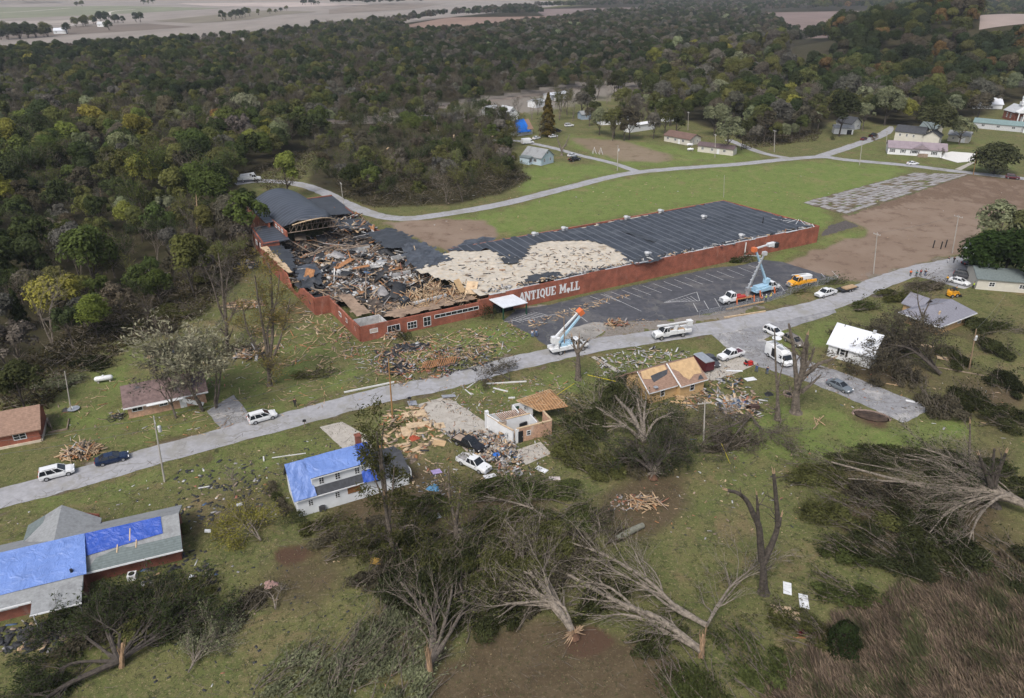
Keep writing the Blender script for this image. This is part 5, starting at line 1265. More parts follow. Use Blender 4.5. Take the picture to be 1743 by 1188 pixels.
def lettering():
 mb = MB(); H_, st, sr = 2.0, .42, .26
 def bar(x0, z0, x1, z1, w_=st):
  d = Vector((x1 - x0, 0, z1 - z0)); n_ = Vector((-d.z, 0, d.x)).normalized() * w_ / 2; o = Vector((0, -.19, 0))
  p, q = Vector((x0, 0, z0)), Vector((x1, 0, z1)); ring = [p - n_, q - n_, q + n_, p + n_]
  mb.hexa([v + o + Vector((0, .05, 0)) for v in ring], [v + o - Vector((0, .005 * (1 + len(mb.v) % 7), 0)) for v in ring])
 def serif(x, z, w_=.75): bar(x - w_ / 2, z, x + w_ / 2, z, .2)
 def A(x): bar(x, 0, x + .6, H_, .3); bar(x + .6, H_, x + 1.2, 0); bar(x + .25, .65, x + .95, .65, .2); serif(x, .1, .6); serif(x + 1.2, .1, .65)
 def Nn(x): bar(x + .1, 0, x + .1, H_, .32); bar(x + .1, H_, x + 1.1, 0, .4); bar(x + 1.1, 0, x + 1.1, H_, .32); serif(x + .1, .1, .6); serif(x + .05, H_ - .1, .6); serif(x + 1.1, H_ - .1, .6)
 def T(x): bar(x + .6, 0, x + .6, H_); bar(x, H_ - .13, x + 1.2, H_ - .13, .26); bar(x + .06, H_, x + .06, H_ - .6, .2); bar(x + 1.14, H_, x + 1.14, H_ - .6, .2); serif(x + .6, .1, .8)
 def I(x): bar(x + .4, 0, x + .4, H_); serif(x + .4, .1, .8); serif(x + .4, H_ - .1, .8)
 def Q(x):
  pts = [(x + .62 + .5 * math.cos(q), H_ / 2 + .82 * math.sin(q)) for q in np.linspace(0, 2 * math.pi, 13)]
  for (p, q) in zip(pts[:-1], pts[1:]): bar(*p, *q, .34)
  bar(x + .6, .45, x + 1.15, -.25, .28)
 def U(x):
  bar(x + .2, H_, x + .2, .5, .4); bar(x + 1.05, H_, x + 1.05, .5, .3); pts = [(x + .62 + .43 * math.cos(q), .5 + .38 * math.sin(q)) for q in np.linspace(math.pi, 2 * math.pi, 7)]
  for (p, q) in zip(pts[:-1], pts[1:]): bar(*p, *q, .32)
  serif(x + .2, H_ - .1, .65); serif(x + 1.05, H_ - .1, .55)
 def E(x): bar(x + .3, 0, x + .3, H_); bar(x, .13, x + 1.15, .13, .26); bar(x, H_ - .13, x + 1.15, H_ - .13, .26); bar(x + .3, 1.02, x + .85, 1.02, .22); bar(x + 1.1, .05, x + 1.1, .6, .18); bar(x + 1.1, H_ - .05, x + 1.1, H_ - .55, .18)
 def Mm(x): bar(x + .2, 0, x + .2, H_, .36); bar(x + .25, H_, x + .8, .5, .36); bar(x + .8, .5, x + 1.35, H_, .3); bar(x + 1.4, 0, x + 1.4, H_, .4); serif(x + .2, .1, .7); serif(x + 1.4, .1, .7); serif(x + .15, H_ - .1, .6); serif(x + 1.45, H_ - .1, .6)
 def Ll(x): bar(x + .3, 0, x + .3, H_); serif(x + .3, H_ - .1, .8); bar(x, .13, x + 1.15, .13, .26); bar(x + 1.1, .05, x + 1.1, .65, .2)
 x = 0
 for fn, wd in ((A, 1.45), (Nn, 1.5), (T, 1.4), (I, .95), (Q, 1.45), (U, 1.45), (E, 2.3), (Mm, 1.75)): fn(x); x += wd
 xs = x; x += 1.15; Ll(x); x += 1.3; Ll(x)
 P = [(xs + .05, .55), (xs + .3, .85), (xs + .75, .9), (xs + 1.05, .7), (xs + 1.0, .3), (xs + .75, .1), (xs + .72, -.25), (xs + .45, -.3), (xs + .35, .05), (xs + .1, .2)]
 mb.prism_xz(P, -.205, -.18)
 o = mb.build('wall_lettering', WHITE, fw); s = 15.1 / (x + 1.2)
 o.scale = (s, 1, 1.02); o.location = LM(34.6, 0, 1.25); o.rotation_euler = (0, -.0, 0)
 mb = MB(); r = random.Random(3)
 for k in range(10): mb.box(LM(30.9 + .33 * k, -.2, 1.95 + r.uniform(-.08, .08)), (.24, .02, r.uniform(.15, .4)))
 mb.build('faded_paint_marks', M('faded_blue_paint', (.30, .36, .42), .9, var=.4), fw)
lettering()
def plank_np(rng, n, poly, zf, lx, ly, lz, tilt, pal):
 """random boards inside a local outline -> verts, quads, material index"""
 xs = [p[0] for p in poly]; ys = [p[1] for p in poly]; P = []
 while len(P) < n:
  q = np.stack([rng.uniform(min(xs), max(xs), n * 3), rng.uniform(min(ys), max(ys), n * 3)], 1); P.extend(q[inpoly(q[:, 0], q[:, 1], poly)])
 P = np.array(P[:n]); z = zf(P[:, 0], P[:, 1])
 L_ = rng.uniform(*lx, (n, 1)); W_ = rng.uniform(*ly, (n, 1)); T_ = rng.uniform(*lz, (n, 1))
 az = rng.uniform(0, 2 * np.pi, n); el = rng.normal(size=n) * tilt; ro = rng.normal(size=n) * tilt
 u = np.stack([np.cos(az) * np.cos(el), np.sin(az) * np.cos(el), np.sin(el)], 1)
 s = unit(np.stack([-np.sin(az), np.cos(az), np.sin(ro)], 1)); s = unit(s - u * np.sum(s * u, 1, keepdims=True)); w_ = np.cross(u, s)
 C = np.concatenate([P, (z + T_[:, 0] / 2 + np.abs(np.sin(el)) * L_[:, 0] * .35)[:, None]], 1)
 cs = [C + u * L_ * a / 2 + s * W_ * b / 2 + w_ * T_ * c_ / 2 for c_ in (-1, 1) for a, b in ((-1, -1), (1, -1), (1, 1), (-1, 1))]
 V_ = np.stack(cs, 1).reshape(-1, 3)
 f = np.array([[0, 3, 2, 1], [4, 5, 6, 7], [0, 1, 5, 4], [1, 2, 6, 5], [2, 3, 7, 6], [3, 0, 4, 7]])
 F_ = (np.arange(n)[:, None, None] * 8 + f[None]).reshape(-1, 4)
 mi = np.repeat(rng.choice(len(pal), n, p=np.array(pal) / sum(pal)), 6)
 return V_, F_, mi
def merge(parts):
 V_, F_, m_ = [], [], []; o = 0
 for v, f, i in parts: V_.append(v); F_.append(f + o); m_.append(i); o += len(v)
 return np.concatenate(V_), np.concatenate(F_), np.concatenate(m_)
RUB_M = [WOOD, WOOD_L, WOOD_O, WOOD_G, M('debris_white', (.40, .40, .395), .8, var=.2), M('debris_black', (.03, .031, .034), .7, var=.3), M('debris_grey', (.26, .25, .25), .9, var=.25), M('debris_brick', (.28, .12, .08), .9, var=.3), M('debris_blue', (.06, .10, .17), .6, var=.4), M('debris_pink', (.32, .245, .19), .9, var=.3)]
def stuff_mesh(name, parts, mats, root=None, label=None):
 V_, F_, mi = merge(parts); o = np_mesh(name, V_, F_, mats)
 o.data.polygons.foreach_set('material_index', mi.astype(np.int32)); o['kind'] = 'stuff'
 if label: o['label'] = label
 if root: like(o, root)
 return o
def mound_z(X, Y):
 b = Y / .998; a = X + .069 * b
 h = 1.5 + .7 * vnoise(X, Y, 9, 61) + .5 * vnoise(X, Y, 3.5, 62)
 h = h + 1.2 * np.exp(-(((a - 20) / 6) ** 2 + ((b - 8) / 4) ** 2)) + .7 * np.exp(-(((a - 8) / 9) ** 2 + ((b - 22) / 8) ** 2))
 h = h - 1.3 * np.exp(-(((a - 10) / 8) ** 2 + ((b - 54) / 5) ** 2))
 return np.maximum(h, .25)
RUB = [LM(*q).xy for q in ((6, 5), (25, 4.5), (28, 1.5), (29, 6), (26, 12), (24, 20), (30, 30), (29, 40), (28, 58), (26, 68), (4.5, 62), (-2.5, 52), (-2.7, 17), (5.5, 17))]
RUB = [(p.x, p.y) for p in RUB]
r9 = np.random.RandomState(9)
gm = sheet('rubble_floor', [(p[0], p[1], 0) for p in RUB], 0.0, .0, M('gap_shade_rubble', (.07, .058, .05), .95, var=.6, scale=.9, extra=stains((.22, .17, .13), .5, .7, .8)), None, .7, 20, .2, mound_z, True, False)  # mound under the rubble, coloured dark brown to paint shade into the holes
like(gm, mall); gm['kind'] = 'stuff'; gm['label'] = 'rubble floor inside the torn-open mall wing, coloured dark as shade in its gaps'
LIT = [LM(*q).xy for q in ((4, 18), (28, 18), (27, 50), (8, 46), (-2, 40))]; LIT = [(p.x, p.y) for p in LIT]
LUM = [LM(*q).xy for q in ((10, 4), (25, 3), (28.5, 3), (27, 11), (14, 12))]; LUM = [(p.x, p.y) for p in LUM]
stuff_mesh('rubble', [
 plank_np(r9, 760, RUB, mound_z, (1.0, 4.5), (.08, .25), (.04, .12), .3, [18, 8, 14, 32, 5, 8, 5, 6, 0, 4]), plank_np(r9, 46, RUB, lambda x, y: mound_z(x, y) + .5, (5, 10), (.16, .3), (.12, .25), .16, [8, 2, 10, 70, 2, 0, 8, 0, 0, 0]),
 plank_np(r9, 1500, RUB, mound_z, (.2, 1.0), (.1, .5), (.03, .15), .5, [6, 5, 8, 18, 9, 28, 16, 10, 1, 8]),
 plank_np(r9, 520, LIT, lambda x, y: mound_z(x, y) + .15, (.25, 1.5), (.2, .9), (.05, .35), .5, [2, 3, 4, 2, 60, 8, 8, 2, 1, 4]),
 plank_np(r9, 150, RUB, lambda x, y: mound_z(x, y) + .3, (1.5, 5.0), (1.0, 3.0), (.03, .07), .3, [1, 2, 5, 4, 4, 76, 4, 0, 0, 0]),
 plank_np(r9, 420, LUM, lambda x, y: mound_z(x, y) + .35, (1.2, 4.2), (.08, .2), (.05, .12), .5, [50, 35, 10, 4, 1, 0, 0, 0, 0, 0]),
 plank_np(r9, 330, [tuple(LM(*q).xy) for q in ((30, 1), (66, 1), (66, 14), (50, 22), (26, 22))], lambda x, y: x * 0 + 4.32, (.15, 1.6), (.06, .35), (.02, .07), .1, [2, 12, 1, 10, 8, 22, 16, 0, 0, 24]),
 plank_np(r9, 260, [tuple(LM(*q).xy) for q in ((27, .4), (124, .4), (124, 1.4), (27, 2.2))], lambda x, y: x * 0 + 4.45, (.3, 1.6), (.1, .4), (.03, .15), .2, [3, 8, 1, 4, 24, 20, 14, 0, 0, 4]),
 plank_np(r9, 320, [tuple(LM(*q).xy) for q in ((17, 58), (27, 56), (28, 72), (26, 88), (19, 76))], lambda x, y: x * 0 + 2.9 + .8 * vnoise(x, y, 5, 66), (.5, 3.2), (.1, .6), (.05, .2), .4, [8, 4, 8, 24, 14, 26, 10, 4, 0, 4])],
 RUB_M, mall, 'splintered timber, ceiling tiles and torn roofing heaped inside the ruined mall wing')
def board(a, b, z, l, w_, th, rz, el, mat, name, label, cat, root=mall, group=None):
 mb = MB(); M_ = Matrix.Rotation(rz, 3, 'Z') @ Matrix.Rotation(-el, 3, 'Y'); mb.box((0, 0, 0), (l, w_, th), 0, 0, M_)
 o = mb.build(name, mat); p = LM(a, b, z); c, s = math.cos(MTH), math.sin(MTH)
 o.location = MO + Vector((p.x * c - p.y * s, p.x * s + p.y * c, p.z)) * MS; o.rotation_euler = (0, 0, MTH); o.scale = (MS,) * 3
 return tag(o, label, cat, group)
board(10.5, 36, 3.0, 5.5, 1.6, .12, .5, .12, WOOD_O, 'wall_panel', 'large orange timber panel lying across the white rubble in the mall', 'timber panel')
board(13.0, 32, 2.9, 4.0, 1.2, .12, -.4, .15, WOOD_O, 'wall_panel', 'smaller orange timber panel just below the large one in the mall rubble', 'timber panel')
board(26.3, 5.0, 4.4, 3.2, 2.4, .06, .9, .6, WOOD_L, 'plywood_sheet', 'plywood sheet tipped upright at the right end of the lumber heap', 'plywood sheet')
board(24.2, 6.2, 4.8, 3.0, 1.6, .06, 1.9, .9, DECK, 'plywood_sheet', 'narrow orange plywood sheet standing on the lumber heap beside the canopy', 'plywood sheet')
board(17, 5.6, 3.4, 8.0, .5, .5, .12, .0, GALV, 'duct', 'long pale metal duct lying behind the office strip windows', 'duct')
board(12.5, 7.0, 3.0, 1.5, 1.8, 2.4, .3, .35, MEMB, 'roof_unit', 'dark leaning roof unit beside the pale splayed timbers of the mall', 'roof unit')
board(26.5, 32, 4.2, 6.0, .18, .18, 1.3, .2, WOOD_L, 'beam', 'pale beam jutting over the bare dirt behind the mall', 'beam')
board(5.5, 28.5, 3.6, 3.6, .2, .2, 1.2, .5, PIPEW, 'bent_pipe', 'white bent pipe at the broken left wall of the mall wing', 'pipe')
for k, (a, b, rz) in enumerate(((8, 46, .3), (16, 45, -.2), (21, 42, .6))):
 board(a, b, 3.4, 9.0 - k, .3, .3, rz, .06, WOOD_G, 'roof_beam', ['grey-brown roof beam below the open end of the gym vault', 'grey-brown roof beam across the middle of the mall wreck', 'grey-brown roof beam near the back edge of the mall wreck'][k], 'beam')
def yw(a, b): return yaw(a, b)
o_ = (915, 283)
t = bhouse('pale blue cottage with battered grey roof by the side road', (921.2, 282.2), yw((921.2, 282.2), (951.2, 274)), 7.4, 9.2, 2.9, 5.4, BSIDE, SH_GREY, 'y', [((1.9, 0, 1.7), '-y', .9, 1.2), ((5.4, 0, 1.7), '-y', .9, 1.2), ((3.7, 0, 4.2), '-y', .7, .8, 0, 0), ((0, 3, 1.6), '-x', 1.6, 1.2, 2, 0), ((0, 6.6, 1.6), '-x', 1.6, 1.2, 2, 0)], [((0, 4.9, 0), '-x')])
m = MB(); m.box((-1.0, 6.5, .35), (2, 4.6, .7)); m.box((-1.9, 6.5, 1.6), (.12, 4.6, 1.8)); m.build('porch', BSIDE, t); m = MB(); slab(m, (-2.2, 9.0, 2.5), (-2.2, 4.0, 2.5), (.1, 4.0, 3.0), (.1, 9.0, 3.0), .1); m.build('porch_roof', SH_DGREY, t)
def tarp_house():
 t = bhouse('small house draped almost wholly in a bright blue tarp', (879, 232), yw((879, 232), (914, 227)), 9, 7, 2.6, 6.0, WHITE, SH_BROWN, 'x', [((2, 0, 1.4), '-y', 1, 1), ((6.6, 0, 1.4), '-y', 1, 1)])
 like(tag(ripple_sheet('roof_tarp', TARP_B, [(-.6, -.9, 1.6), (7.2, -1.0, 1.3), (6.6, 3.55, 6.3), (1.6, 3.6, 6.25)], 16, 12, .14, .15, 21), 'bright blue tarp wrapped over the far small house', 'tarp'), t)
 like(tag(ripple_sheet('roof_tarp', TARP_B, [(7.2, -1.0, 1.3), (9.8, 1.2, .5), (9.3, 4.6, 3.2), (6.6, 3.55, 6.3)], 10, 10, .16, .15, 22), 'bright blue tarp tail hanging off the end of the far tarped house', 'tarp'), t)
tarp_house()
bhouse('white gabled cottage behind the blue tarped house', (862, 207), yw((862, 207), (892, 203)), 8, 8, 3.2, 6.4, WHITE, GALV, 'y', [((2.2, 0, 1.8), '-y', 1, 1.3), ((5.6, 0, 1.8), '-y', 1, 1.3), ((4, 0, 4.6), '-y', .9, 1, 0, 0)], [], 'house')
bhouse('white two storey house left of the gabled cottage in the trees', (836, 206), yw((836, 206), (856, 203)), 6, 7, 4.6, 6.6, WHITE, GALV, 'x', [((1.5, 0, 3.3), '-y', .9, 1.2), ((4.3, 0, 3.3), '-y', .9, 1.2)])
bhouse('low house with long rust brown roof by the plowed plot', (1130, 240), yw((1130, 240), (1172, 248)), 13.5, 7.5, 2.6, 4.2, CSIDE, M('rust_roof', (.13, .082, .068), .85, var=.15, scale=.6), 'x', [((2, 0, 1.5), '-y', 1.2, 1), ((6, 0, 1.5), '-y', 1.2, 1), ((10, 0, 1.5), '-y', 1.2, 1), ((13.5, 2.4, 1.5), '+x', .9, 1), ((13.5, 5.2, 1.5), '+x', .9, 1)], [((8, 0, 0), '-y')])
bhouse('cream mobile home with dark maroon roof under the round tree', (1187, 258), yw((1187, 258), (1236, 264)), 14.5, 4.5, 2.6, 3.6, CSIDE, M('maroon_roof', (.10, .072, .075), .8, var=.15), 'x', [((2, 0, 1.5), '-y', 1.1, 1), ((6, 0, 1.5), '-y', 1.1, 1), ((11, 0, 1.5), '-y', 1.1, 1)], [((8.5, 0, 0), '-y')])
bhouse('long white trailer home with rounded roof in the village trees', (1072, 226), yw((1072, 226), (1126, 218)), 16, 4, 3.0, 3.5, WHITE, WHITE, 'x', [((2, 0, 1.7), '-y', 1, .8), ((6, 0, 1.7), '-y', 1, .8), ((12, 0, 1.7), '-y', 1, .8)], [((9, 0, 0), '-y')])
bhouse('white low house behind the long trailer in the trees', (1022, 213), yw((1022, 213), (1074, 211)), 14, 7, 3, 4.4, WHITE, GALV, 'x', [((3, 0, 1.6), '-y', 1, 1), ((9, 0, 1.6), '-y', 1, 1)])
bhouse('small blue-grey shed left of the white low house', (990, 204), yw((990, 204), (1006, 203)), 5, 5, 2.6, 3.8, M('blue_grey_siding', (.25, .31, .37), .8), SH_GREY, 'x', [((2.5, 0, 1.5), '-y', 1, 1)])
bhouse('white metal shed by the railway yard', (912, 184), yw((912, 184), (930, 181)), 7, 6, 3, 4, WHITE, TIN, 'x', [((3, 0, 1.5), '-y', 1, 1)], (), 'shed', cat='shed')
bhouse('long white freight building beside the railway', (938, 172), yw((938, 172), (985, 165)), 14, 6, 3.2, 4.0, GALV, TIN, 'x', [((3, 0, 1.6), '-y', 1.2, 1), ((9, 0, 1.6), '-y', 1.2, 1)], (), 'shed', cat='shed')
bhouse('white shed tucked at the right of the village trees', (1135, 208), yw((1135, 208), (1148, 206)), 5, 4, 2.4, 3.4, WHITE, SH_GREY, 'x', [((2.5, 0, 1.4), '-y', .8, .8)], (), 'shed', cat='shed')
bhouse('grey house with dark roof behind the dark conifer', (1448, 222), yw((1448, 222), (1472, 218)), 7, 8, 3, 5.4, GALV, SH_BLACK, 'y', [((2, 0, 1.6), '-y', .9, 1.2), ((5, 0, 1.6), '-y', .9, 1.2)])
bhouse('low white garage with black door beside the grey house', (1419, 228), yw((1419, 228), (1447, 229)), 8, 5, 2.7, 3.7, WHITE, SH_GREY, 'x', [((2.4, 0, 1.4), '-y', .8, .7)], [((6.4, 0, 0), '-y', 2.0, 2.0, DARK)], 'garage', cat='garage')
def white_farm():
 t = bhouse('cream two storey house with black roof behind the long mobile home', (1520, 243), yw((1520, 243), (1556, 247)), 11, 7, 5.0, 7.0, CSIDE, SH_BLACK, 'x', [((2, 0, 3.6), '-y', .8, 1.1), ((4.6, 0, 3.6), '-y', .8, 1.1), ((7.2, 0, 3.6), '-y', .8, 1.1)])
 m = MB(); gable_walls(m, 11, 17, -.5, 6, 4.4, 6.2, 'y'); m.build('wing_wall', CSIDE, t); m = MB(); gable_roof(m, 11, 17, -.5, 6, 4.4, 6.2, 'y'); m.build('wing_roof', SH_BLACK, t)
white_farm()
def mobile():
 t = bhouse('long white mobile home with mauve metal roof facing the back road', (1510, 262), yw((1510, 262), (1583, 267)), 20.5, 8.0, 2.7, 4.6, WHITE, MAUVE_TIN, 'x', [((1.6, 0, 1.5), '-y', 1.0, 1.2), ((5.4, 0, 1.5), '-y', 1.0, 1.2), ((9.6, 0, 1.5), '-y', 2.2, 1.2, 3, 0), ((16.4, 0, 1.5), '-y', 1.2, 1.2)], [((13, 0, .2), '-y')])
 m = MB()
 for x in (.85, 2.35, 4.65, 6.15, 8.2, 11.0, 15.55, 17.25): m.box((x, -.04, 1.5), (.32, .07, 1.3))
 m.build('shutter', BLACKP, t)
 m = MB(); m.prism_xz([(8.6, 2.85), (14.6, 2.85), (11.6, 4.5)], -.55, 4.0); m.build('porch_gable', MAUVE_TIN, t)
 m = MB(); m.box((12.4, -1.2, .3), (3.4, 2.0, .6)); m.box((12.4, -2.2, 1.0), (3.4, .1, .9)); m.build('porch', WOOD_G, t)
mobile()
bhouse('cream garage under the spreading tree right of the mobile home', (1612, 240), yw((1612, 240), (1640, 243)), 8, 6, 2.8, 4.2, CSIDE, SH_GREY, 'x', [((2, 0, 1.5), '-y', .8, .8)], [((5.4, 0, 0), '-y', 2.4, 2.1)], 'garage', cat='garage')
bhouse('pale house behind the spreading tree with grey roof', (1590, 232), yw((1590, 232), (1610, 226)), 8, 7, 3.0, 5, CSIDE, SH_DGREY, 'y', [((2, 0, 1.6), '-y', .9, 1.0)])
def church():
 t = bhouse('brick church with white columned porch and white cupola', (1724, 208), yw((1724, 208), (1744, 208)), 8, 9, 4.6, 7.4, BRICK_D, GALV, 'y', [((0, 3, 2.6), '-x', 1, 2.2), ((0, 6, 2.6), '-x', 1, 2.2)], [((4, 0, 0), '-y', 1.6, 2.6)], 'church', cat='church')
 m = MB(); m.prism_xz([(-.6, 5.0), (8.6, 5.0), (4, 8.2)], -3.0, -.3); m.box((4, -1.6, 4.8), (9, 3, .4)); m.build('portico', WHITE, t)
 for x in (.2, 2.7, 5.3, 7.8):
  m = MB(); m.lathe([(.38, 0), (.3, .3), (.26, 4.6)], 10, (x, -2.7, 0)); m.build('column', WHITE, t)
 m = MB(); m.box((4, 2.4, 8.4), (2.2, 2.2, 1.6)); m.lathe([(.9, 9.2), (.9, 11.0), (1.1, 11.1), (.7, 12.0), (.12, 12.3), (.05, 15.5)], 8, (4, 2.4, 0)); m.build('steeple', WHITE, t)
church()
def teal():
 t = bhouse('long low building with teal roof below the church', (1655, 218), yw((1655, 218), (1720, 224)), 20, 7, 2.8, 4.2, GALV, TEAL, 'x', [((4, 0, 1.7), '-y', 1.4, 1), ((10, 0, 1.7), '-y', 1.4, 1), ((16, 0, 1.7), '-y', 1.4, 1)])
 m = MB(); gable_walls(m, 20, 29, -1.5, 7, 3.2, 5.4, 'y'); m.build('wing_wall', WHITE, t); m = MB(); gable_roof(m, 20, 29, -1.5, 7, 3.2, 5.4, 'y'); m.build('wing_roof', M('pale_blue_roof', (.48, .56, .60), .5, var=.12), t)
teal()
bhouse('white hall half hidden behind the brown trees left of the church', (1655, 188), yw((1655, 188), (1690, 189)), 14, 9, 3.5, 6, WHITE, TIN, 'x', [((3, 0, 1.8), '-y', 1, 1.2), ((9, 0, 1.8), '-y', 1, 1.2)])
bhouse('low dark roofed house at the right edge behind the big conifer', (1660, 492), yw((1660, 492), (1720, 497)), 13, 8, 2.6, 4.0, CSIDE, SH_DGREY, 'x', [((3, 0, 1.4), '-y', 1.2, 1), ((9, 0, 1.4), '-y', 1.2, 1)])
bhouse('tiny white farmhouse in the far tree clump', (166, 46), 0, 10, 8, 4, 7, WHITE, GALV, 'x', [((3, 0, 2.4), '-y', 1.2, 1.4)], (), 'farmhouse', cat='farmhouse')
bhouse('tiny white barn at the end of the far field hedgerow', (92, 58), .3, 14, 9, 4, 7, WHITE, TIN, 'x', [((3, 0, 2.4), '-y', 1.2, 1.4)], (), 'barn', cat='barn')
# ------------------------------------------------------------------ vehicles
def loft(mb, st, top=.93, mi=0):
 """rounded box lofted along x through stations (x, half width, z bottom, z top)"""
 rings = []
 for x, hw, z0, z1 in st:
  zm = z0 + (z1 - z0) * .55; c = .06
  rings.append([(x, -hw + .05, z0), (x, hw - .05, z0), (x, hw, zm - .1), (x, hw, zm + .05), (x, hw * top, z1 - c * .6), (x, hw * top - .1, z1), (x, -hw * top + .1, z1), (x, -hw * top, z1 - c * .6), (x, -hw, zm + .05), (x, -hw, zm - .1)])
 n = len(rings[0]); vs = [v for r in rings for v in r]; fs = []
 for i in range(len(rings) - 1):
  for j in range(n): fs.append((i * n + j, i * n + (j + 1) % n, (i + 1) * n + (j + 1) % n, (i + 1) * n + j))
 fs.append(tuple(range(n))[::-1]); fs.append(tuple((len(rings) - 1) * n + j for j in range(n)))
 return mb.add(vs, fs, mi)
def wheel(t, x, y, r, w=.24):
 s = 1 if y > 0 else -1
 m = MB(); m.cyl((x, y - s * w / 2, r), r, (0, 1, 0), w, 16); wh = m.build('wheel', TYRE, t)
 m = MB(); m.cyl((x, y + s * .012, r), r * .62, (0, 1, 0), .03, 12); m.cyl((x, y + s * .03, r), r * .2, (0, 1, 0), .03, 8); m.build('rim', RIM, wh)
def greenhouse(t, xr, xf, rr, rf, z0, z1, wb, wt, paint, mids=()):
 """glass cabin with painted roof and pillars"""
 lo = [Vector((xr, -wb, z0)), Vector((xf, -wb, z0)), Vector((xf, wb, z0)), Vector((xr, wb, z0))]
 hi = [Vector((rr, -wt, z1)), Vector((rf, -wt, z1)), Vector((rf, wt, z1)), Vector((rr, wt, z1))]
 m = MB(); m.hexa(lo, hi); m.build('cabin_glass', GLASS, t)
 m = MB(); m.hexa([v + Vector((0, 0, -.03)) for v in hi], [Vector((v.x * .97 + (rr + rf) / 2 * .03, v.y * .9, z1 + .06)) for v in hi]);
 for a, b in zip(lo, hi): m.tube([a, b], .055, 5)
 for y in (-1, 1):
  for f in mids: m.tube([(xr + (xf - xr) * f, y * wb, z0), (rr + (rf - rr) * f, y * wt, z1)], .05, 5)
 m.build('roof', paint, t)
def lights(t, xf, xr, zf, zr, y):
 for s in (-1, 1):
  m = MB(); m.box((xf, s * y, zf), (.14, .36, .16)); m.build('headlight', LAMP, t)
  m = MB(); m.box((xr, s * y, zr), (.1, .22, .3)); m.build('taillight', TAIL, t)
def car(label, rear, front, kind, paint, cat=None, group=None, bed=None, scale=1.0, z=0.0):
 A, B = at(*rear), at(*front); c = (A + B) / 2; c.z = z + .045
 t = thing({'sedan': 'sedan', 'suv': 'suv', 'pickup': 'pickup_truck', 'van': 'van'}[kind], label, cat or {'sedan': 'car', 'suv': 'car', 'pickup': 'pickup', 'van': 'van'}[kind], c, math.atan2(B.y - A.y, B.x - A.x), group, scale)
 m = MB()
 if kind == 'sedan':
  loft(m, [(-2.42, .74, .42, .84), (-2.3, .86, .3, .98), (-1.3, .92, .24, 1.0), (.9, .92, .24, .97), (1.9, .9, .26, .87), (2.36, .76, .36, .70), (2.42, .66, .4, .62)]); m.build('body', paint, t)
  greenhouse(t, -1.85, 1.1, -1.05, .25, .97, 1.42, .84, .64, paint, (.5,)); lights(t, 2.33, -2.4, .66, .78, .62)
  for x in (-1.4, 1.5):
   for y in (-.93, .93): wheel(t, x, y, .33)
 elif kind == 'suv':
  loft(m, [(-2.38, .8, .48, 1.0), (-2.3, .92, .36, 1.12), (1.0, .95, .3, 1.1), (1.95, .93, .33, 1.03), (2.35, .84, .42, .88), (2.42, .74, .46, .76)]); m.build('body', paint, t)
  greenhouse(t, -2.28, 1.25, -2.05, .35, 1.08, 1.72, .9, .74, paint, (.3, .66)); lights(t, 2.34, -2.36, .82, 1.0, .68)
  m = MB(); m.tube([(-1.7, .66, 1.83), (.1, .66, 1.83)], .03, 4); m.tube([(-1.7, -.66, 1.83), (.1, -.66, 1.83)], .03, 4); m.build('roof_rail', BLACKP, t)
  for x in (-1.42, 1.5):
   for y in (-.96, .96): wheel(t, x, y, .37)
 elif kind == 'pickup':
  loft(m, [(-.95, .97, .42, 1.16), (1.2, .98, .38, 1.16), (2.4, .95, .4, 1.1), (2.8, .88, .48, .98), (2.86, .78, .52, .86)])
  m.box((-1.95, 0, .62), (2.0, 1.9, .3)); m.box((-1.95, .93, .95), (2.0, .1, .5)); m.box((-1.95, -.93, .95), (2.0, .1, .5)); m.box((-2.92, 0, .93), (.08, 1.9, .5)); m.build('body', paint, t)
  greenhouse(t, -.95, 1.35, -.75, .55, 1.12, 1.82, .92, .76, paint, (.45,)); lights(t, 2.78, -2.95, .86, 1.0, .72)
  m = MB(); m.box((2.86, 0, .5), (.16, 1.8, .2)); m.box((-3.0, 0, .52), (.14, 1.8, .18)); m.box((2.84, 0, .82), (.06, 1.1, .3)); m.build('bumper', METAL if paint is not P_BLACK else BLACKP, t)
  if bed:
   m = MB(); m.box((-1.95, 0, .92), (1.85, 1.7, .3)); m.build('bed_load', bed, t)
  else:
   m = MB(); m.box((-1.95, 0, .79), (1.88, 1.74, .04)); m.build('bed_liner', BLACKP, t)
  for x in (-1.9, 1.75):
   for y in (-.98, .98): wheel(t, x, y, .4, .28)
 else:
  loft(m, [(-3.0, .98, .45, 2.5), (-2.95, 1.0, .4, 2.6), (1.1, 1.0, .4, 2.6), (1.75, .98, .4, 2.2)], .88); loft(m, [(1.6, .98, .4, 1.35), (2.6, .95, .42, 1.12), (3.0, .85, .5, .95)]); m.build('body', paint, t)
  m = MB(); m.hexa([(1.76, -.86, 1.32), (2.35, -.84, 1.22), (2.35, .84, 1.22), (1.76, .86, 1.32)], [(1.3, -.8, 2.2), (1.5, -.78, 2.2), (1.5, .78, 2.2), (1.3, .8, 2.2)]); m.build('windscreen', GLASS, t)
  for s in (-1, 1):
   m = MB(); m.box((1.25, s * .96, 1.55), (.8, .07, .55)); m.build('side_window', GLASS, t)
  lights(t, 2.95, -3.0, .85, 1.1, .7)
  for x in (-1.9, 1.95):
   for y in (-1.0, 1.0): wheel(t, x, y, .37)
 for s in (-1, 1):
  if kind != 'van':
   m = MB(); m.box(({'sedan': .85, 'suv': 1.0, 'pickup': 1.1}[kind], s * {'sedan': .98, 'suv': 1.02, 'pickup': 1.06}[kind], {'sedan': .98, 'suv': 1.12, 'pickup': 1.2}[kind]), (.14, .16, .13)); m.build('wing_mirror', paint, t)
 return t
SC_V = 1.0
car('white estate SUV driving on the main road behind the navy sedan', (71, 817), (126, 803), 'suv', P_WHITE)
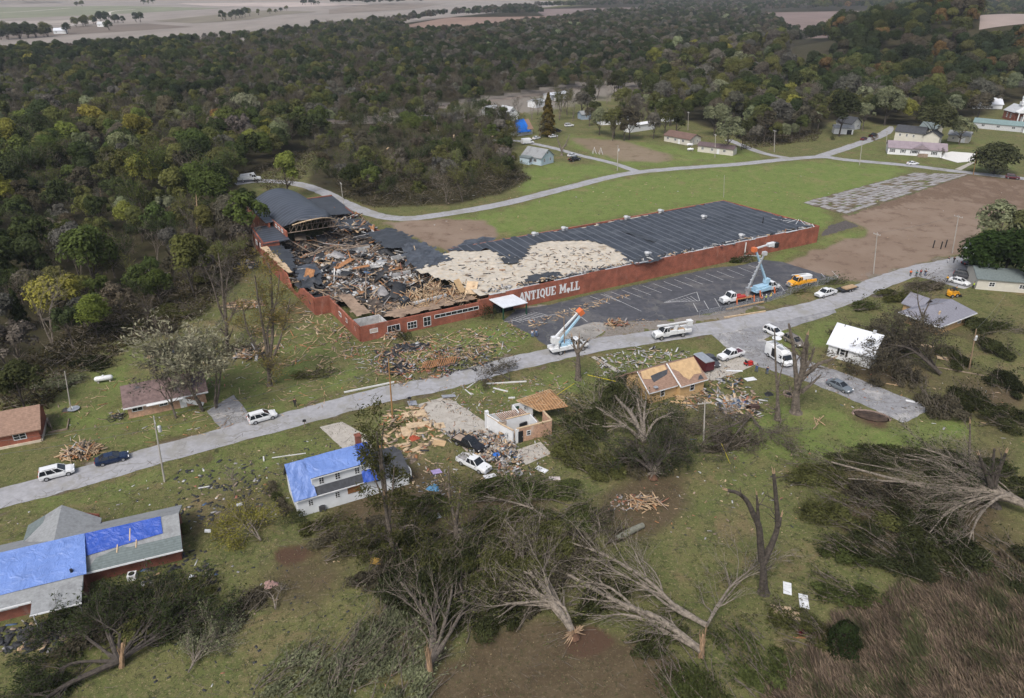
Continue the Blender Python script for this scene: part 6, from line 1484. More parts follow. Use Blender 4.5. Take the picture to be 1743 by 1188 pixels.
car('dark navy blue sedan on the main road beside the splintered lumber', (162, 793), (222, 778), 'sedan', P_NAVY)
car('white crossover with black roof rails passing the stripped-tree house', (423, 722), (471, 708), 'suv', P_WHITE)
car('white pickup dented and strewn with debris below the roofless house', (781, 783), (834, 808), 'pickup', P_WHITE, bed=RUB_M[6])
car('dark green-black pickup buried in debris beside the roofless house', (774, 750), (824, 773), 'pickup', P_BLACK, bed=RUB_M[9])
car('white crew cab pickup with dark red load parked by the tan house', (1263, 603), (1222, 615), 'pickup', P_WHITE, bed=P_MAROON)
car('dark grey car nose-out between the trailer and the pickup', (1200, 607), (1222, 630), 'sedan', P_DGREY)
car('small white SUV parked at the lane corner under the bare tree', (1302, 563), (1330, 576), 'suv', P_WHITE, scale=.95)
car('bronze grey SUV parked behind the small white SUV', (1336, 577), (1366, 594), 'suv', P_BRONZE)
car('steel grey sedan parked alone on the edge of the worn lane', (1409, 652), (1448, 671), 'sedan', P_GREY)
car('white pickup towing a flat trailer on the main road', (1424, 498), (1384, 509), 'pickup', P_WHITE)
car('white sedan parked by the yellow loader near the big conifer', (1614, 478), (1651, 488), 'sedan', P_WHITE)
car('dark grey SUV behind the white sedan near the big conifer', (1624, 470), (1655, 476), 'suv', P_DGREY)
car('dark sedan half hidden under the big conifer at the road end', (1640, 452), (1662, 450), 'sedan', P_BLACK)
car('silver-blue van under the left tip of the big conifer', (1641, 428), (1660, 422), 'suv', P_SILVER)
car('white hatchback driving on the back road past the mobile home', (1541, 281), (1565, 280), 'sedan', P_WHITE)
car('dark maroon SUV at the right end of the back road', (1708, 303), (1738, 306), 'suv', P_MAROON)
car('black pickup parked beside the pale blue cottage', (968, 276), (988, 272), 'pickup', P_BLACK)
car('silver car parked behind the black pickup at the blue cottage', (966, 268), (982, 265), 'sedan', P_SILVER)
car('dark red car parked at the top of the hill street', (1462, 241), (1478, 236), 'sedan', P_MAROON)
car('black pickup parked beyond the dark red car on the hill street', (1478, 235), (1494, 231), 'pickup', P_BLACK)
car('white SUV parked in the village right of the orange conifer', (960, 216), (977, 215), 'suv', P_WHITE)
car('dark SUV parked under the orange conifer in the village', (938, 226), (957, 224), 'suv', P_BLACK)
car('white panel van parked in front of the blue tarped house', (888, 246), (908, 244), 'van', P_WHITE)
car('white sedan between the van and the blue tarped house', (905, 239), (921, 235), 'sedan', P_WHITE)
car('silver sedan just below the orange conifer', (934, 235), (949, 233), 'sedan', P_SILVER)
car('white service van standing in the railway yard', (943, 174), (958, 171), 'van', P_WHITE)
car('white pickup standing in the railway yard left of the van', (906, 176), (920, 174), 'pickup', P_WHITE)
def hitch_trailer():
 A, B = at(1456, 491), at(1426, 499); c = (A + B) / 2; c.z = .045
 t = thing('flatbed_trailer', 'flat equipment trailer hitched to the white pickup on the main road', 'trailer', c, math.atan2(B.y - A.y, B.x - A.x))
 m = MB(); m.box((0, 0, .75), (5.6, 2.2, .14)); m.box((3.4, 0, .6), (1.4, .14, .12)); m.build('deck', BLACKP, t)
 m = MB(); m.box((-.4, .2, .95), (3.8, 1.6, .26)); m.build('lumber_load', WOOD, t)
 for x in (-.6, .35):
  for y in (-1.2, 1.2): wheel(t, x, y, .36)
hitch_trailer()
def box_trailer():
 A, B = at(1187, 620), at(1206, 634); c = (A + B) / 2; c.z = .045
 t = thing('enclosed_trailer', 'enclosed trailer with silver top and dark red rear door beside the tan house', 'trailer', c, math.atan2(B.y - A.y, B.x - A.x))
 m = MB(); m.box((0, 0, 1.35), (4.0, 2.1, 1.9)); m.build('body', P_MAROON, t)
 m = MB(); m.prism_yz([(-1.1, 2.3), (1.1, 2.3), (.9, 2.45), (-.9, 2.45)], -2.05, 2.05); m.build('roof', METAL, t)
 m = MB(); m.box((2.03, 0, 1.3), (.06, 1.8, 1.6)); m.build('rear_door', P_MAROON, t)
 for y in (-1.1, 1.1): wheel(t, -.2, y, .36)
box_trailer()
def news_van():
 t = car('white news van with raised roof dish standing on the worn lane', (1305, 600), (1347, 629), 'van', P_WHITE, 'news van', scale=1.12)
 m = MB(); m.box((-.6, -1.0, 1.5), (.9, .06, 1.5)); m.build('open_side_door', DARK, t)
 m = MB(); m.cyl((-2.0, 0, 2.75), .35, (0, 0, 1), .3, 10); m.tube([(-2.0, 0, 2.8), (-1.6, 0, 3.5)], .07, 6); m.lathe([(.05, -.2), (.5, -.08), (.85, .18)], 14, (-1.5, 0, 3.6)); dm = m.build('dish', WHITE, t)
 m = MB(); m.tube([(.5, .5, 2.6), (-.8, .5, 3.0)], .05, 5); m.box((.2, -.4, 2.7), (1.2, .5, .2)); m.tube([(-2.6, -.7, 2.6), (-1.2, -.7, 3.1)], .05, 5); m.build('roof_gear', METAL, t)
news_van()
def truck(label, rear, front, body=P_WHITE, bins=P_WHITE, cat='utility truck', L_=8.4, dual=True):
 A, B = at(*rear), at(*front); c = (A + B) / 2; c.z = .045
 t = thing('utility_truck', label, cat, c, math.atan2(B.y - A.y, B.x - A.x)); f = L_ / 2
 m = MB(); loft(m, [(f - 3.1, 1.1, .7, 1.75), (f - 1.6, 1.05, .7, 1.7), (f - .25, .95, .75, 1.5), (f, .85, .8, 1.2)]); loft(m, [(f - 3.3, 1.12, .8, 1.8), (f - 1.7, 1.1, .8, 1.75)], .97); m.build('body', body, t)
 greenhouse(t, f - 3.2, f - 1.55, f - 3.1, f - 2.0, 1.7, 2.62, 1.05, .92, body, (.4,))
 m = MB(); m.box((f - .02, 0, 1.1), (.08, 1.1, .7)); m.box((f + .05, 0, .65), (.22, 2.1, .3)); m.build('bumper', METAL, t)
 for s in (-1, 1):
  q = MB(); q.box((f - .08, s * .8, 1.2), (.12, .3, .2)); q.build('headlight', LAMP, t)
  q = MB(); q.box((f - 1.75, s * 1.28, 1.95), (.12, .2, .4)); q.build('wing_mirror', BLACKP, t)
 m = MB(); m.box((-1.6, 0, .8), (L_ - 3.4, .9, .22)); m.build('chassis', BLACKP, t)
 m = MB(); m.box((-1.6, 0, 1.0), (L_ - 3.6, 2.3, .14))
 if bins:
  for s in (-1, 1):
   m.box((-1.5, s * 1.0, 1.38), (1.6, .45, .7)); m.box((-3.4, s * 1.0, 1.38), (1.5, .45, .6)); m.box((.15, s * 1.0, 1.45), (1.5, .46, .85))
 m.build('service_body' if bins else 'flatbed', bins or WOOD_O, t)
 for x in (f - 1.3, -2.2):
  for y in (-1.14, 1.14): wheel(t, x, y, .5, .32)
 return t
def boom(t, name, a, b, w0, w1, mat, parent=None):
 m = MB(); a, b = Vector(a), Vector(b); d = (b - a).normalized(); s = d.cross(Vector((0, 0, 1))).normalized(); u = s.cross(d)
 lo = [a + s * w0 * i + u * w0 * j for i, j in ((-1, -1), (1, -1), (1, 1), (-1, 1))]; hi = [b + s * w1 * i + u * w1 * j for i, j in ((-1, -1), (1, -1), (1, 1), (-1, 1))]
 m.hexa(lo, hi); return m.build(name, mat, parent or t)
t = truck('white bucket truck with its boom folded flat driving on the main road', (1173, 568), (1111, 578))
m = MB(); m.cyl((-.9, 0, 1.7), .45, (0, 0, 1), 1.3, 10); m.box((-.9, 0, 2.5), (.8, .8, .5)); m.build('turret', WHITE, t)
boom(t, 'boom', (-.9, 0, 2.7), (3.6, 0, 3.0), .22, .16, WHITE); boom(t, 'upper_boom', (3.6, .35, 3.05), (-3.9, .35, 3.2), .15, .12, WHITE)
m = MB(); m.hexa([(-4.4, -.1, 2.2), (-3.5, -.1, 2.2), (-3.5, .8, 2.2), (-4.4, .8, 2.2)], [(-4.5, -.2, 3.4), (-3.4, -.2, 3.4), (-3.4, .9, 3.4), (-4.5, .9, 3.4)]); m.build('bucket', WHITE, t)
m = MB(); m.box((-1.5, 0, 1.3), (3.0, 1.2, .4)); m.build('lumber_load', WOOD, t)
t = truck('white and blue bucket truck with its boom raised behind the pruned trunk', (936, 604), (997, 592), P_WHITE, P_WHITE)
m = MB(); m.cyl((-2.6, 0, 1.9), .55, (0, 0, 1), 1.7, 10); m.box((-2.7, 0, 3.0), (1.3, 1.1, 1.2)); m.box((-3.4, 0, 3.2), (.8, 1.0, 1.4)); m.build('turret', WHITE, t)
boom(t, 'boom', (-3.2, .35, 3.2), (2.3, .35, 8.3), .19, .14, WHITE); boom(t, 'upper_boom', (-2.4, -.35, 2.6), (2.6, -.35, 8.0), .22, .17, P_SKY)
m = MB(); m.hexa([(2.2, -.7, 7.6), (3.2, -.7, 8.2), (3.2, .7, 8.2), (2.2, .7, 7.6)], [(1.7, -.7, 8.5), (2.6, -.7, 9.1), (2.6, .7, 9.1), (1.7, .7, 8.5)]); m.build('boom_tip_guard', P_ORANGE, t)
m = MB(); m.box((-.6, 0, 1.9), (2.4, 1.6, .9)); m.box((-1.2, .6, 2.3), (.8, .7, .8)); m.build('tool_bins', P_SKY, t)
t = truck('white digger derrick truck with flat wooden bed in the car park', (1284, 508), (1221, 519), P_WHITE, None)
m = MB(); m.cyl((-3.0, 0, 1.8), .5, (0, 0, 1), 1.6, 10); m.box((-3.0, 0, 2.7), (1.0, 1.0, .8)); m.build('turret', METAL, t)
b_ = boom(t, 'boom', (-3.0, 0, 2.8), (-6.6, -.6, 10.6), .22, .17, METAL)
m = MB()
for k in range(9):
 s = k / 8; p = Vector((-3.0, 0, 2.8)).lerp(Vector((-6.6, -.6, 10.6)), s); m.box(p + Vector((.28, 0, .1)), (.2, .66, .16))
m.box((-6.7, -.6, 10.9), (.9, .9, .8)); m.build('auger_guide', GALV, b_)
m = MB(); m.box((-.6, .3, 1.25), (3.0, .9, .35)); m.box((-.5, -.6, 1.3), (2.0, .5, .4)); m.build('tool_load', P_RED, t)
m = MB()
for x in (-3.9, 1.0):
 for y in (-1.5, 1.5): m.box((x, y, .8), (.2, .2, 1.6), 0, 0, Matrix.Rotation(.25 if y > 0 else -.25, 3, 'X'))
m.build('outrigger', P_ORANGE, t)
t = truck('white truck with sky blue aerial lift raised over the car park', (1270, 506), (1331, 490), P_WHITE, P_SKY)
m = MB(); m.cyl((.2, 0, 2.0), .6, (0, 0, 1), 1.9, 10); m.box((.1, 0, 3.1), (1.4, 1.0, 1.0)); m.box((-1.6, 0, 1.7), (3.6, 1.7, 1.0)); m.build('turret', P_SKY, t)
boom(t, 'boom', (-.2, 0, 3.2), (-4.6, .6, 11.4), .24, .18, P_SKY); boom(t, 'upper_boom', (-4.6, .9, 11.6), (2.6, 2.2, 11.4), .17, .14, WHITE)
m = MB(); m.box((-4.9, .8, 11.5), (.9, 1.1, 1.0)); m.build('elbow_cover', P_ORANGE, t)
m = MB(); m.box((1.9, 2.2, 11.2), (1.6, 1.0, .8)); m.box((2.9, 2.3, 11.0), (.8, .8, 1.2)); m.build('boom_head', WHITE, t); m = MB(); m.hexa([(3.2, 1.6, 10.2), (4.2, 1.6, 10.2), (4.2, 2.8, 10.2), (3.2, 2.8, 10.2)], [(3.1, 1.5, 11.4), (4.3, 1.5, 11.4), (4.3, 2.9, 11.4), (3.1, 2.9, 11.4)]); m.build('bucket', BLACKP, t)
m = MB()
for x in (-3.2, 1.6):
 for y in (-1.6, 1.6): m.box((x, y, .8), (.22, .22, 1.7), 0, 0, Matrix.Rotation(.25 if y > 0 else -.25, 3, 'X'))
m.build('outrigger', P_ORANGE, t)
t = truck('amber service pickup with white roof rack in the car park', (1383, 483), (1337, 491), P_YELLOW, P_YELLOW, 'service truck', 6.6)
m = MB(); m.box((-1.2, 0, 2.2), (2.8, 1.8, .6)); m.tube([(-2.7, .8, 2.7), (2.2, .8, 2.9)], .09, 6); m.tube([(-2.7, -.8, 2.7), (2.2, -.8, 2.9)], .09, 6); m.box((-2.6, 0, 2.3), (.8, 1.3, .9)); m.build('roof_rack', WHITE, t)
t = truck('white utility truck on the gravel lane beyond the gym', (412, 310), (438, 308), P_WHITE, P_WHITE); boom(t, 'boom', (-3.6, 0, 2.6), (2.0, 0, 3.1), .25, .2, WHITE); m = MB(); m.box((-1.8, 0, 1.9), (4.2, 2.2, 1.0)); m.build('cargo_body', WHITE, t)
def loader():
 c = at(1620, 505); t = thing('compact_loader', 'yellow compact loader with black cage beside the grey hipped roof', 'loader', c, .3)
 m = MB(); m.box((0, 0, .85), (2.2, 1.3, .9)); m.box((-.9, 0, 1.2), (.6, 1.2, .6)); m.build('body', P_YELLOW, t)
 m = MB(); m.box((.1, 0, 2.15), (1.2, 1.2, .1))
 for x in (-.45, .65):
  for y in (-.55, .55): m.box((x, y, 1.7), (.1, .1, .9))
 m.build('cab_cage', BLACKP, t)
 for s in (-1, 1):
  m = MB(); m.tube([(-1, s * .75, 1.6), (.8, s * .75, 1.5), (1.6, s * .75, .5)], .1, 5); m.build('lift_arm', P_YELLOW, t)
 m = MB(); m.hexa([(1.5, -.95, .1), (2.3, -.95, .05), (2.3, .95, .05), (1.5, .95, .1)], [(1.4, -.95, .8), (1.6, -.95, .8), (1.6, .95, .8), (1.4, .95, .8)]); m.build('loader_bucket', BLACKP, t)
 for x in (-.7, .7):
  for y in (-.85, .85): wheel(t, x, y, .45, .3)
loader()
def mower():
 t = thing('riding_mower', 'small red riding mower on the drive below the white crew cab pickup', 'mower', at(1274, 621), .4)
 m = MB(); loft(m, [(-.2, .3, .35, .8), (.7, .32, .35, .85), (.95, .25, .4, .7)]); m.box((-.5, 0, .5), (.9, .8, .25)); m.box((.1, 0, .25), (1.1, 1.2, .2)); m.build('body', P_RED, t)
 m = MB(); m.box((-.6, 0, .75), (.45, .5, .12)); m.box((-.8, 0, 1.0), (.1, .5, .45)); m.tube([(.0, 0, .8), (-.15, 0, 1.1)], .03, 5); m.build('seat', BLACKP, t)
 for x, r in ((-.6, .28), (.7, .2)):
  for y in (-.45, .45): wheel(t, x, y, r, .2)
mower()
def tank(px, L_, r, rz, label):
 t = thing('propane_tank', label, 'tank', at(*px), rz); m = MB()
 pr = [(-L_ / 2, .02), (-L_ / 2 + r * .3, r * .7), (-L_ / 2 + r * .8, r), (L_ / 2 - r * .8, r), (L_ / 2 - r * .3, r * .7), (L_ / 2, .02)]
 vs = [(x, q * math.cos(a), r + .3 + q * math.sin(a)) for x, q in pr for a in [2 * math.pi * j / 12 for j in range(12)]]
 fs = [(i * 12 + j, i * 12 + (j + 1) % 12, (i + 1) * 12 + (j + 1) % 12, (i + 1) * 12 + j) for i in range(5) for j in range(12)]
 m.add(vs, fs); m.build('vessel', WHITE, t, True)
 m = MB(); m.lathe([(.18, 0), (.2, .18), (.05, .25)], 8, (0, 0, 2 * r + .26)); m.build('valve_dome', WHITE, t)
 for x in (-L_ * .3, L_ * .3):
  m = MB(); m.box((x, 0, .2), (.25, r * 1.4, .45)); m.build('foot', CONC, t)
tank((178, 650), 3.3, .5, .35, 'long white propane tank on the lawn above the low mauve-roofed house')
tank((1174, 249), 3.0, .5, .1, 'white propane tank on the grass by the rust roofed house')
tank((1175, 257), 3.0, .5, .1, 'white propane tank on the grass just left of the maroon roofed mobile home')
# ------------------------------------------------------------------ people
CLOTH = {}
def cloth(c):
 if c not in CLOTH: CLOTH[c] = M('cloth_%d' % len(CLOTH), c, .9, var=.2, scale=6)
 return CLOTH[c]
SKIN = M('skin', (.36, .2, .14), .6, var=.1, scale=5)
def skin_mesh(name, verts, edges, radii, mat, parent, root=0, sub=1):
 me = bpy.data.meshes.new(name); me.from_pydata(verts, edges, []); me.materials.append(mat)
 o = bpy.data.objects.new(name, me); COL.objects.link(o); reg(o, parent)
 sk = o.modifiers.new('skin', 'SKIN')
 if not me.skin_vertices: me.skin_vertices.new()
 for i, r in enumerate(radii):
  me.skin_vertices[0].data[i].radius = r if isinstance(r, tuple) else (r, r); me.skin_vertices[0].data[i].use_root = (i == root)
 sb = o.modifiers.new('sub', 'SUBSURF'); sb.levels = sub; sb.render_levels = sub
 return o
def person(px, rz, top, legs, label, stride=.14, arm=.1, hair=(.03, .02, .015), hat=None):
 t = thing('person', label, 'person', at(*px) + Vector((0, 0, .04)), rz)
 s = stride; ar = arm
 V_ = [(0, 0, .95), (0, 0, 1.18), (0, 0, 1.42), (0, 0, 1.52), (.01, 0, 1.63), (.02, 0, 1.72),
    (.02, .1, .9), (s, .11, .5), (s * .9, .11, .08), (s + .14, .11, .04), (-.02, -.1, .9), (-s * .4, -.11, .5), (-s * 1.4, -.11, .09), (-s * 1.2 + .12, -.11, .04),
    (0, .2, 1.4), (-ar, .26, 1.14), (ar, .25, .9), (ar + .03, .25, .82), (0, -.2, 1.4), (ar, -.26, 1.14), (ar * 2, -.24, .92), (ar * 2.2, -.24, .84)]
 E_ = [(0, 1), (1, 2), (2, 3), (3, 4), (4, 5), (0, 6), (6, 7), (7, 8), (8, 9), (0, 10), (10, 11), (11, 12), (12, 13), (2, 14), (14, 15), (15, 16), (16, 17), (2, 18), (18, 19), (19, 20), (20, 21)]
 rd = [(.13, .15), (.12, .15), (.11, .15), .055, .1, .07, .085, .06, .042, .035, .085, .06, .042, .035, .055, .042, .032, .028, .055, .042, .032, .028]
 skin_mesh('body', V_, E_, rd, SKIN, t)
 skin_mesh('jacket', [V_[i] for i in (0, 1, 2, 14, 15, 16, 18, 19, 20)], [(0, 1), (1, 2), (2, 3), (3, 4), (4, 5), (2, 6), (6, 7), (7, 8)], [(.16, .19), (.155, .19), (.14, .18), .08, .066, .055, .08, .066, .055], cloth(top), t)
 skin_mesh('trousers', [V_[i] for i in (0, 6, 7, 8, 10, 11, 12)], [(0, 1), (1, 2), (2, 3), (0, 4), (4, 5), (5, 6)], [(.15, .18), .11, .085, .07, .11, .085, .07], cloth(legs), t)
 m = MB(); m.lathe([(.11, 1.66), (.115, 1.72), (.09, 1.79), (.03, 1.82)], 8, (-.01, 0, 0)); m.build('hard_hat' if hat else 'hair', cloth(hat or hair), t)
 for s_ in (-1, 1):
  m = MB(); m.box((.14 * (1 if s_ > 0 else -1) + .06, .11 * s_, .05), (.28, .11, .11)); m.build('shoe', BLACKP, t)
JEAN = (.06, .09, .17); DK = (.02, .02, .024)
person((1549, 470), 1.2, (.65, .13, .03), DK, 'walker in bright orange jacket leading the group on the main road')
person((1559, 471), 1.3, (.02, .16, .17), DK, 'walker in teal jacket on the main road')
person((1566, 469), 1.3, (.2, .02, .03), DK, 'walker in dark red jacket on the main road')
person((1574, 470), 1.3, (.015, .015, .02), JEAN, 'walker in black at the right of the group on the main road')
person((1613, 447), 3.6, (.015, .017, .025), (.5, .5, .5), 'walker with dark top and pale trousers near the road end')
person((1623, 447), 3.6, (.015, .015, .018), DK, 'walker all in black near the road end')
person((1611, 480), .2, (.7, .4, .02), DK, 'worker in yellow jacket at the tail of the white sedan')
person((1652, 479), 2.6, (.6, .3, .03), (.12, .02, .02), 'worker in amber top and dark red trousers by the dark SUV')
person((1656, 491), 2.6, (.5, .65, .05), DK, 'worker in lime vest at the nose of the white sedan')
person((1626, 498), 2.6, (.68, .3, .02), DK, 'worker in amber jacket standing behind the yellow loader')
person((1287, 633), 1.9, (.03, .07, .18), JEAN, 'man in blue jacket standing at the lane edge by the red mower')
person((1305, 637), 1.6, (.02, .025, .06), JEAN, 'man in dark navy jacket standing beside the news van')
person((503, 692), -1.2, (.012, .012, .014), DK, 'person in black standing on the verge above the main road')
person((906, 574), 2.0, (.5, .52, .55), (.1, .16, .3), 'person in pale top and blue jeans by the wreckage at the car park corner')
person((913, 573), 2.0, (.16, .24, .36), JEAN, 'person in faded blue at the car park corner', .05)
W_ = (.75, .7, .1)
person((1296, 514), 2.5, (.7, .16, .03), DK, 'line worker in orange vest and hard hat behind the fence', .1, .15, hat=(.7, .7, .7))
person((1303, 513), 2.2, (.5, .65, .05), DK, 'line worker in lime vest and white hard hat behind the fence', .1, .15, hat=(.75, .75, .75))
person((1311, 511), 1.8, (.72, .55, .04), JEAN, 'line worker in yellow vest at the right of the fence group', .1, .15, hat=(.72, .5, .05))
# ------------------------------------------------------------------ poles and wires
def pole(base, top, label, mat=POLEG, arm=0.0, arm_px=None, xf=False, lamp=False, r=.15, name='utility_pole', cat='pole'):
 p = at(*base); h = hgt(base[0], base[1], top[1])
 q = at(base[0], base[1]); fw = q.y * CP - (h - CAM_H) * SP; xt = (top[0] - 871.5) / F_PX * fw
 t = thing(name, label, cat, p, 0); lean = Vector((max(-1.5, min(1.5, xt - p.x)), 0, 0))
 m = MB(); m.tube([(0, 0, -.4), Vector((0, 0, h)) + lean], [r, r * .62], 8); m.build('shaft', mat, t)
 if arm:
  m = MB(); ang_ = math.atan2(.48, .877) + math.pi / 2 if arm_px is None else arm_px; d = Vector((math.cos(ang_), math.sin(ang_), 0))
  m.box(Vector((0, 0, h - .5)) + lean, (arm, .12, .14), ang_); m.build('crossarm', mat, t)
  for s in (-.45, -.15, .15, .45):
   m = MB(); m.lathe([(.05, 0), (.07, .12), (.03, .22)], 6, Vector((0, 0, h - .43)) + lean + d * arm * s); m.build('insulator', GALV, t)
 if xf:
  m = MB(); m.lathe([(.05, 0), (.26, .05), (.28, .9), (.2, 1.0), (.04, 1.05)], 10, Vector((.42, 0, h - 2.4)) + lean); m.build('transformer', GALV, t)
 if lamp:
  m = MB(); m.tube([Vector((0, 0, h - .4)) + lean, Vector((.9, 0, h)) + lean], .04, 5); m.box(Vector((1.1, 0, h)) + lean, (.5, .2, .12)); m.build('lamp_head', GALV, t)
 return Vector((p.x, p.y, h)) + lean
t1 = pole((280, 820), (262, 711), 'grey utility pole with round transformer beside the main road at left', POLEG, 2.2, xf=True)
t2 = pole((668, 707), (661, 609), 'brown snapped-top utility pole beside the main road near the driveway', M('orange_brown_pole', (.27, .15, .06), .9, var=.2), 0)
t3 = pole((1198, 752), (1200, 682), 'pale utility pole with crossarm standing below the tan house', POLEG, 2.4, .2)
t4 = pole((1650, 628), (1662, 560), 'dark leaning pole with black transformer below the tan brick bungalow', POLEW, 0, xf=True)
t5 = pole((1487, 466), (1493, 396), 'grey pole with short crossarm at the edge of the dirt lot', POLEG, 2.0)
t6 = pole((1621, 431), (1632, 366), 'tall grey pole with crossarm near the pale tree by the road end', POLEG, 2.4)
t7 = pole((961, 602), (960, 537), 'thin dark pole in front of the blue boom truck', POLEW, 0, r=.12)
t8 = pole((121, 700), (110, 632), 'leaning broken pole with snapped tip in the left lawn', POLEG, 0, r=.12)
t9 = pole((1051, 290), (1052, 247), 'pale pole with transformer at the village road junction', POLEG, 0, xf=True)
t10 = pole((1463, 281), (1468, 239), 'pale pole on the verge at the hill street corner', POLEG, 0)
t11 = pole((1657, 297), (1663, 258), 'orange-brown pole with street lamp by the concrete driveway', MATS['orange_brown_pole'], 0, lamp=True)
t12 = pole((1217, 268), (1218, 228), 'pale pole in front of the maroon roofed mobile home', POLEG, 1.4)
t13 = pole((1318, 259), (1319, 221), 'pale pole with crossarm by the dense thicket beyond the lane', POLEG, 2.0)
t14 = pole((1232, 336), (1233, 298), 'thin lamp pole standing behind the mall roof', POLEG, 0, r=.09)
t15 = pole((585, 349), (580, 310), 'grey pole with crossarm on the back road beside the gym', POLEG, 2.2)
t16 = pole((1171, 222), (1172, 190), 'pale pole among the village trees by the shed', POLEG, 1.4)
t17 = pole((1509, 250), (1510, 222), 'pale pole at the top of the hill street', POLEG, 1.2)
def wire(a, b, label, sag=.6, r=.022):
 m = MB(); m.tube([a.lerp(b, k / 10) - Vector((0, 0, sag * 4 * (k / 10) * (1 - k / 10))) for k in range(11)], r, 4, False)
 tag(m.build('overhead_wire', WIREM), label, 'wire')
L1, L2 = at(-140, 815, 0), at(-140, 838, 0); up = Vector((0, 0, 9))
wire(at(-160, 860) + up, t1, 'upper overhead wire running left from the transformer pole over the lawn', .5); wire(at(-160, 860) + up * .8 + Vector((.6, -.6, 0)), t1 - Vector((0, 0, 1.8)), 'lower overhead wire running left from the transformer pole', .6)
wire(t1, t2, 'upper overhead wire between the transformer pole and the brown pole', .7); wire(t1 - Vector((0, 0, 1.8)), t2 - Vector((0, 0, 1.6)), 'lower overhead wire between the transformer pole and the brown pole', .9)
wire(t5, t6, 'overhead wire along the dirt lot edge', .5); wire(t2, t7, 'overhead wire from the brown pole towards the boom truck', 1.2)
wire(t4, t4 + Vector((18, 20, -1)), 'overhead wire from the dark leaning pole to the right', .6); wire(t10, t11, 'overhead wire along the back road at right', .6)
# ------------------------------------------------------------------ standing trees, snags, fallen trees and brush
def upt(base, u, v):
 """point over the ground spot `base` (survey pixel) seen at (u, v), in the upright plane through it"""
 p = at(*base); y = p.y; k = (v - 594) / F_PX
 dz = -y * (SP + k * CP) / (CP - k * SP); z = CAM_H + dz
 fw = y * CP - dz * SP; return Vector(((u - 871.5) / F_PX * fw, y, z))
def set_tint(o, c): o['tint'] = (float(c[0]), float(c[1]), float(c[2])); return o
def smooth(pts): return cr(pts, 4) if len(pts) > 2 else [Vector(pts[0]), Vector(pts[0]).lerp(Vector(pts[1]), .5), Vector(pts[1])]
def traced_tree(name, label, base, stems, r0, seed, bark=BARK_D, lvl=2, kids=(2, 4), twig=2.2, leaf=0, lsize=.22, tint='olive', splits=True, group=None, depth=.5, cat='tree', spread=.9, bfrom=.25):
 """tree whose main stems follow points seen in the photograph; each stem = [(u,v),...,radius share]"""
 rng = random.Random(seed); B = at(*base); t = thing(name, label, cat, B, 0, group); mb = MB(); br = []; tips = []
 for k, (pts, share, broken) in enumerate(stems):
  P = [upt(base, *q) - B for q in pts]; off = rng.uniform(-depth, depth)
  for i, q in enumerate(P): q.y += off * i
  if k == 0: P[0].z = -.3
  S = smooth(P); n = len(S); rr = [r0 * share * (1 - .62 * i / (n - 1)) for i in range(n)]
  if k == 0: rr[0] *= 1.5
  mb.tube(S, rr, 8, True)
  d = (S[-1] - S[-2]).normalized()
  if broken: tips.append((S[-1], d, rr[-1]))
  for q in range(rng.randint(*kids)):
   i = int(rng.uniform(bfrom, 1) * (n - 1)); ax = Vector((rng.uniform(-1, 1), rng.uniform(-1, 1), rng.uniform(-.2, .2))).normalized()
   nd = (S[min(i + 1, n - 1)] - S[max(i - 1, 0)]).normalized() * (1 - .5 * spread) + ax * spread
   grow(rng, S[i], nd, twig * rng.uniform(.6, 1.3), max(.03, rr[i] * .38), lvl - 1, br, (2, 4), .8, .16, .04, .4, (.5, .8), 4, r_min=.018)
 mb.build('trunk', bark, t)
 if br: tubes(br).build('branches', bark, t)
 if splits and tips:
  for p, d, r in tips:
   m = MB()
   for q in range(4):
    a = d.orthogonal().normalized(); a = Matrix.Rotation(rng.uniform(0, 6.28), 3, d) @ a
    m.tube([p + a * r * .5 - d * .3, p + a * r * .8 + d * rng.uniform(.3, 1.1)], [r * .5, .02], 4)
   m.build('split_wood', SPLIT, t)
 if leaf and br:
  V_, F_ = twig_leaves(rng, br, leaf, lsize, .3, 1); set_tint(np_mesh('foliage', V_, F_, LEAF, t), TINT[tint] if isinstance(tint, str) else tint)
 return t
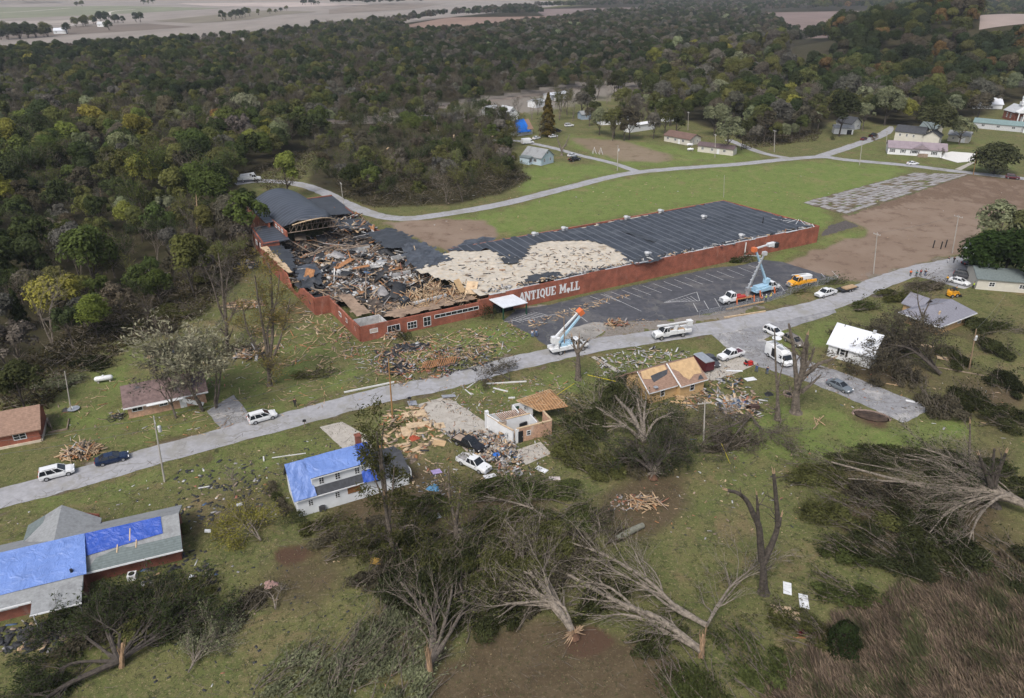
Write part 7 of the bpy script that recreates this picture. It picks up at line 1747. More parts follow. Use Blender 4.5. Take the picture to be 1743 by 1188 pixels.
def fallen_tree(label, base, tips, r0, seed, bark=BARK, lvl=3, kids=(3, 5), leaf=5, lsize=.2, tint='olive', roots=False, stump=None, lift=.5, spread=.75, name='fallen_tree', base_z=.5, group=None):
 """tree lying on the ground: main limbs run from the butt to points on the ground, twigs and leaves around them"""
 rng = random.Random(seed); B = at(*base); t = thing(name, label, 'fallen tree', B, 0, group); mb = MB(); br = []; n0 = len(tips); r0 *= .86
 if len(tips) > 2: tips = tips + [[(u + rng.uniform(-1, 1) * 22 * (i + 1) / len(q), v + rng.uniform(-1, 1) * 14 * (i + 1) / len(q)) for i, (u, v) in enumerate(q)] for q in tips if rng.random() < .5]
 for k, q in enumerate(tips):
  path = [Vector((0, 0, base_z))] + [at(u, v) - B for u, v in (q if isinstance(q, list) else [q])]
  n = len(path)
  for i in range(1, n): path[i].z = lift * (1.4 if i < n - 1 else .9) * rng.uniform(.7, 1.3) + .2
  if n == 2: path.insert(1, path[0].lerp(path[1], .5) + Vector((rng.uniform(-.5, .5), rng.uniform(-.5, .5), lift)))
  S = smooth(path); n = len(S); L_ = sum((S[i + 1] - S[i]).length for i in range(n - 1)); rr = [r0 * (1 if k == 0 else rng.uniform(.5, .8) if k < n0 else rng.uniform(.22, .4)) * (1 - .75 * i / (n - 1)) for i in range(n)]
  mb.tube(S, rr, 7, True)
  for c in range(rng.randint(*kids) + (5 if k < n0 else 2)):
   i = int(rng.uniform(.22, .98) * (n - 1)); d = (S[min(i + 1, n - 1)] - S[max(0, i - 1)]).normalized()
   ax = Vector((rng.uniform(-1, 1), rng.uniform(-1, 1), rng.uniform(-.3, .3))).normalized()
   grow(rng, S[i], d * (1.15 - spread * .6) + ax * spread * .75, min(L_ * rng.uniform(.22, .45), rng.uniform(2.4, 6.0)), max(.035, rr[i] * .45), lvl - 1, br, kids, spread * .9, .12, -.035, .4, (.45, .75), 4, .1, .02)
 mb.build('trunk', bark, t); tubes(br).build('branches', bark, t)
 if leaf:
  V_, F_ = twig_leaves(rng, br, leaf, lsize, .32, 1); set_tint(np_mesh('foliage', V_, F_, LEAF, t), np.array(TINT[tint]) * .95)
 if roots:
  m = MB(); d0 = -(at(*(tips[0][0] if isinstance(tips[0], list) else tips[0])) - B).normalized()
  for k in range(34):
   a = d0.orthogonal().normalized(); a = Matrix.Rotation(rng.uniform(0, 6.28), 3, d0) @ a; p = Vector((0, 0, base_z)) + d0 * .2; e = p + a * rng.uniform(.7, 1.7) + d0 * rng.uniform(.0, .7); e.z = max(.03, e.z)
   m.tube([p, p.lerp(e, .5) + Vector((rng.uniform(-.1, .1), rng.uniform(-.1, .1), .05)), e], [.11, .07, .02], 4, False)
  m.build('roots', SPLIT if roots == 2 else BARK_P, t); m = MB(); m.lathe([(.5, 0), (.75, .3), (.4, .8), (.1, 1.0)], 9, Vector((0, 0, 0)) + d0 * .2); m.build('root_ball', EARTH, t)
 if stump:
  m = MB(); P = [Vector((0, 0, -.2)) + Vector((.1, 0, 0)), upt(base, *stump) - B]; m.tube([P[0], P[0].lerp(P[1], .45), P[0].lerp(P[1], .75)], [r0 * .95, r0 * .6, r0 * .25], 7);
  for k in range(8): m.tube([P[0].lerp(P[1], .25) + Vector((rng.uniform(-.2, .2), rng.uniform(-.2, .2), 0)), P[0].lerp(P[1], rng.uniform(.55, 1)) + Vector((rng.uniform(-.5, .5), rng.uniform(-.4, .4), 0))], [r0 * .28, .02], 4)
  m.build('stump', M('torn_wood', (.27, .18, .11), .9, var=.45, scale=2.0, stretch=(3, 3, .5)), t)
 return t
def brush(label, px, rx, ry, h, tint, seed, dr=0.0, n=900, twigs=26, name='brush_pile', leaf=.26, bark=BARK, group=None, cat='brush'):
 """mound of fallen leafy limbs"""
 rng = random.Random(seed); nr_ = np.random.RandomState(seed); t = thing(name, label, cat, at(*px), dr, group); br = []
 for k in range(twigs):
  p = Vector((rng.uniform(-.8, .5) * rx, rng.uniform(-.8, .8) * ry, rng.uniform(.1, .7) * h * .6)); d = Vector((1, rng.uniform(-.55, .55), rng.uniform(-.05, .45)))
  grow(rng, p, d, rng.uniform(.35, .8) * rx, rng.uniform(.035, .085), 1, br, (2, 4), .6, .14, -.01, .35, (.4, .7), 4, .06, .018)
 tubes(br).build('branches', bark, t)
 lm = 11; c = np.stack([nr_.uniform(-.7, .7, lm) * rx, nr_.uniform(-.7, .7, lm) * ry, nr_.uniform(.1, .55, lm) * h], 1); R0 = nr_.uniform(.25, .5, lm)
 i = nr_.randint(lm, size=n); d = unit(nr_.normal(size=(n, 3))); d[:, 2] = np.abs(d[:, 2])
 P = c[i] + d * R0[i][:, None] * np.array([rx * .8, ry * .8, h * 1.0]) * nr_.uniform(.55, 1.05, (n, 1)); P[:, 2] = np.maximum(P[:, 2], .05)
 al = unit(np.array([1, 0, .12]) + nr_.normal(size=(n, 3)) * .55); Nn = unit(d * .7 + np.array([0, 0, .5]) + nr_.normal(size=(n, 3)) * .5)
 V_, F_ = leaf_quads(P, Nn, leaf, nr_, .42, al)
 V2, F2 = twig_leaves(rng, br, 4, leaf * .9, .25, 1); V_, F_ = np.concatenate([V_, V2]), np.concatenate([F_, F2 + len(V_)])
 set_tint(np_mesh('foliage', V_, F_, LEAF, t), np.array(TINT[tint] if isinstance(tint, str) else tint))
 return t
def shrub(label, px, r, h, tint, seed, name='shrub', n=700, leaf=.12, group=None, pointy=False):
 nr_ = np.random.RandomState(seed); rng = random.Random(seed); t = thing(name, label, 'shrub', at(*px), 0, group); m = MB()
 for k in range(6): m.tube([(rng.uniform(-.2, .2) * r, rng.uniform(-.2, .2) * r, -.1), (rng.uniform(-.5, .5) * r, rng.uniform(-.5, .5) * r, h * .6)], [.05, .02], 4)
 m.build('stems', BARK_D, t)
 if pointy:
  z = nr_.uniform(0, 1, n); a = nr_.uniform(0, 6.28, n); rr = r * np.sqrt(np.clip(1.02 - z ** 1.7, 0, 1)) * nr_.uniform(.75, 1.05, n) * (.88 + .12 * np.sin(a * 5 + z * 9)); P = np.stack([rr * np.cos(a), rr * np.sin(a), z * h], 1); Nn = unit(np.stack([np.cos(a), np.sin(a), z * .8 + .2], 1) + nr_.normal(size=(n, 3)) * .4); V_, F_ = leaf_quads(P, Nn, leaf, nr_)
 else: (V_, F_), _ = crown_np(nr_, (0, 0, h * .5), r, h * .52, 9, n, leaf, (.38, .55), -.9)
 set_tint(np_mesh('foliage', V_, F_, LEAF, t), np.array(TINT[tint] if isinstance(tint, str) else tint)); return t
traced_tree('snag', 'tall dark Y-forked snag standing alone on the lawn right of the fallen trunks', (1300, 1009), [([(1300, 1009), (1299, 975), (1297, 950)], 1, 0), ([(1297, 955), (1294, 925), (1291, 895), (1281, 872), (1270, 850), (1255, 836), (1236, 830)], .75, 1), ([(1291, 892), (1289, 862), (1287, 840)], .4, 1), ([(1299, 958), (1308, 940), (1316, 924), (1325, 895), (1322, 847), (1319, 809)], .8, 1), ([(1325, 895), (1330, 880)], .5, 1)], .62, 3, BARK_D, 2, (2, 3), 2.4, splits=True, depth=.15)
traced_tree('snag', 'broad storm-stripped trunk with many upswept broken limbs beside the worn lane', (1354, 702), [([(1354, 702), (1355, 680), (1357, 658)], 1, 0), ([(1357, 660), (1364, 632), (1366, 600), (1372, 566)], .6, 1), ([(1357, 662), (1355, 630), (1352, 590), (1346, 555)], .5, 0), ([(1360, 650), (1376, 632), (1392, 618), (1416, 607)], .5, 1), ([(1362, 640), (1378, 615), (1386, 590)], .35, 0), ([(1364, 668), (1382, 655), (1400, 640)], .35, 0), ([(1360, 650), (1370, 625), (1374, 580)], .4, 0)], .95, 5, BARK, 3, (3, 5), 2.2, depth=.4, spread=.6)
traced_tree('snag', 'split thin snag with a pale splintered top left of the broad stripped trunk', (1324, 714), [([(1324, 714), (1324, 695), (1324, 678)], 1, 1), ([(1324, 680), (1322, 650), (1320, 600), (1319, 560)], .4, 0), ([(1324, 680), (1325, 665), (1327, 645)], .4, 1), ([(1322, 660), (1328, 640), (1336, 610)], .25, 0)], .6, 6, BARK, 2, (3, 5), 1.8, 3, .2, 'olive', depth=.2)
traced_tree('tall_tree', 'tall storm-thinned tree with sparse yellow leaves in front of the mall corner', (459, 656), [([(459, 656), (459, 635), (458, 615)], 1, 0), ([(458, 618), (452, 580), (446, 540), (440, 500), (436, 465)], .6, 0), ([(458, 618), (462, 575), (460, 530), (456, 480), (450, 455)], .65, 0), ([(459, 622), (474, 585), (484, 550), (492, 510)], .5, 0), ([(457, 622), (440, 590), (426, 555), (420, 510)], .5, 0), ([(458, 600), (455, 560), (470, 510), (474, 470)], .45, 0)], .5, 8, BARK, 3, (9, 12), 2.9, 9, .19, (.17, .14, .045), False, depth=.8, spread=.55, bfrom=.35)
traced_tree('bare_tree', 'tall leafless grey tree between the pale crown and the yellow leaved tree', (387, 590), [([(387, 590), (386, 570), (385, 550)], 1, 0), ([(385, 552), (380, 510), (376, 470), (370, 432)], .6, 0), ([(385, 552), (374, 520), (364, 480), (352, 450)], .5, 0), ([(386, 555), (398, 530), (406, 512)], .5, 1), ([(385, 550), (384, 500), (390, 455)], .4, 0)], .5, 9, BARK, 3, (9, 13), 2.6, 1, .2, 'grey', True, depth=.6, spread=.55)
traced_tree('pruned_trunk', 'lopped trunk with stub branches standing by the road near the blue boom truck', (984, 646), [([(984, 646), (984, 620), (984, 590)], 1, 1), ([(984, 605), (978, 592), (974, 575)], .5, 1), ([(984, 600), (992, 588), (1000, 578)], .5, 1), ([(984, 595), (986, 575)], .5, 1)], .62, 10, BARK, 2, (3, 5), 1.5, 2, .18, 'brown', depth=.3)
traced_tree('broken_tree', 'splintered tree with olive leafy top standing against the white house garage', (667, 947), [([(667, 947), (667, 930), (666, 915)], 1, 1), ([(666, 920), (661, 890), (658, 868), (655, 840)], .6, 1), ([(658, 870), (652, 830), (646, 780), (641, 735)], .4, 0), ([(658, 868), (656, 820), (650, 770), (655, 715)], .35, 0), ([(662, 890), (668, 840), (672, 790)], .3, 0), ([(658, 860), (640, 820), (632, 790)], .25, 0), ([(666, 915), (640, 905), (610, 915)], .35, 0), ([(667, 920), (690, 895), (706, 890)], .35, 0), ([(666, 930), (640, 938), (600, 945)], .4, 0)], .6, 11, BARK, 3, (4, 6), 2.2, 10, .24, (.06, .062, .022), True, depth=.3, spread=.6)
traced_tree('broken_tree', 'twin-topped splintered snag behind the white pickup in the brush', (778, 920), [([(778, 920), (777, 905), (775, 885)], 1, 1), ([(775, 888), (770, 870), (765, 853)], .5, 1), ([(766, 856), (764, 825), (763, 798)], .3, 0), ([(776, 886), (780, 862), (783, 834)], .45, 1), ([(778, 900), (790, 905), (802, 928)], .4, 0)], .55, 12, BARK, 3, (3, 5), 2.0, 5, .2, 'olive', True, depth=.3, spread=.7)
traced_tree('bare_tree', 'thin bare tree in front of the tan brick bungalow', (1567, 580), [([(1567, 580), (1568, 560), (1570, 538)], 1, 0), ([(1570, 540), (1562, 515), (1560, 492)], .6, 0), ([(1570, 540), (1580, 515), (1584, 498)], .6, 0), ([(1569, 550), (1552, 530)], .4, 0)], .28, 13, BARK, 3, (4, 6), 1.8, 0, splits=False, spread=.6)
traced_tree('bare_tree', 'V-forked bare tree beside the pale blue cottage', (956, 265), [([(956, 265), (956, 255)], 1, 0), ([(956, 256), (950, 240), (946, 228)], .7, 1), ([(956, 256), (964, 243), (970, 228)], .7, 1), ([(957, 252), (966, 246)], .5, 0)], .55, 14, BARK_P, 2, (2, 4), 1.5, splits=False, spread=.5)
traced_tree('broken_tree', 'dark splintered trunk rising behind the big fallen limbs at the right edge', (1693, 862), [([(1693, 862), (1690, 840), (1686, 822)], 1, 1), ([(1688, 830), (1676, 800), (1664, 772)], .6, 1), ([(1690, 835), (1700, 800), (1712, 770)], .6, 1), ([(1689, 838), (1690, 800), (1694, 765)], .5, 0)], .7, 15, BARK_D, 3, (3, 5), 2.0, 1, .2, 'dark', depth=.3)
traced_tree('broken_tree', 'thin reddish snag in the dark brush below the lane end', (1648, 795), [([(1648, 795), (1650, 765), (1651, 720)], 1, 1)], .28, 16, BARK, 2, (5, 7), 1.4, 3, .2, 'brown', depth=.1)
traced_tree('bare_tree', 'pale bare sapling by the shingle litter on the lawn', (399, 842), [([(399, 842), (398, 825), (397, 812)], 1, 0)], .06, 17, BARK_P, 3, (12, 14), 1.3, 0, splits=False, spread=.45, bfrom=.0)
for k, (x, y0, y1, w) in enumerate(((112, 508, 472, 'lowest of the pale splintered snags in the dark wood'), (334, 400, 335, 'tallest pale splintered snag in the dark wood, right of the others'), (287, 352, 318, 'short pale splintered snag left of the tallest one in the dark wood'), (170, 352, 320, 'upper left pale splintered snag in the dark wood'))): traced_tree('snag', w, (x, y0), [([(x, y0), (x + 2, (y0 + y1) / 2), (x, y1)], 1, 1)], .32, 60 + k, SPLIT, 2, (2, 3), 1.2, depth=.1)
fallen_tree('uprooted tree with splayed pale roots and bare limbs on the brown dirt', (975, 1085), [[(935, 1035), (895, 975), (880, 930)], [(930, 1040), (872, 1005), (860, 960)], [(940, 1020), (920, 960), (905, 935)], [(945, 1050), (890, 1040), (850, 1060)], [(950, 1045), (870, 1045), (865, 1035)]], .5, 31, BARK_P, 3, (3, 5), 2, .2, 'olive', 2, None, .9, .6, base_z=.9)
fallen_tree('long twin trunk broken from its splintered stump, lying towards the left', (1192, 1118), [[(1120, 1072), (1050, 1038), (960, 985), (905, 945)], [(1110, 1075), (1040, 1020), (990, 1000)], [(1140, 1085), (1060, 1060), (1010, 1066)]], .5, 32, BARK_P, 3, (3, 5), 2, .2, 'olive', False, (1198, 1066), .9, .6, base_z=1.0)
fallen_tree('upper broken limb of the splintered stump, arching over the lawn', (1199, 1090), [[(1150, 1055), (1100, 1012), (1030, 965), (955, 930)], [(1130, 1045), (1070, 985), (1040, 930)], [(1120, 1030), (1060, 1000), (1000, 960)], [(1220, 1050), (1250, 1010), (1320, 950)]], .4, 33, BARK_P, 3, (3, 5), 2, .2, 'olive', False, None, 1.2, .6, base_z=2.4)
fallen_tree('split twin-stem tree with pale torn butt, its crown thrown away uphill', (731, 1150), [[(736, 1085), (700, 1030), (665, 985)], [(738, 1085), (745, 1020), (735, 965)], [(755, 1090), (770, 1020), (765, 970)], [(742, 1085), (715, 1010), (705, 960)], [(770, 1090), (790, 1040), (775, 985)]], .5, 34, BARK, 3, (3, 5), 3, .2, 'dark', False, (727, 1085), 1.0, .55, base_z=1.4)
fallen_tree('dark mass of fallen limbs with orange torn wood behind the tarped brick ranch', (205, 1135), [[(120, 1175), (60, 1215), (20, 1240)], [(250, 1080), (300, 1035)], [(190, 1090), (170, 1050)], [(210, 1080), (225, 1030)], [(270, 1095), (330, 1060)], [(160, 1105), (125, 1075)], [(130, 1140), (90, 1160)], [(240, 1080), (265, 1030)], [(185, 1080), (200, 1035)], [(290, 1080), (325, 1035)]], .42, 35, BARK_D, 4, (3, 4), 4, .2, 'dark', False, (208, 1080), .7, .8, base_z=.9)
fallen_tree('big bare-limbed tree lying in from the right edge, limbs fanned left', (1752, 882), [[(1690, 866), (1600, 856), (1540, 843), (1412, 799)], [(1680, 858), (1590, 815), (1540, 785)], [(1690, 870), (1620, 880), (1575, 925)], [(1700, 872), (1660, 900), (1640, 945)], [(1690, 868), (1580, 850), (1440, 830)], [(1680, 850), (1620, 800), (1562, 778)], [(1690, 872), (1640, 880), (1590, 900)]], .6, 36, BARK_P, 4, (3, 4), 1, .2, 'dark', False, None, 1.6, .5, base_z=1.6)
fallen_tree('fan-limbed tree toppled against the back of the tan house', (1096, 757), [[(1075, 725), (1050, 690), (1035, 665)], [(1088, 720), (1080, 680), (1075, 660)], [(1095, 722), (1098, 690), (1092, 662)], [(1060, 735), (1020, 712), (1000, 690)], [(1065, 742), (1020, 738), (985, 735)], [(1112, 735), (1135, 725), (1148, 710)]], .5, 37, BARK_P, 3, (3, 5), 4, .22, 'dark', False, None, 1.1, .5, base_z=.6)
fallen_tree('tangled upturned root mass with twisted limbs above the splintered orange lumber', (1110, 815), [[(1085, 790), (1060, 775)], [(1130, 790), (1160, 770)], [(1105, 780), (1095, 760)], [(1140, 800), (1168, 790)], [(1080, 805), (1050, 800)]], .45, 38, BARK_D, 4, (3, 4), 2, .18, 'dark', 1, None, 2.0, .9, base_z=1.4)
fallen_tree('thin fallen limb with pale butt lying through the green brush', (935, 890), [[(900, 872), (856, 860), (820, 850)], [(890, 868), (850, 880)]], .25, 39, BARK_P, 3, (3, 5), 6, .2, 'green', False, None, .6, .8)
fallen_tree('fallen limb with pale silvery leaves alone on the grass', (322, 1150), [[(345, 1118), (392, 1065)], [(350, 1105), (372, 1070)], [(338, 1120), (335, 1085)]], .12, 40, BARK_P, 3, (3, 5), 6, .13, 'sage', False, None, .4, .7)
fallen_tree('tangle of grey limbs lying below the pale crossarm pole', (1278, 712), [[(1250, 735), (1215, 750), (1190, 765)], [(1240, 720), (1200, 735)], [(1255, 745), (1235, 770)], [(1300, 745), (1330, 742)]], .3, 41, BARK, 4, (3, 4), 1, .18, 'brown', False, None, .9, .8)
fallen_tree('dark leafy tree fallen across the right end of the white cottage', (1600, 640), [[(1550, 620), (1505, 590), (1478, 575)], [(1545, 610), (1510, 570)], [(1530, 625), (1470, 625)], [(1550, 628), (1500, 645)]], .45, 42, BARK_D, 4, (3, 4), 5, .26, 'brown', False, None, 2.8, .7)
fallen_tree('pair of long pale trunks lying at the dark wood edge on the left', (72, 548), [[(110, 552), (175, 562)], [(115, 545), (180, 548)]], .3, 43, BARK_P, 3, (3, 5), 1, .2, 'brown', False, None, .9, .5)
fallen_tree('pale leafless limb lying in the bottom left brush', (560, 1190), [[(590, 1160), (605, 1130)], [(585, 1150), (625, 1135)]], .16, 44, BARK_P, 3, (3, 4), 1, .2, 'sage', False, None, .5, .7)
fallen_tree('bare limb lying across the lawn right of the pink cloth', (470, 1042), [[(466, 1025), (455, 1012)], [(475, 1020), (486, 1005)]], .11, 45, BARK_P, 2, (2, 4), 2, .18, 'brown', False, None, .6, .8)
fallen_tree('bushy limb with yellow leaves lying left of the white house', (445, 925), [[(430, 905), (400, 885)], [(425, 905), (425, 880)], [(420, 910), (395, 905)]], .14, 46, BARK_P, 3, (3, 5), 8, .17, 'yellow', False, None, .6, .9)
fallen_tree('low dark brush heap lying on the road beyond the driveway', (868, 650), [[(845, 646), (825, 656)], [(862, 636), (850, 626)]], .16, 47, BARK_D, 3, (3, 5), 4, .18, 'brown', False, None, 1.0, .8)
m = MB(); A, B = at(1049, 921), at(1094, 898); m.tube([Vector((0, 0, .45)), (B - A) * .5 + Vector((0, 0, .5)), B - A + Vector((0, 0, .42))], [.4, .46, .4], 10); o = m.build('log', M('grey_green_bark', (.15, .15, .12), .9, var=.25)); o.location = A; tag(o, 'thick grey-green log lying on the open lawn', 'log')
TINT.update(dark=(.050, .056, .023), deep=(.038, .044, .020), green=(.068, .082, .028))
MT = {'dark': 'dark green', 'green': 'mid green', 'olive': 'olive', 'brown': 'brown', 'sage': 'silvery green', 'deep': 'very dark green', 'grey': 'grey-brown', 'yellow': 'yellow-green'}
MOUNDS = [(600, 925, 6, 3, 2, 'brown', .5, 'left of the splintered garage tree'), (545, 900, 4, 2, 1.2, 'olive', .4, 'between the white house and the red dirt'), (690, 905, 5, 3, 1.6, 'dark', 1, 'between the two splintered trees'), (715, 862, 5, 3, 1.3, 'green', 0, 'behind the white house garage'), (845, 838, 7, 3, 1.6, 'green', .2, 'below the white pickup'), (925, 838, 6, 3, 1.6, 'green', .1, 'below the small patio'), (800, 945, 6, 4, 2, 'dark', .6, 'in the middle of the fallen crowns'),
 (865, 965, 7, 5, 2.6, 'olive', .9, 'above the uprooted tree'), (765, 1005, 6, 4, 2.6, 'dark', 1.5, 'above the split twin-stem tree'), (690, 1020, 5, 4, 2.6, 'deep', 1.7, 'left of the split twin-stem tree'), (805, 1055, 5, 4, 1.8, 'dark', 1.2, 'right of the split twin-stem tree'), (935, 950, 7, 4, 2.2, 'olive', 1, 'among the long bare limbs'), (1000, 925, 7, 3.5, 2, 'brown', .8, 'below the orange lumber'), (1010, 1010, 6, 4, 1.5, 'dark', .6, 'between the long trunks'), (880, 1030, 5, 3, 2, 'dark', 1, 'beside the uprooted tree limbs'), (1120, 1090, 5, 2.5, 1.2, 'dark', .5, 'under the splintered stump limbs'), (640, 985, 4, 3, 1.4, 'brown', .9, 'beside the purple cloth'),
 (700, 940, 6, 4, 1.8, 'dark', .3, 'in front of the splintered garage tree'), (850, 900, 7, 4, 1.8, 'olive', .3, 'behind the twin-topped snag'), (960, 890, 6, 4, 1.7, 'green', .2, 'around the thin pale limb'), (760, 960, 6, 4, 2, 'olive', 1, 'below the twin-topped snag'), (905, 1000, 6, 4, 2.2, 'brown', 1, 'at the tips of the uprooted limbs'),
 (1000, 738, 6, 4.5, 3.6, 'dark', 2, 'right of the roofless house'), (1045, 692, 6, 4, 3.4, 'dark', 2.2, 'against the left wall of the tan house'), (965, 765, 4, 4, 2.6, 'olive', 2, 'touching the brick end of the roofless house'), (1015, 795, 6, 3.5, 2, 'olive', 2.4, 'below the fan-limbed tree'), (1130, 735, 5, 3, 2, 'dark', 1.4, 'right of the fan-limbed tree'), (1090, 792, 5, 3.5, 2.6, 'brown', 2, 'around the twisted root mass'), (1235, 755, 6, 3, 1.2, 'brown', .2, 'under the grey limbs by the crossarm pole'),
 (1395, 815, 6, 4, 2.2, 'olive', 2.8, 'at the left tip of the big right hand limbs'), (1445, 885, 7, 5, 3, 'olive', 2.6, 'below the big right hand limbs'), (1500, 850, 6, 4, 2.4, 'brown', 2.8, 'under the fanned limb tips'), (1560, 895, 7, 5, 3, 'dark', 2.5, 'in the hollow under the fanned limbs'), (1520, 955, 7, 4, 2.8, 'deep', 2.4, 'dark and windswept above the dry grass'), (1600, 955, 6, 4, 2.4, 'dark', 2.3, 'right of the windswept dark heap'), (1640, 800, 8, 5, 2, 'dark', 2.9, 'around the thin reddish snag'), (1550, 790, 8, 4, 1.8, 'dark', 3, 'below the lane end'), (1470, 790, 6, 3, 1.5, 'dark', 3, 'on the lawn edge below the lane'), (1700, 955, 6, 5, 2.2, 'deep', 2.2, 'at the right edge above the dry grass'),
 (1440, 945, 4, 3, 1.8, 'green', 2.6, 'right of the Y-forked snag'), (1440, 1015, 5, 3, 1.4, 'green', 2.8, 'above the dark conifer shrub'), (1710, 830, 6, 4, 2.2, 'dark', 2.8, 'behind the right edge trunk'), (1600, 695, 6, 4, 2.6, 'brown', 2.8, 'right of the worn lane end'), (1660, 690, 6, 4, 2.4, 'dark', 2.7, 'below the dark leaning pole'), (1722, 725, 6, 4, 3, 'dark', 2.6, 'at the right edge below the leaning pole'), (1505, 596, 5, 4, 4.2, 'brown', 2.6, 'piled against the white cottage'), (1545, 645, 5, 3, 1.4, 'brown', 2.8, 'on the lawn below the white cottage'), (1625, 615, 6, 3, 1.5, 'dark', 3, 'left of the dark leaning pole'), (1700, 600, 5, 4, 2.2, 'dark', 3, 'right of the dark leaning pole'), (1715, 660, 6, 4, 2.4, 'deep', 3, 'at the right edge beside the leaning pole'),
 (1468, 525, 4.5, 2.5, 1.7, 'green', .3, 'clipped square above the white cottage'), (1530, 508, 6, 3, 2, 'olive', .3, 'along the road left of the tan bungalow'), (1570, 490, 6, 3, 2, 'brown', .3, 'behind the tan bungalow by the road'), (1410, 482, 5, 1.6, .8, 'green', .5, 'on the verge by the flat trailer'), (1355, 497, 4, 1.2, .7, 'olive', .5, 'along the fence beside the white pickup'), (1260, 445, 4, 1.8, 1.3, 'green', .5, 'against the mall wall by the car park'), (1690, 560, 6, 4, 2.0, 'dark', .3, 'right of the tan bungalow'),
 (150, 625, 5, 3, 1.8, 'deep', .4, 'at the dark wood edge above the propane tank'), (100, 655, 5, 3, 1.6, 'sage', .4, 'beside the leaning broken pole'), (270, 565, 5, 3, 1.6, 'brown', .2, 'on the upper lawn below the wood'), (300, 535, 7, 4, 2.2, 'olive', .2, 'in the wood edge clearing'), (200, 560, 6, 3, 1.8, 'dark', .2, 'along the pale trunks at the wood edge'), (350, 480, 6, 4, 2.4, 'olive', .2, 'left of the bare grey tree'), (310, 590, 4, 3, 1.6, 'brown', .2, 'above the low mauve-roofed house'), (405, 600, 4, 2.5, 1.4, 'brown', .2, 'at the foot of the bare grey tree'), (530, 640, 4, 1.6, .9, 'olive', .4, 'on the verge beside the walker in black'),
 (600, 1140, 7, 4, 1.4, 'sage', .9, 'at the bottom left of the split tree'), (660, 1100, 6, 4, 1.6, 'sage', 1.2, 'just left of the split tree butt'), (690, 1165, 6, 4, 1.5, 'sage', 1.3, 'at the bottom edge beside the split butt'), (500, 1150, 5, 3, .8, 'sage', .8, 'thin and flat near the bottom edge'), (1280, 1120, 6, 4, 1.2, 'green', 2, 'low and fresh above the dry grass'), (1180, 1180, 7, 4, 1.4, 'green', 2, 'low and fresh at the bottom edge'), (1370, 1075, 5, 3, 1.6, 'olive', 2.5, 'left of the dark conifer shrub'), (425, 1030, 3, 2, .9, 'brown', 1, 'twiggy, left of the pink cloth'), (255, 1055, 5, 3.4, 1.8, 'olive', .8, 'leafy, in the heap behind the brick ranch'), (305, 1035, 4.5, 3, 1.7, 'olive', .8, 'right end of the heap behind the brick ranch'), (170, 1085, 5, 3.4, 1.8, 'brown', .8, 'left end of the heap behind the brick ranch')]
for k, (u, v, rx, ry, h, tn, dr, wh) in enumerate(MOUNDS):
 brush('%s brush heap %s' % (MT[tn], wh), (u, v), rx, ry, h, np.array(TINT[tn]) * random.Random(k).uniform(.62, 1.05), 200 + k, dr if v > 700 else dr * .5, int(300 + 62 * rx * ry * min(2.2, h)), 20 + int(rx * 2), group=None, leaf=.24 if v > 700 else .28)
for k, (px, r, h, tn, lb) in enumerate([((462, 838), 1.3, 1.5, 'brown', 'brownish shrub at the top of the row beside the white house'), ((471, 850), 1.0, 1.2, 'dark', 'dark shrub second from the top beside the white house'), ((478, 862), 1.0, 1.2, 'brown', 'brownish shrub in the middle of the row beside the white house'), ((486, 872), 1.1, 1.3, 'brown', 'brownish shrub fourth from the top beside the white house'), ((501, 890), 1.5, 1.7, 'dark', 'largest round dark shrub at the front corner of the white house'), ((690, 580), 1.6, 2.6, 'dark', 'round dark shrub at the mall office windows'), ((822, 540), 2.2, 2.6, 'deep', 'dark clipped shrub left of the mall canopy'), ((838, 542), 1.8, 2.4, 'deep', 'dark clipped shrub under the mall canopy edge'), ((312, 905), 1.0, 1.2, 'olive', 'small olive shrub at the right gable of the brick ranch'), ((1488, 239), 1.8, 2.4, 'orange', 'rust brown round shrub at the hill street corner'), ((1416, 238), 1.6, 1.6, 'dark', 'low shrub below the white garage on the hill')]):
 shrub(lb, px, r, h, tn, 400 + k)
shrub('upright dark green conifer shrub at the edge of the dry grass', (1432, 1106), 2.2, 4.2, (.022, .032, .012), 420, 'conifer_shrub', 2600, .15, None, True)
def one(px, top, kind, tint, label, i=0, name='tree', w=1.0):
 h = hgt(px[0], px[1], top); t = place_tree(KI[kind][i], at(*px), px[0] * .1, h / 11.6 * w, np.array(TINT[tint] if isinstance(tint, str) else tint), label, None, name, 'tree', 1 / w); return t
[one(p, tp, 'sparse', (.23, .22, .15), lb, 1, w=1.25) for p, tp, lb in (((345, 700), 556, 'pale wispy tree leaning over the right half of the low mauve-roofed house'), ((368, 694), 575, 'pale wispy tree right of the low mauve-roofed house'), ((330, 688), 572, 'pale wispy tree behind the low mauve-roofed house'))]; one((300, 712), 610, 'sparse', 'grey', 'thin stripped tree in front of the low mauve-roofed house', 0); one((325, 690), 590, 'sparse', 'sage', 'thin pale tree at the right end of the low mauve-roofed house', 1)
one((45, 702), 622, 'dense', 'dark', 'round dark green tree beside the red brick house at the left edge', 1, w=1.15)
one((492, 337), 258, 'dense', 'lime', 'bright yellow-green tree beside the gym vault', 3)
one((1708, 478), 362, 'dense', (.028, .046, .014), 'huge dark evergreen at the right edge by the road end', 0, 'evergreen', 1.35).location.z = -4.8; one((1665, 470), 372, 'dense', (.03, .05, .014), 'dark evergreen left of the huge one at the road end', 2, 'evergreen', 1.15).location.z = -4.4; one((1740, 490), 375, 'dense', (.03, .048, .014), 'dark evergreen cut by the right edge at the road end', 3, 'evergreen', 1.3).location.z = -3
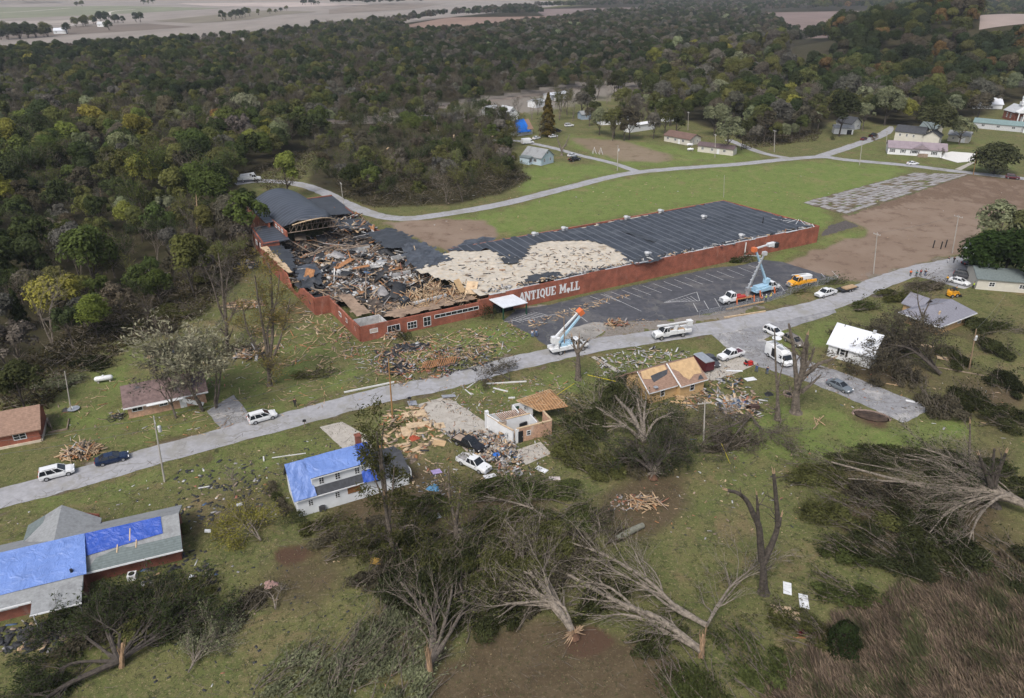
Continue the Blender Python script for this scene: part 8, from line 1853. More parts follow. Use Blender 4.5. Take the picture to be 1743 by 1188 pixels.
one((1690, 432), 340, 'loose', 'sage', 'pale feathery tree behind the evergreens at the road end', 0, w=1.3); one((1735, 440), 345, 'loose', (.11, .115, .05), 'pale yellowish tree at the right edge behind the evergreens', 1, w=1.2)
one((932, 232), 160, 'cedar', (.10, .075, .02), 'tall orange-brown conical conifer in the village', 0, 'conifer', 1.0); one((1428, 232), 158, 'dense', 'deep', 'large near-black round tree beside the grey hill house', 0)
one((1236, 262), 195, 'loose', 'sage', 'pale round tree over the maroon roofed mobile home', 0, w=1.1); one((1215, 232), 178, 'dense', 'sage', 'pale full tree behind the rust roofed house', 2); one((1262, 255), 222, 'dense', 'brown', 'brownish round tree at the end of the maroon roofed mobile home', 1)
one((1468, 222), 168, 'loose', 'sage', 'silvery pale tree right of the near-black round tree', 1); one((1505, 214), 150, 'dense', 'sage', 'large grey-green tree above the hill street', 0); one((1583, 246), 178, 'dense', (.07, .075, .035), 'spreading olive tree over the cream two storey house', 2, w=1.15); one((1632, 246), 196, 'loose', 'sage', 'spreading pale tree over the cream garage', 0, w=1.3)
one((1692, 296), 222, 'dense', (.055, .06, .03), 'large bushy olive tree right of the concrete driveway', 2, w=1.35).location.z = -5; one((1660, 212), 160, 'dense', 'brown', 'dull brown tree left of the church porch', 0); one((1625, 200), 150, 'dense', 'brown', 'broad brown tree on the slope left of the church', 2)
one((1602, 272), 252, 'sparse', 'brown', 'small half-fallen tree at the right end of the mauve roofed mobile home', 0)
VR = [(700, 210, 1), (736, 214, 4), (745, 226, 8), (775, 222, 8), (800, 222, 6), (815, 228, 8), (846, 232, 4), (858, 236, 7), (830, 245, 9), (800, 250, 6), (866, 252, 7), (905, 205, 8), (880, 200, 9), (915, 196, 7), (975, 206, 8), (990, 198, 0), (1003, 215, 5), (965, 196, 7), (1040, 224, 9), (1052, 222, 8), (1060, 204, 4), (1092, 214, 9), (1080, 200, 1), (1103, 205, 5), (1115, 200, 4), (1128, 204, 5), (1100, 190, 5), (1140, 215, 1), (1150, 236, 3), (1112, 236, 1), (1062, 240, 3), (1045, 236, 0), (1020, 230, 2), (1145, 205, 3), (1170, 205, 2), (1270, 240, 2), (1285, 246, 0), (1300, 242, 4), (1316, 246, 3), (1330, 244, 0), (1345, 238, 2), (1360, 235, 1), (1290, 232, 5), (1320, 230, 2), (1380, 228, 1), (1392, 220, 4)]
COLS = ['dark', 'olive', 'green', 'brown', 'sage', 'grey', 'sage']
for k, (u, v, i) in enumerate(VR):
 c_ = COLS[(k * 5) % 7] if i not in (8, 9) else 'grey'; big = u < 1160
 sc = (.85 + .5 * ((k * 37) % 10) / 10) * (1.0 if i >= 4 or big else .75); kd = TREES[i]['kind']
 place_tree(i, at(u, v), k * 1.3, sc, np.array(TINT[c_]) * (.8 + .4 * ((k * 13) % 10) / 10), '%s %s %s' % (LBL[c_], KLB[kd], 'among the village houses' if u < 1160 else 'in the thicket left of the hill street'), '%s trees %s' % (kd, 'in the village' if u < 1160 else 'in the lane thicket'))
def undergrowth():
 r = np.random.RandomState(77); n = 60000; P = []
 zone = [[(585, 340), (640, 354), (760, 350), (850, 332), (905, 306), (880, 285), (850, 250), (760, 240), (640, 260), (560, 300)], [(80, 700), (130, 640), (250, 580), (340, 540), (420, 470), (440, 400), (380, 420), (300, 480), (180, 540), (60, 600), (0, 660), (0, 700)], [(1265, 255), (1390, 240), (1400, 225), (1340, 222), (1262, 235)], [(410, 296), (560, 240), (520, 300), (470, 335)]]
 for z, w in zip(zone, (.45, .35, .1, .1)):
  X, Y = at_np(np.array([p[0] for p in z], float), np.array([p[1] for p in z], float)); m = int(n * w); q = np.stack([r.uniform(X.min(), X.max(), m * 4), r.uniform(Y.min(), Y.max(), m * 4)], 1); q = q[inpoly(q[:, 0], q[:, 1], list(zip(X, Y)))][:m]; P.append(q)
 P = np.concatenate(P); c = vnoise(P[:, 0], P[:, 1], 6, 5) + .5 * vnoise(P[:, 0], P[:, 1], 2.5, 6)
 k = c > -.25; P, c = P[k], c[k]; z = np.abs(r.normal(size=len(P))) * .5 * (1 + np.clip(c, 0, 2)) * np.clip(c + .7, .2, 2)
 V_, F_ = leaf_quads(np.stack([P[:, 0], P[:, 1], z + .1], 1), unit(r.normal(size=(len(P), 3)) + np.array([0, 0, .8])), .34, r, .5)
 o = np_mesh('undergrowth', V_, F_, LEAF); o['kind'] = 'stuff'; o['label'] = 'tangled brown-green undergrowth of the storm strip and wood edge'; set_tint(o, (.07, .06, .032))
 n = 5200; i = r.randint(len(P), size=n); a = r.uniform(0, 6.28, n); L_ = r.uniform(.8, 3.2, n); e = r.uniform(-.1, .7, n)
 p0 = np.stack([P[i, 0], P[i, 1], r.uniform(.1, .9, n)], 1); d = np.stack([np.cos(a) * np.cos(e), np.sin(a) * np.cos(e), np.sin(e)], 1) * L_[:, None]; s = unit(np.cross(d, r.normal(size=(n, 3)))) * .055
 o = np_mesh('undergrowth_twigs', np.stack([p0 - s, p0 + s, p0 + d + s * .4, p0 + d - s * .4], 1).reshape(-1, 3), np.arange(n * 4).reshape(-1, 4), BARK_P); o['kind'] = 'stuff'; o['label'] = 'pale snapped twigs through the storm strip undergrowth'
undergrowth()
def leaf_litter():
 r = np.random.RandomState(91); n = 110000; rr = np.sqrt(r.uniform(28 ** 2, 185 ** 2, n * 2)); th = r.uniform(-.66, .66, n * 2); q = np.stack([rr * np.sin(th), rr * np.cos(th)], 1)
 pu_, pv_ = pix_np(q[:, 0], q[:, 1]); k = (pu_ > -40) & (pu_ < 1790) & (pv_ > 560) & (pv_ < 1230); q = q[k][:n]; n = len(q)
 c = vnoise(q[:, 0], q[:, 1], 11, 17) + .6 * vnoise(q[:, 0], q[:, 1], 4, 18); k = c > r.uniform(-1.0, .8, n); q = q[k]; n = len(q)
 dmin = np.min(np.hypot(q[:, None, 0] - road_pts[None, ::2, 0], q[:, None, 1] - road_pts[None, ::2, 1]), axis=1); k = dmin > 3.2; q = q[k]; n = len(q)
 V_, F_ = leaf_quads(np.concatenate([q, r.uniform(.03, .14, (n, 1))], 1), unit(r.normal(size=(n, 3)) * .6 + np.array([0, 0, 1])), .09, r, .6)
 ms = [M('tuft_green', (.075, .088, .028), .9, var=.3), M('tuft_dark', (.04, .044, .018), .9, var=.3), M('fallen_leaf_tan', (.19, .15, .085), .9, var=.3), M('fallen_leaf_brown', (.10, .068, .04), .9, var=.3)]
 o = np_mesh('leaf_litter', V_, F_, ms); o.data.polygons.foreach_set('material_index', r.choice(4, n, p=[.3, .28, .24, .18]).astype(np.int32)); o['kind'] = 'stuff'; o['label'] = 'fallen leaves and grass tufts strewn over the lawns'
leaf_litter()
def twigs():
 r = np.random.RandomState(93); n = 4200; c = sizes0([(0, 860), (560, 700), (900, 640), (1200, 700), (1400, 760), (1480, 1000), (1300, 1188), (0, 1188)]); q = c(r, n); a = r.uniform(0, 6.28, n); L_ = r.uniform(.3, 1.8, n); d = np.stack([np.cos(a), np.sin(a), r.uniform(-.05, .3, n)], 1) * L_[:, None]
 p = np.concatenate([q, r.uniform(.03, .1, (n, 1))], 1); s = unit(np.cross(d, r.normal(size=(n, 3)))) * r.uniform(.012, .035, (n, 1))
 o = np_mesh('fallen_twigs', np.stack([p - s, p + s, p + d + s * .5, p + d - s * .5], 1).reshape(-1, 3), np.arange(n * 4).reshape(-1, 4), BARK); o['kind'] = 'stuff'; o['label'] = 'snapped twigs lying over the near lawns'
def sizes0(z):
 X, Y = at_np(np.array([p[0] for p in z], float), np.array([p[1] for p in z], float))
 def f(r, n):
  q = np.stack([r.uniform(X.min(), X.max(), n * 4), r.uniform(Y.min(), Y.max(), n * 4)], 1); q = q[inpoly(q[:, 0], q[:, 1], list(zip(X, Y)))]
  cl = vnoise(q[:, 0], q[:, 1], 8, 44); return q[np.argsort(-(cl + r.uniform(-1, 1, len(q))))][:n]
 return f
twigs()
def village_fill():
 r = random.Random(12); n = 0
 while n < 34:
  u, v = r.uniform(835, 1150), r.uniform(150, 246)
  if not inpoly([u], [v], [(830, 195), (900, 178), (1140, 140), (1155, 236), (1040, 243), (975, 222), (880, 248), (835, 240)])[0]: continue
  if any(abs(u - a) < 18 and -6 < v - b < 16 for a, b in ((895, 230), (877, 206), (845, 205), (1150, 244), (1210, 260), (1100, 222), (1048, 212), (920, 282), (968, 214), (948, 224), (898, 245), (955, 170), (910, 176))): continue
  i = r.choice([0, 3, 4, 5, 5, 6, 6, 7, 7, 8, 9]); c_ = r.choice(['dark', 'olive', 'brown', 'sage', 'grey', 'green']); kd = TREES[i]['kind']; n += 1
  place_tree(i, at(u, v), r.uniform(0, 6), r.uniform(.8, 1.35), np.array(TINT[c_]) * r.uniform(.7, 1.2), '%s %s among the village houses' % (LBL[c_ if i not in (8, 9) else 'grey'], KLB[kd]), '%s trees in the village' % kd)
village_fill()
DG = [M('dry_straw', (.175, .13, .09), .95, var=.4, scale=.3), M('dark_straw', (.075, .056, .04), .95, var=.4, scale=.3), M('red_straw', (.12, .085, .062), .95, var=.4, scale=.3), M('weed_green', (.06, .065, .026), .95, var=.4, scale=.3)]
def dry_grass():
 r = np.random.RandomState(78); n = 44000; z = [(1400, 1065), (1500, 1015), (1650, 965), (1830, 930), (1830, 1330), (1230, 1330), (1330, 1150)]
 X, Y = at_np(np.array([p[0] for p in z], float), np.array([p[1] for p in z], float)); q = np.stack([r.uniform(X.min(), X.max(), n * 3), r.uniform(Y.min(), Y.max(), n * 3)], 1); q = q[inpoly(q[:, 0] + 1.2 * vnoise(q[:, 0], q[:, 1], 5, 3), q[:, 1] + 1.2 * vnoise(q[:, 0], q[:, 1], 5, 4), list(zip(X, Y)))][:n]
 c = vnoise(q[:, 0], q[:, 1], 7, 8); keep = c > -.75; q, c = q[keep], c[keep]; n = len(q)
 h = r.uniform(.35, 1.15, n) * (.8 + .3 * c); a = 2.6 + .5 * vnoise(q[:, 0], q[:, 1], 9, 9) + r.normal(size=n) * .35; ln = r.uniform(.3, .9, n)
 p = np.concatenate([q, np.zeros((n, 1))], 1); t = p + np.stack([np.cos(a) * ln, np.sin(a) * ln, h], 1); b = r.uniform(0, 6.28, n); s = np.stack([np.cos(b), np.sin(b), b * 0], 1) * r.uniform(.02, .07, (n, 1))
 o = np_mesh('dry_grass', np.stack([p - s, p + s, t + s * .5, t - s * .5], 1).reshape(-1, 3), np.arange(n * 4).reshape(-1, 4), DG); o.data.polygons.foreach_set('material_index', np.where(vnoise(q[:, 0], q[:, 1], 10, 61) > r.uniform(-.1, .9, n), 3, r.choice(4, n, p=[.4, .24, .28, .08])).astype(np.int32)); o['kind'] = 'stuff'; o['label'] = 'tall dry brown grass combed over by the wind'
dry_grass()
# ------------------------------------------------------------------ wreckage on the ground
def sizes(poly_px):
 X, Y = at_np(np.array([p[0] for p in poly_px], float), np.array([p[1] for p in poly_px], float)); return list(zip(X, Y))
rd = np.random.RandomState(55)
PAL = {'mix': [14, 10, 8, 26, 8, 10, 12, 6, 1, 5], 'dark': [1, 1, 1, 6, 1, 60, 10, 1, 1, 1], 'wood': [40, 30, 14, 20, 3, 2, 2, 1, 0, 2], 'home': [8, 10, 4, 14, 18, 16, 16, 3, 5, 10], 'brick': [6, 4, 10, 10, 8, 6, 20, 30, 0, 10], 'white': [4, 10, 1, 10, 30, 6, 24, 2, 0, 10]}
def litter(px, n, pal, lx=(.12, .8), ly=(.05, .22), lz=(.02, .07), tilt=.15, label=None, zf=lambda x, y: x * 0 + .01, name='scattered_debris'):
 LIT_ALL.append(plank_np(rd, n, sizes(px), zf, lx, ly, lz, tilt, PAL[pal]))
def flush(label, name='scattered_debris'):
 global LIT_ALL
 stuff_mesh(name, LIT_ALL, RUB_M, None, label); LIT_ALL = []
LIT_ALL = []
bump = lambda x, y: np.abs(vnoise(x, y, 5, 3)) * .35
litter([(560, 540), (620, 590), (720, 575), (870, 545), (900, 575), (760, 625), (660, 640), (580, 600)], 750, 'mix', zf=bump, tilt=.3); litter([(640, 585), (800, 560), (860, 590), (740, 632), (650, 640)], 210, 'wood', (.6, 3.2), (.06, .2), (.04, .1), .2, zf=bump)
litter([(480, 520), (560, 530), (620, 595), (560, 640), (460, 620), (420, 560)], 325, 'wood', (.3, 2.6), (.06, .25), (.03, .1), .2); litter([(420, 420), (440, 470), (510, 500), (500, 540), (420, 520), (400, 450)], 130, 'mix'); flush('splintered boards and brick scattered over the lawn around the mall corner')
litter([(640, 600), (700, 585), (790, 600), (770, 640), (680, 655), (630, 630)], 300, 'brick', (.2, 1.4), (.05, .28), (.03, .12), .35, zf=bump); litter([(640, 600), (690, 605), (680, 640), (650, 640)], 50, 'dark', (.5, 1.6), (.2, .8), (.04, .2), .4, zf=bump); litter([(740, 595), (860, 585), (840, 625), (750, 645)], 240, 'dark', (.2, 1.3), (.05, .3), (.03, .12), .3, zf=bump); litter([(600, 600), (900, 560), (880, 600), (700, 660), (600, 650)], 380, 'mix', (.2, 1.6), (.04, .16), (.02, .06), .25, zf=bump)
litter([(900, 545), (1040, 505), (1080, 500), (1000, 530), (900, 560)], 120, 'wood', (.3, 1.8), (.06, .3), (.03, .1), .2); litter([(1000, 550), (1060, 540), (1130, 545), (1080, 560), (1010, 565)], 130, 'mix', tilt=.3); flush('mixed wreckage in front of the mall office along the main road')
litter([(650, 700), (720, 690), (760, 740), (700, 790), (650, 770)], 210, 'wood', (.3, 2.2), (.1, .6), (.03, .08), .12); litter([(755, 740), (800, 735), (870, 745), (890, 790), (850, 800), (800, 770)], 620, 'home', (.15, 1.1), (.06, .4), (.03, .15), .5, zf=lambda x, y: np.abs(vnoise(x, y, 4, 8)) * .9); litter([(745, 660), (860, 640), (960, 640), (960, 670), (830, 720), (760, 700)], 350, 'mix'); litter([(850, 770), (920, 745), (960, 770), (920, 830), (850, 820)], 130, 'mix'); litter([(720, 780), (780, 800), (800, 850), (720, 850), (690, 810)], 120, 'home'); flush('household wreckage and boards strewn around the roofless house')
litter([(1010, 610), (1090, 590), (1180, 600), (1190, 620), (1100, 625), (1030, 640)], 240, 'white', (.15, 1.4), (.05, .4), (.03, .12), .3, zf=bump); litter([(1190, 655), (1250, 640), (1310, 690), (1290, 720), (1220, 715)], 230, 'home', (.2, 1.8), (.05, .35), (.03, .15), .25, zf=bump); litter([(1150, 680), (1200, 665), (1220, 690), (1160, 700)], 60, 'wood', (.5, 2.6), (.08, .25), (.04, .1), .15); litter([(1180, 620), (1240, 620), (1260, 650), (1200, 650)], 100, 'home'); flush('torn siding, cardboard and boards around the tan house')
litter([(300, 800), (420, 770), (470, 860), (440, 900), (300, 900)], 210, 'dark', (.15, 1.0), (.1, .5), (.01, .04), .1); litter([(240, 960), (350, 930), (380, 1000), (330, 1040), (240, 1010)], 130, 'dark', (.15, 1.1), (.1, .5), (.01, .04), .1); litter([(0, 1060), (120, 1060), (110, 1110), (0, 1110)], 130, 'dark', (.2, 1.3), (.2, .8), (.02, .08), .2); litter([(0, 1000), (640, 900), (700, 1188), (0, 1188)], 210, 'dark', (.1, .5), (.08, .3), (.01, .03), .05); litter([(330, 810), (420, 770), (560, 740), (600, 800), (450, 840)], 120, 'dark', (.1, .6), (.05, .3), (.01, .03), .1); flush('torn dark shingles littering the lawns between the tarped houses')
litter([(0, 880), (640, 720), (660, 760), (470, 900), (250, 960), (60, 930)], 130, 'white', (.08, .5), (.05, .25), (.01, .03), .05); litter([(60, 700), (420, 600), (640, 620), (600, 690), (200, 770)], 210, 'mix', (.1, 1.0), (.05, .25), (.02, .05), .1); litter([(1330, 640), (1480, 600), (1743, 660), (1743, 760), (1450, 700)], 120, 'mix', (.1, .9), (.06, .3), (.02, .06), .12); litter([(700, 330), (900, 300), (1400, 290), (1330, 350), (850, 400), (660, 380)], 150, 'mix', (.15, .9), (.1, .4), (.02, .08), .1); litter([(620, 330), (880, 240), (880, 200), (640, 230)], 30, 'white', (.4, 1.8), (.2, 1.0), (.05, .4), .35); litter([(1160, 760), (1400, 760), (1330, 960), (1120, 900), (1050, 860)], 150, 'mix', (.1, .7), (.05, .25), (.02, .05), .1); litter([(1050, 840), (1110, 845), (1090, 870), (1030, 870)], 100, 'brick', (.1, .6), (.08, .3), (.02, .1), .2); litter([(500, 700), (760, 640), (900, 600), (900, 620), (640, 690)], 100, 'mix', (.06, .3), (.05, .15), (.01, .03), .05); litter([(1320, 300), (1743, 310), (1500, 440), (1340, 440)], 110, 'mix', (.1, .5), (.08, .3), (.02, .05), .1); litter([(60, 700), (420, 560), (560, 540), (640, 600), (900, 590), (900, 612), (640, 680), (300, 750), (120, 770)], 420, 'wood', (.3, 2.2), (.04, .13), (.02, .05), .1); litter([(640, 700), (900, 640), (1220, 600), (1330, 700), (1200, 770), (1000, 700), (880, 830), (700, 860)], 420, 'mix', (.2, 1.7), (.04, .16), (.02, .05), .12)
flush('small pale scraps and boards blown across lawns, road and dirt lot')
def heap(name, label, px, rx, ry, h, n, pal, lx, ly, lz=(.03, .1), tilt=.35, cat='heap', rz=0.0):
 r = np.random.RandomState(n + int(px[0])); c = at(*px); ell = [(rx * math.cos(a), ry * math.sin(a)) for a in np.linspace(0, 6.28, 15)[:-1]]
 V_, F_, mi = plank_np(r, n, ell, lambda x, y: h * np.clip(1 - (x / rx) ** 2 - (y / ry) ** 2, 0, 1) * r.uniform(.2, 1, len(x)), lx, ly, lz, tilt, PAL[pal]); V_[:, 2] = np.maximum(V_[:, 2], .02)
 o = np_mesh(name, V_, F_, RUB_M); o.data.polygons.foreach_set('material_index', mi.astype(np.int32)); o.location = c; o.rotation_euler.z = rz; return tag(o, label, cat)
heap('lumber_heap', 'splintered lumber heap on the verge between the white SUV and the lawn', (138, 772), 3.0, 2.2, 1.1, 150, 'wood', (.8, 3.0), (.08, .3), cat='lumber heap', rz=.4)
heap('lumber_heap', 'fan of torn orange lumber beneath the twisted root mass', (1100, 858), 2.6, 1.5, .8, 60, 'wood', (1.0, 2.8), (.08, .25), cat='lumber heap')
heap('lumber_heap', 'low stack of orange lumber courses beyond the yellow leaved tree', (415, 520), 4.5, 2.6, .9, 110, 'wood', (1.5, 4.0), (.1, .3), tilt=.1, cat='lumber heap', rz=.2)
heap('debris_heap', 'dark heap of broken furniture right of the white dented pickup', (868, 808), 1.9, 1.5, 1.0, 130, 'mix', (.4, 1.7), (.1, .5), cat='debris heap', rz=.3)
heap('debris_heap', 'cardboard and blue plastic debris heap below the tan house', (1255, 688), 3.2, 1.8, .7, 150, 'home', (.4, 2.2), (.2, .9), cat='debris heap')
heap('debris_heap', 'black and purple household heap beside the slatted orange roof piece', (690, 628), 1.9, 1.4, 1.0, 90, 'dark', (.3, 1.4), (.2, .8), cat='debris heap')
heap('debris_heap', 'timber wreck with grey sheet metal at the foot of the yellow leaved tree', (425, 605), 3, 2, 1.1, 110, 'mix', (.6, 3.0), (.1, .7), cat='debris heap')
heap('debris_heap', 'wreckage heap against the open office windows of the mall', (668, 572), 2.6, 1.3, 1.0, 130, 'mix', (.5, 2.4), (.1, .4), cat='debris heap')
heap('debris_heap', 'grey shingle heap in front of the mall office', (700, 592), 4, 1.4, .5, 130, 'dark', (.5, 1.8), (.3, .9), tilt=.15, cat='debris heap', rz=.3)
heap('debris_heap', 'brush and siding heap on the verge by the car park entrance', (1050, 552), 2.6, 1.2, .8, 100, 'mix', (.4, 2.0), (.1, .5), cat='debris heap')
heap('debris_heap', 'black roofing heap lying on the grass left of the mall wing', (420, 452), 3.2, 2.0, .6, 90, 'dark', (.6, 2.4), (.4, 1.2), tilt=.2, cat='debris heap')
heap('debris_heap', 'orange timber wreck in the dark wood edge', (262, 468), 3.4, 1.6, 1.0, 60, 'wood', (1.5, 3.5), (.1, .4), tilt=.1, cat='debris heap')
heap('debris_heap', 'grey broken branches heap at the corner of the low mauve-roofed house', (198, 712), 1.4, 1.2, .8, 50, 'dark', (.4, 1.6), (.05, .12), cat='debris heap')
def slabobj(name, label, px, dims, rz, mat, cat, el=0.0, z=.0, ro=0.0):
 m = MB(); m.box((0, 0, dims[2] / 2 + .02 + abs(math.sin(el)) * dims[0] / 2 + abs(math.sin(ro)) * dims[1] / 2), dims, 0, 0, Matrix.Rotation(rz, 3, 'Z') @ Matrix.Rotation(el, 3, 'Y') @ Matrix.Rotation(ro, 3, 'X'))
 o = m.build(name, mat); o.location = at(*px) + Vector((0, 0, z)); return tag(o, label, cat)
PW, WH = WOOD_L, WHITE
GREYB, PURP, PINK, YELB = M('grey_board', (.24, .25, .28), .8), M('lilac_board', (.30, .24, .42), .7), M('pink_cloth', (.33, .21, .19), .9, var=.3), M('yellow_board', (.40, .25, .06), .8)
for a in [('plywood_sheet', 'longest pale plywood sheet, ribbed, above the lilac clutter by the driveway', (705, 706), (4.2, 1.8, .15), .35, WOOD_L, 'plywood sheet', .03), ('plywood_sheet', 'wide plywood sheet crossing the grass below the ribbed one', (712, 724), (4.0, 1.6, .08), .3, PW, 'plywood sheet', .04), ('plywood_sheet', 'upright-pointing plywood sheet between the ribbed one and the red clutter', (692, 735), (1.7, 3.0, .08), .3, PW, 'plywood sheet', .05), ('plywood_sheet', 'small square plywood sheet on the driveway edge', (749, 725), (1.6, 1.7, .07), .3, PW, 'plywood sheet', .08), ('plywood_sheet', 'orange plywood square on the grass left of the dark pickup', (748, 755), (2.0, 1.6, .08), -.15, DECK, 'plywood sheet', .1), ('plywood_sheet', 'narrow plywood strip by the garage gable of the white house', (686, 757), (2.4, .8, .07), .25, PW, 'plywood sheet'), ('plywood_sheet', 'torn plywood bits in the grass right of the white garage', (708, 765), (1.6, .9, .07), .7, PW, 'plywood sheet'),
    ('loose_sheet', 'notched white panel lying near the Y-forked snag', (1340, 1002), (1.0, 2.1, .06), -.3, WH, 'panel', .05), ('loose_sheet', 'plain white panel lying right of the notched white panel', (1368, 1024), (1.1, 2.3, .06), -.25, WH, 'panel', .05), ('plywood_sheet', 'pale plywood lying below the two white panels', (1330, 1040), (2.4, 1.5, .06), -.15, PW, 'plywood sheet', .03), ('plywood_sheet', 'smaller pale plywood overlapping the right end of the low plywood', (1350, 1048), (1.5, 1.3, .06), -.2, PW, 'plywood sheet', .06), ('board', 'orange board lying under the dark red scrap near the conifer shrub', (1366, 1086), (2.2, .16, .1), 0, WOOD_O, 'board'), ('scrap', 'dark red scrap above the orange board near the conifer shrub', (1364, 1080), (1.0, .6, .4), .4, P_MAROON, 'scrap', .3),
    ('loose_sheet', 'white panel on the lawn right of the red mower', (1277, 646), (2.2, 1.2, .08), .35, WH, 'panel', .04), ('loose_sheet', 'long white strip lying on the tan house drive', (1250, 632), (3.2, .5, .06), .05, WH, 'panel', .04), ('loose_sheet', 'white panel left on the right rim of the worn lane', (1553, 684), (2.2, .5, .1), -.45, WH, 'panel'), ('loose_sheet', 'white panel in the dirt right of the small patio', (922, 800), (1.9, 1.0, .07), -.6, WH, 'panel', .05), ('loose_sheet', 'pinkish white panel below the first panel right of the patio', (944, 815), (1.7, .8, .07), .05, M('pinkish_panel', (.5, .44, .42), .8), 'panel', .05), ('loose_sheet', 'white panel propped at the bumper of the dented white pickup', (834, 812), (2.0, .9, .08), .55, WH, 'panel', .15),
    ('plywood_strip', 'long pale plywood strip left of the storm-tangled bungalow path', (1552, 586), (8.5, 1.0, .12), -.30, PW, 'plywood strip', .02), ('plywood_strip', 'short pale plywood board beside the dark leaning pole', (1610, 611), (3.4, 1.4, .1), -.3, PW, 'plywood strip', .03), ('board', 'long thin grey board running down to the dark leaning pole', (1632, 632), (8.5, .22, .12), -.45, WOOD_G, 'board'),
    ('metal_sheet', 'grey blue sheet on the verge beside the brown pole', (702, 687), (1.6, 1.6, .06), .3, GREYB, 'sheet', .1), ('metal_sheet', 'dark blue-grey door on the verge right of the driveway', (764, 676), (2.6, .9, .1), .4, GREYB, 'sheet', .15), ('metal_sheet', 'pale grey sheet in the brush behind the white garage', (741, 880), (1.5, 1.1, .06), .5, M('pale_sheet', (.38, .4, .43), .5), 'sheet', .15), ('lilac_board', 'lilac board on the grass left of the dented white pickup', (743, 804), (1.5, 1.1, .1), .5, PURP, 'board', .1), ('cushion', 'yellow-brown cushion in the brush below the splintered garage tree', (640, 958), (1.5, .9, .3), -.2, YELB, 'cushion', .15),
    ('board', 'pale beam lying along the road verge beyond the brown pole', (629, 660), (9.5, .28, .25), .42, PIPEW, 'beam'), ('board', 'pale beam lying along the far verge of the brush heap', (862, 652), (7.6, .25, .2), .12, PIPEW, 'beam'), ('board', 'pale utility pole lying on the kerb below the fence', (1268, 536), (11, .3, .28), .33, WOOD_L, 'beam'), ('board', 'tan pole leaning along the fence behind the workers', (1268, 524), (11, .26, .26), .42, WOOD, 'beam', 0, .5),
    ('white_pipe', 'white gutter pipe on the lawn left of the roofless house', (802, 656), (2.8, .16, .12), 1.0, PIPEW, 'gutter'), ('white_pipe', 'bent end of the white gutter pipe', (797, 668), (2.4, .16, .12), -1.0, PIPEW, 'gutter'), ('white_pipe', 'curved white gutter above the roofless house', (852, 664), (3.0, .3, .14), -.45, PIPEW, 'gutter'), ('white_pipe', 'short white gutter piece right of the curved gutter', (871, 678), (1.2, .35, .2), .1, PIPEW, 'gutter'), ('white_pipe', 'long white downpipe curving over the lawn above the white house', (492, 776), (5.2, .14, .12), .25, PIPEW, 'gutter'), ('white_pipe', 'short white upright elbow at the end of the long downpipe', (449, 782), (1.2, .2, .2), 1.9, PIPEW, 'gutter'), ('white_pipe', 'white strip in the shingle litter on the left lawn', (347, 830), (1.6, .2, .1), .3, PIPEW, 'gutter'),
    ('shed_wreck', 'flattened black and tan shed wall on the upper left lawn', (278, 606), (5.2, 1.6, .9), .12, MEMB, 'shed wall', .05), ('shed_wreck', 'pale tan end of the flattened shed wall', (258, 609), (1.4, 1.3, .7), .12, WOOD_L, 'shed wall', .2), ('bench_top', 'dark brown sofa on the debris heap below the tan house', (1283, 696), (1.8, .8, .7), .2, M('brown_sofa', (.06, .035, .03), .9), 'sofa', .1), ('board', 'orange plank frame lying under the tan house windows', (1160, 686), (4.2, .5, .15), -.15, DECK, 'plank'), ('cabinet', 'orange cabinet lying against the tan house wall', (1157, 680), (1.5, .8, .6), -.1, DECK, 'cabinet', .1), ('cooler', 'white bucket lying in the shingle litter by the brick ranch', (326, 987), (.45, .9, .45), .1, WH, 'bucket'), ('loose_sheet', 'small white board left of the yellow-leaved limb', (408, 859), (.9, .6, .08), .5, WH, 'board'), ('loose_sheet', 'crumpled white sheet on the lawn beside the yellow-leaved limb', (354, 906), (.8, .5, .2), .3, WH, 'sheet', .3)]:
 slabobj(*a)
for k, (u, v, l, rz, w) in enumerate([(1387, 716, 2.4, 1.35, 'steepest'), (1392, 718, 2.8, 1.0, 'longest'), (1396, 720, 2.4, 1.9, 'crossing'), (1398, 714, 1.8, .8, 'uppermost'), (1388, 729, 2.4, .85, 'lowest')]): slabobj('stud', '%s of the five pale studs lying crossed on the lawn below the worn lane' % w, (u, v), (l, .12, .1), rz, WOOD, 'stud', 0, .1 * k)
for k, (u, v, rz, w) in enumerate([(1520, 655, -.35, 'long arm'), (1524, 656, .9, 'short arm')]): slabobj('stud', '%s of the pale wooden cross lying beside the worn lane' % w, (u, v), (3.2 if k == 0 else 1.3, .14, .1), rz, WOOD, 'stud', 0, .1 * k)
def slatted():
 t = thing('slatted_roof_piece', 'slatted orange roof piece lying face up on the verge before the mall', 'roof piece', at(748, 622), .25); m = MB()
 for k in range(17): m.box((-3.2 + k * .4, .2 * math.sin(k), .55 + .02 * k), (.2, 3.6 - .8 * abs(k - 8) / 8, .1), -.35)
 m.build('slats', WOOD_O, t); m = MB(); m.box((0, .9, .42), (6.4, .12, .14)); m.box((0, -.9, .42), (6.4, .12, .14)); m.build('battens', WOOD_G, t)
slatted()
def truss():
 t = thing('small_truss', 'small white-wood triangular frame lying at the bottom edge', 'wood frame', at(1166, 1150), .2); m = MB()
 for a, b in (((-.9, 0, .08), (.8, -.3, .08)), ((-.9, 0, .08), (.1, .75, .08)), ((.1, .75, .08), (.8, .4, .08)), ((.8, .4, .08), (.8, -.3, .08)), ((.1, .75, .1), (.4, -.2, .1))): m.tube([a, b], .06, 4)
 m.build('frame', WOOD_L, t)
truss()
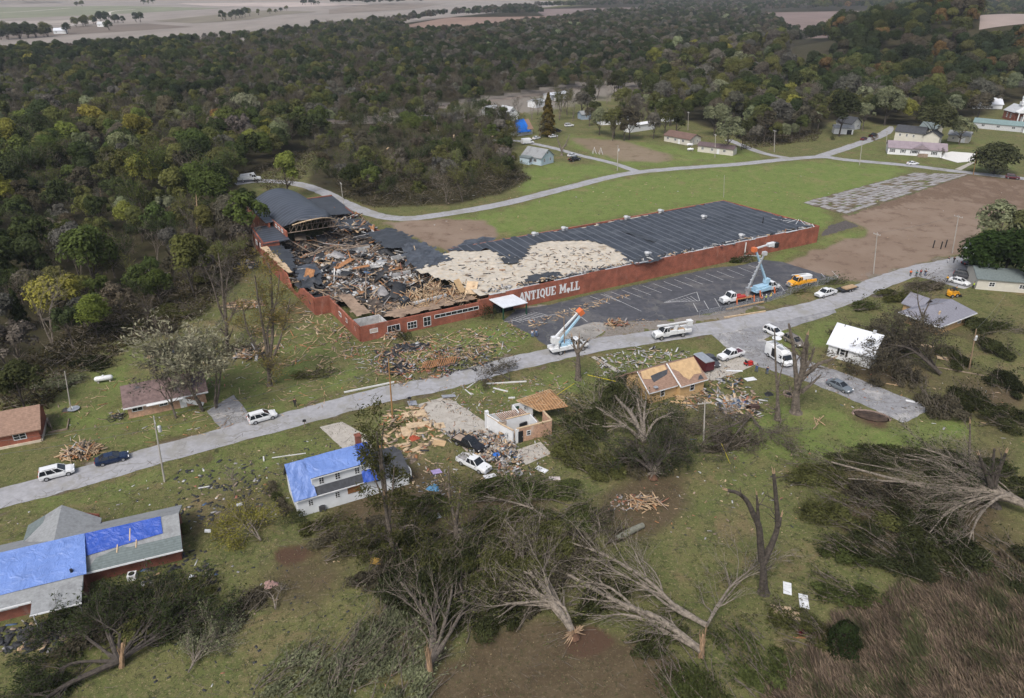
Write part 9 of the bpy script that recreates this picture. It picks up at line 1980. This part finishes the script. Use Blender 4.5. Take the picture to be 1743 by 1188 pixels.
def cloth_lump(label, px, r, mat, seed, cat='cloth', name='cloth'):
 rr = np.random.RandomState(seed); m = MB(); n = 14; k = 8
 vs = []
 for i in range(k):
  for j in range(n): a = 2 * math.pi * j / n; q = r * (i + .3) / k * (1 + .25 * math.sin(a * 3 + seed)); vs.append((q * math.cos(a), q * math.sin(a) * .75, max(.03, r * .55 * (1 - (i / (k - 1)) ** 2) * (1 + .5 * rr.uniform(-1, 1)))))
 fs = [(i * n + j, i * n + (j + 1) % n, (i + 1) * n + (j + 1) % n, (i + 1) * n + j) for i in range(k - 1) for j in range(n)] + [tuple(range(n))[::-1]]
 m.add(vs, [f[::-1] for f in fs]); o = m.build(name, mat, None, True); o.location = at(*px); return tag(o, label, cat)
cloth_lump('crumpled pink cloth on the bare lawn', (460, 996), 1.0, PINK, 1); cloth_lump('purple cloth in the brush left of the split twin-stem tree', (653, 988), .9, M('purple_cloth', (.16, .10, .40), .8), 2); cloth_lump('bright blue tarp scrap on the debris heap below the tan house', (1266, 690), 1.2, TARP_B, 3, 'tarp', 'tarp_scrap'); cloth_lump('blue plastic sheet twisted in the brush right of the white garage', (738, 832), 1.1, M('pale_blue_plastic', (.08, .22, .38), .6), 4, 'plastic sheet', 'plastic_sheet'); cloth_lump('blue plastic heap beside the dented white pickup', (846, 776), .9, TARP_B, 5, 'tarp', 'tarp_scrap'); cloth_lump('pale dome-shaped lid in the brush below the twin-topped snag', (757, 950), .8, GALV, 6, 'lid', 'dome_lid'); cloth_lump('red clutter on the grass between plywood sheets', (705, 747), 1.0, M('red_cloth', (.30, .06, .03), .8), 7); cloth_lump('dark plastic bag by the tyre ring on the lawn', (1308, 672), .9, BLACKP, 8, 'bag', 'plastic_bag'); cloth_lump('dark heap of bags beside the round dish on the left lawn', (113, 699), .8, BLACKP, 9, 'bag', 'plastic_bag')
def misc():
 t = thing('fire_ring', 'round stone fire ring beside the broad stripped trunk', 'fire ring', at(1344, 672)); m = MB()
 for k in range(14): a = k * 6.283 / 14; m.box((1.0 * math.cos(a), 1.0 * math.sin(a), .18), (.4, .3, .34), a)
 m.build('stones', M('ring_stone', (.23, .17, .14), .9), t); m = MB(); m.lathe([(.85, 0), (.8, .08), (.1, .1)], 12); m.build('ash', DARK, t)
 t = thing('garden_bed', 'mulched garden bed with broken edging beside the worn lane', 'garden bed', at(1483, 709), -.42); m = MB(); m.lathe([(1, 0), (.85, .25), (.4, .34), (.05, .36)], 18); q = m.build('mulch', M('dark_mulch', (.05, .034, .025), .95, var=.5, scale=3, bump=.6), t, True); q.scale = (2.9, 1.6, .8)
 m = MB(); r = random.Random(1)
 for k in range(15): a = k * 6.283 / 26; m.box((3.0 * math.cos(a), 1.7 * math.sin(a), .12), (.7, .25, .28), a + 1.57 + r.uniform(-.3, .3))
 m.build('edging', MATS['ring_stone'], t)
 t = thing('air_conditioner', 'square pale air conditioner unit beside the brick ranch wall', 'air conditioner', at(226, 984), .25); m = MB(); m.prism([(-.5, -.5), (.5, -.5), (.5, .5), (-.5, .5)], 0, .75); m.build('case', WHITE, t); m = MB(); m.lathe([(.38, .76), (.36, .79), (.1, .8)], 14); m.build('fan_grille', DARK, t)
 t = thing('air_conditioner', 'small dark air conditioner at the front wall of the white house', 'air conditioner', at(549, 868), .3); m = MB(); m.box((0, 0, .45), (.9, .8, .9)); m.build('case', P_DGREY, t); m = MB(); m.lathe([(.3, .9), (.28, .93), (.05, .95)], 12); m.build('fan_grille', DARK, t)
 t = thing('dish_antenna', 'big round pale dish lying on the left lawn below the broken pole', 'dish', at(126, 698)); m = MB(); m.lathe([(.1, .05), (.6, .12), (1.0, .35)], 18); m.build('bowl', METAL, t); m = MB(); m.tube([(0, 0, .1), (-.5, .3, .6)], .05, 5); m.build('feed_arm', METAL, t)
 for px, lb in (((519, 727), 'leaning black mailbox on the verge above the white house'), ((697, 688), 'dark mailbox by the driveway of the roofless house')):
  t = thing('mailbox', lb, 'mailbox', at(*px), .3); m = MB(); m.box((0, 0, .55), (.12, .12, 1.2), 0, 0, Matrix.Rotation(.15, 3, 'Y')); m.build('post', WOOD_G, t); m = MB(); m.prism_xz([(-.25, 1.1), (.35, 1.1), (.35, 1.35), (.2, 1.48), (-.1, 1.48), (-.25, 1.35)], -.13, .13); m.build('box', BLACKP, t)
 for px, w in (((1588, 422), 'left'), ((1601, 424), 'middle'), ((1609, 421), 'right')):
  t = tag(MB().lathe([(.16, 0), (.16, 2.2), (.05, 2.3)], 8).build('bollard_post', BLACKP), '%s one of the three black posts at the far edge of the dirt lot' % w, 'post', 'black posts by the dirt lot'); t.location = at(*px)
 for (a, b, z0, z1, w) in (((1000, 638), (1048, 649), .9, 1.0, 'between the lopped trunk and the tan house'), ((978, 652), (948, 672), 1.6, .6, 'from the lopped trunk to the roofless house'), ((1228, 755), (1243, 790), .8, .1, 'trailing over the grey limbs below the crossarm pole')):
  m = MB(); A, B = at(*a, z0), at(*b, z1); s = Vector((0, 0, .06)); m.hexa([A - s, B - s, B - s + Vector((.02, 0, 0)), A - s + Vector((.02, 0, 0))], [A + s, B + s, B + s + Vector((.02, 0, 0)), A + s + Vector((.02, 0, 0))]); tag(m.build('caution_tape', M('yellow_tape', (.6, .5, .03), .5)), 'yellow caution tape strung %s' % w, 'caution tape')
 t = thing('chain_link_fence', 'chain link fence sagging along the car park edge behind the trucks', 'fence', at(1190, 541)); O = at(1190, 541); pts = [at(*p) - O for p in ((1190, 541), (1226, 534), (1290, 519), (1330, 507), (1373, 492), (1425, 479))]
 for a, b in zip(pts[:-1], pts[1:]):
  k = max(1, int((b - a).length / 3.2))
  for j in range(k):
   q = a.lerp(b, j / k); m = MB(); m.tube([q - Vector((0, 0, .2)), q + Vector((0, 0, 1.8))], .045, 5); m.build('post', METAL, t)
 m = MB()
 for a, b in zip(pts[:-1], pts[1:]):
  for z in (.1, 1.75): m.tube([a + Vector((0, 0, z)), b + Vector((0, 0, z))], .025, 4, False)
  n = int((b - a).length / .3)
  for j in range(n):
   for z0, z1 in ((.1, 1.75), (1.75, .1)): p, q = a.lerp(b, j / n), a.lerp(b, min(1, (j + 4) / n)); m.tube([p + Vector((0, 0, z0)), q + Vector((0, 0, z1))], .008, 3, False)
 m.build('wire_mesh', METAL, t)
 for k, px in enumerate(((1012, 262), (1023, 263))):
  t = thing('swing_frame', 'pale swing frame standing %s on the plowed plot' % ('left' if k == 0 else 'right'), 'swing frame', at(*px)); m = MB(); m.tube([(-.8, 0, 0), (0, 0, 2.4), (.8, 0, 0)], .08, 5, False); m.tube([(0, 0, 2.4), (0, 2.4, 2.4)], .07, 5); m.tube([(-.8, 2.4, 0), (0, 2.4, 2.4), (.8, 2.4, 0)], .08, 5, False); m.build('frame', WHITE, t)
misc()
# ------------------------------------------------------------------ haze
m = MB(); m.box((0, 900, 44), (5200, 4600, 110)); hz = m.build('haze', M('haze_shell', (.5, .5, .5))); hz['kind'] = 'stuff'; hz['label'] = 'thin pale blue haze over the valley'
hm = bpy.data.materials.new('haze_air'); hm.use_nodes = True; n = hm.node_tree.nodes
n.remove(n['Principled BSDF']); pv_ = n.new('ShaderNodeVolumePrincipled'); pv_.inputs['Color'].default_value = (.80, .87, 1, 1); pv_.inputs['Density'].default_value = 0.00006; pv_.inputs['Anisotropy'].default_value = 0.0
hm.node_tree.links.new(pv_.outputs[0], n['Material Output'].inputs['Volume']); hz.data.materials.clear(); hz.data.materials.append(hm)
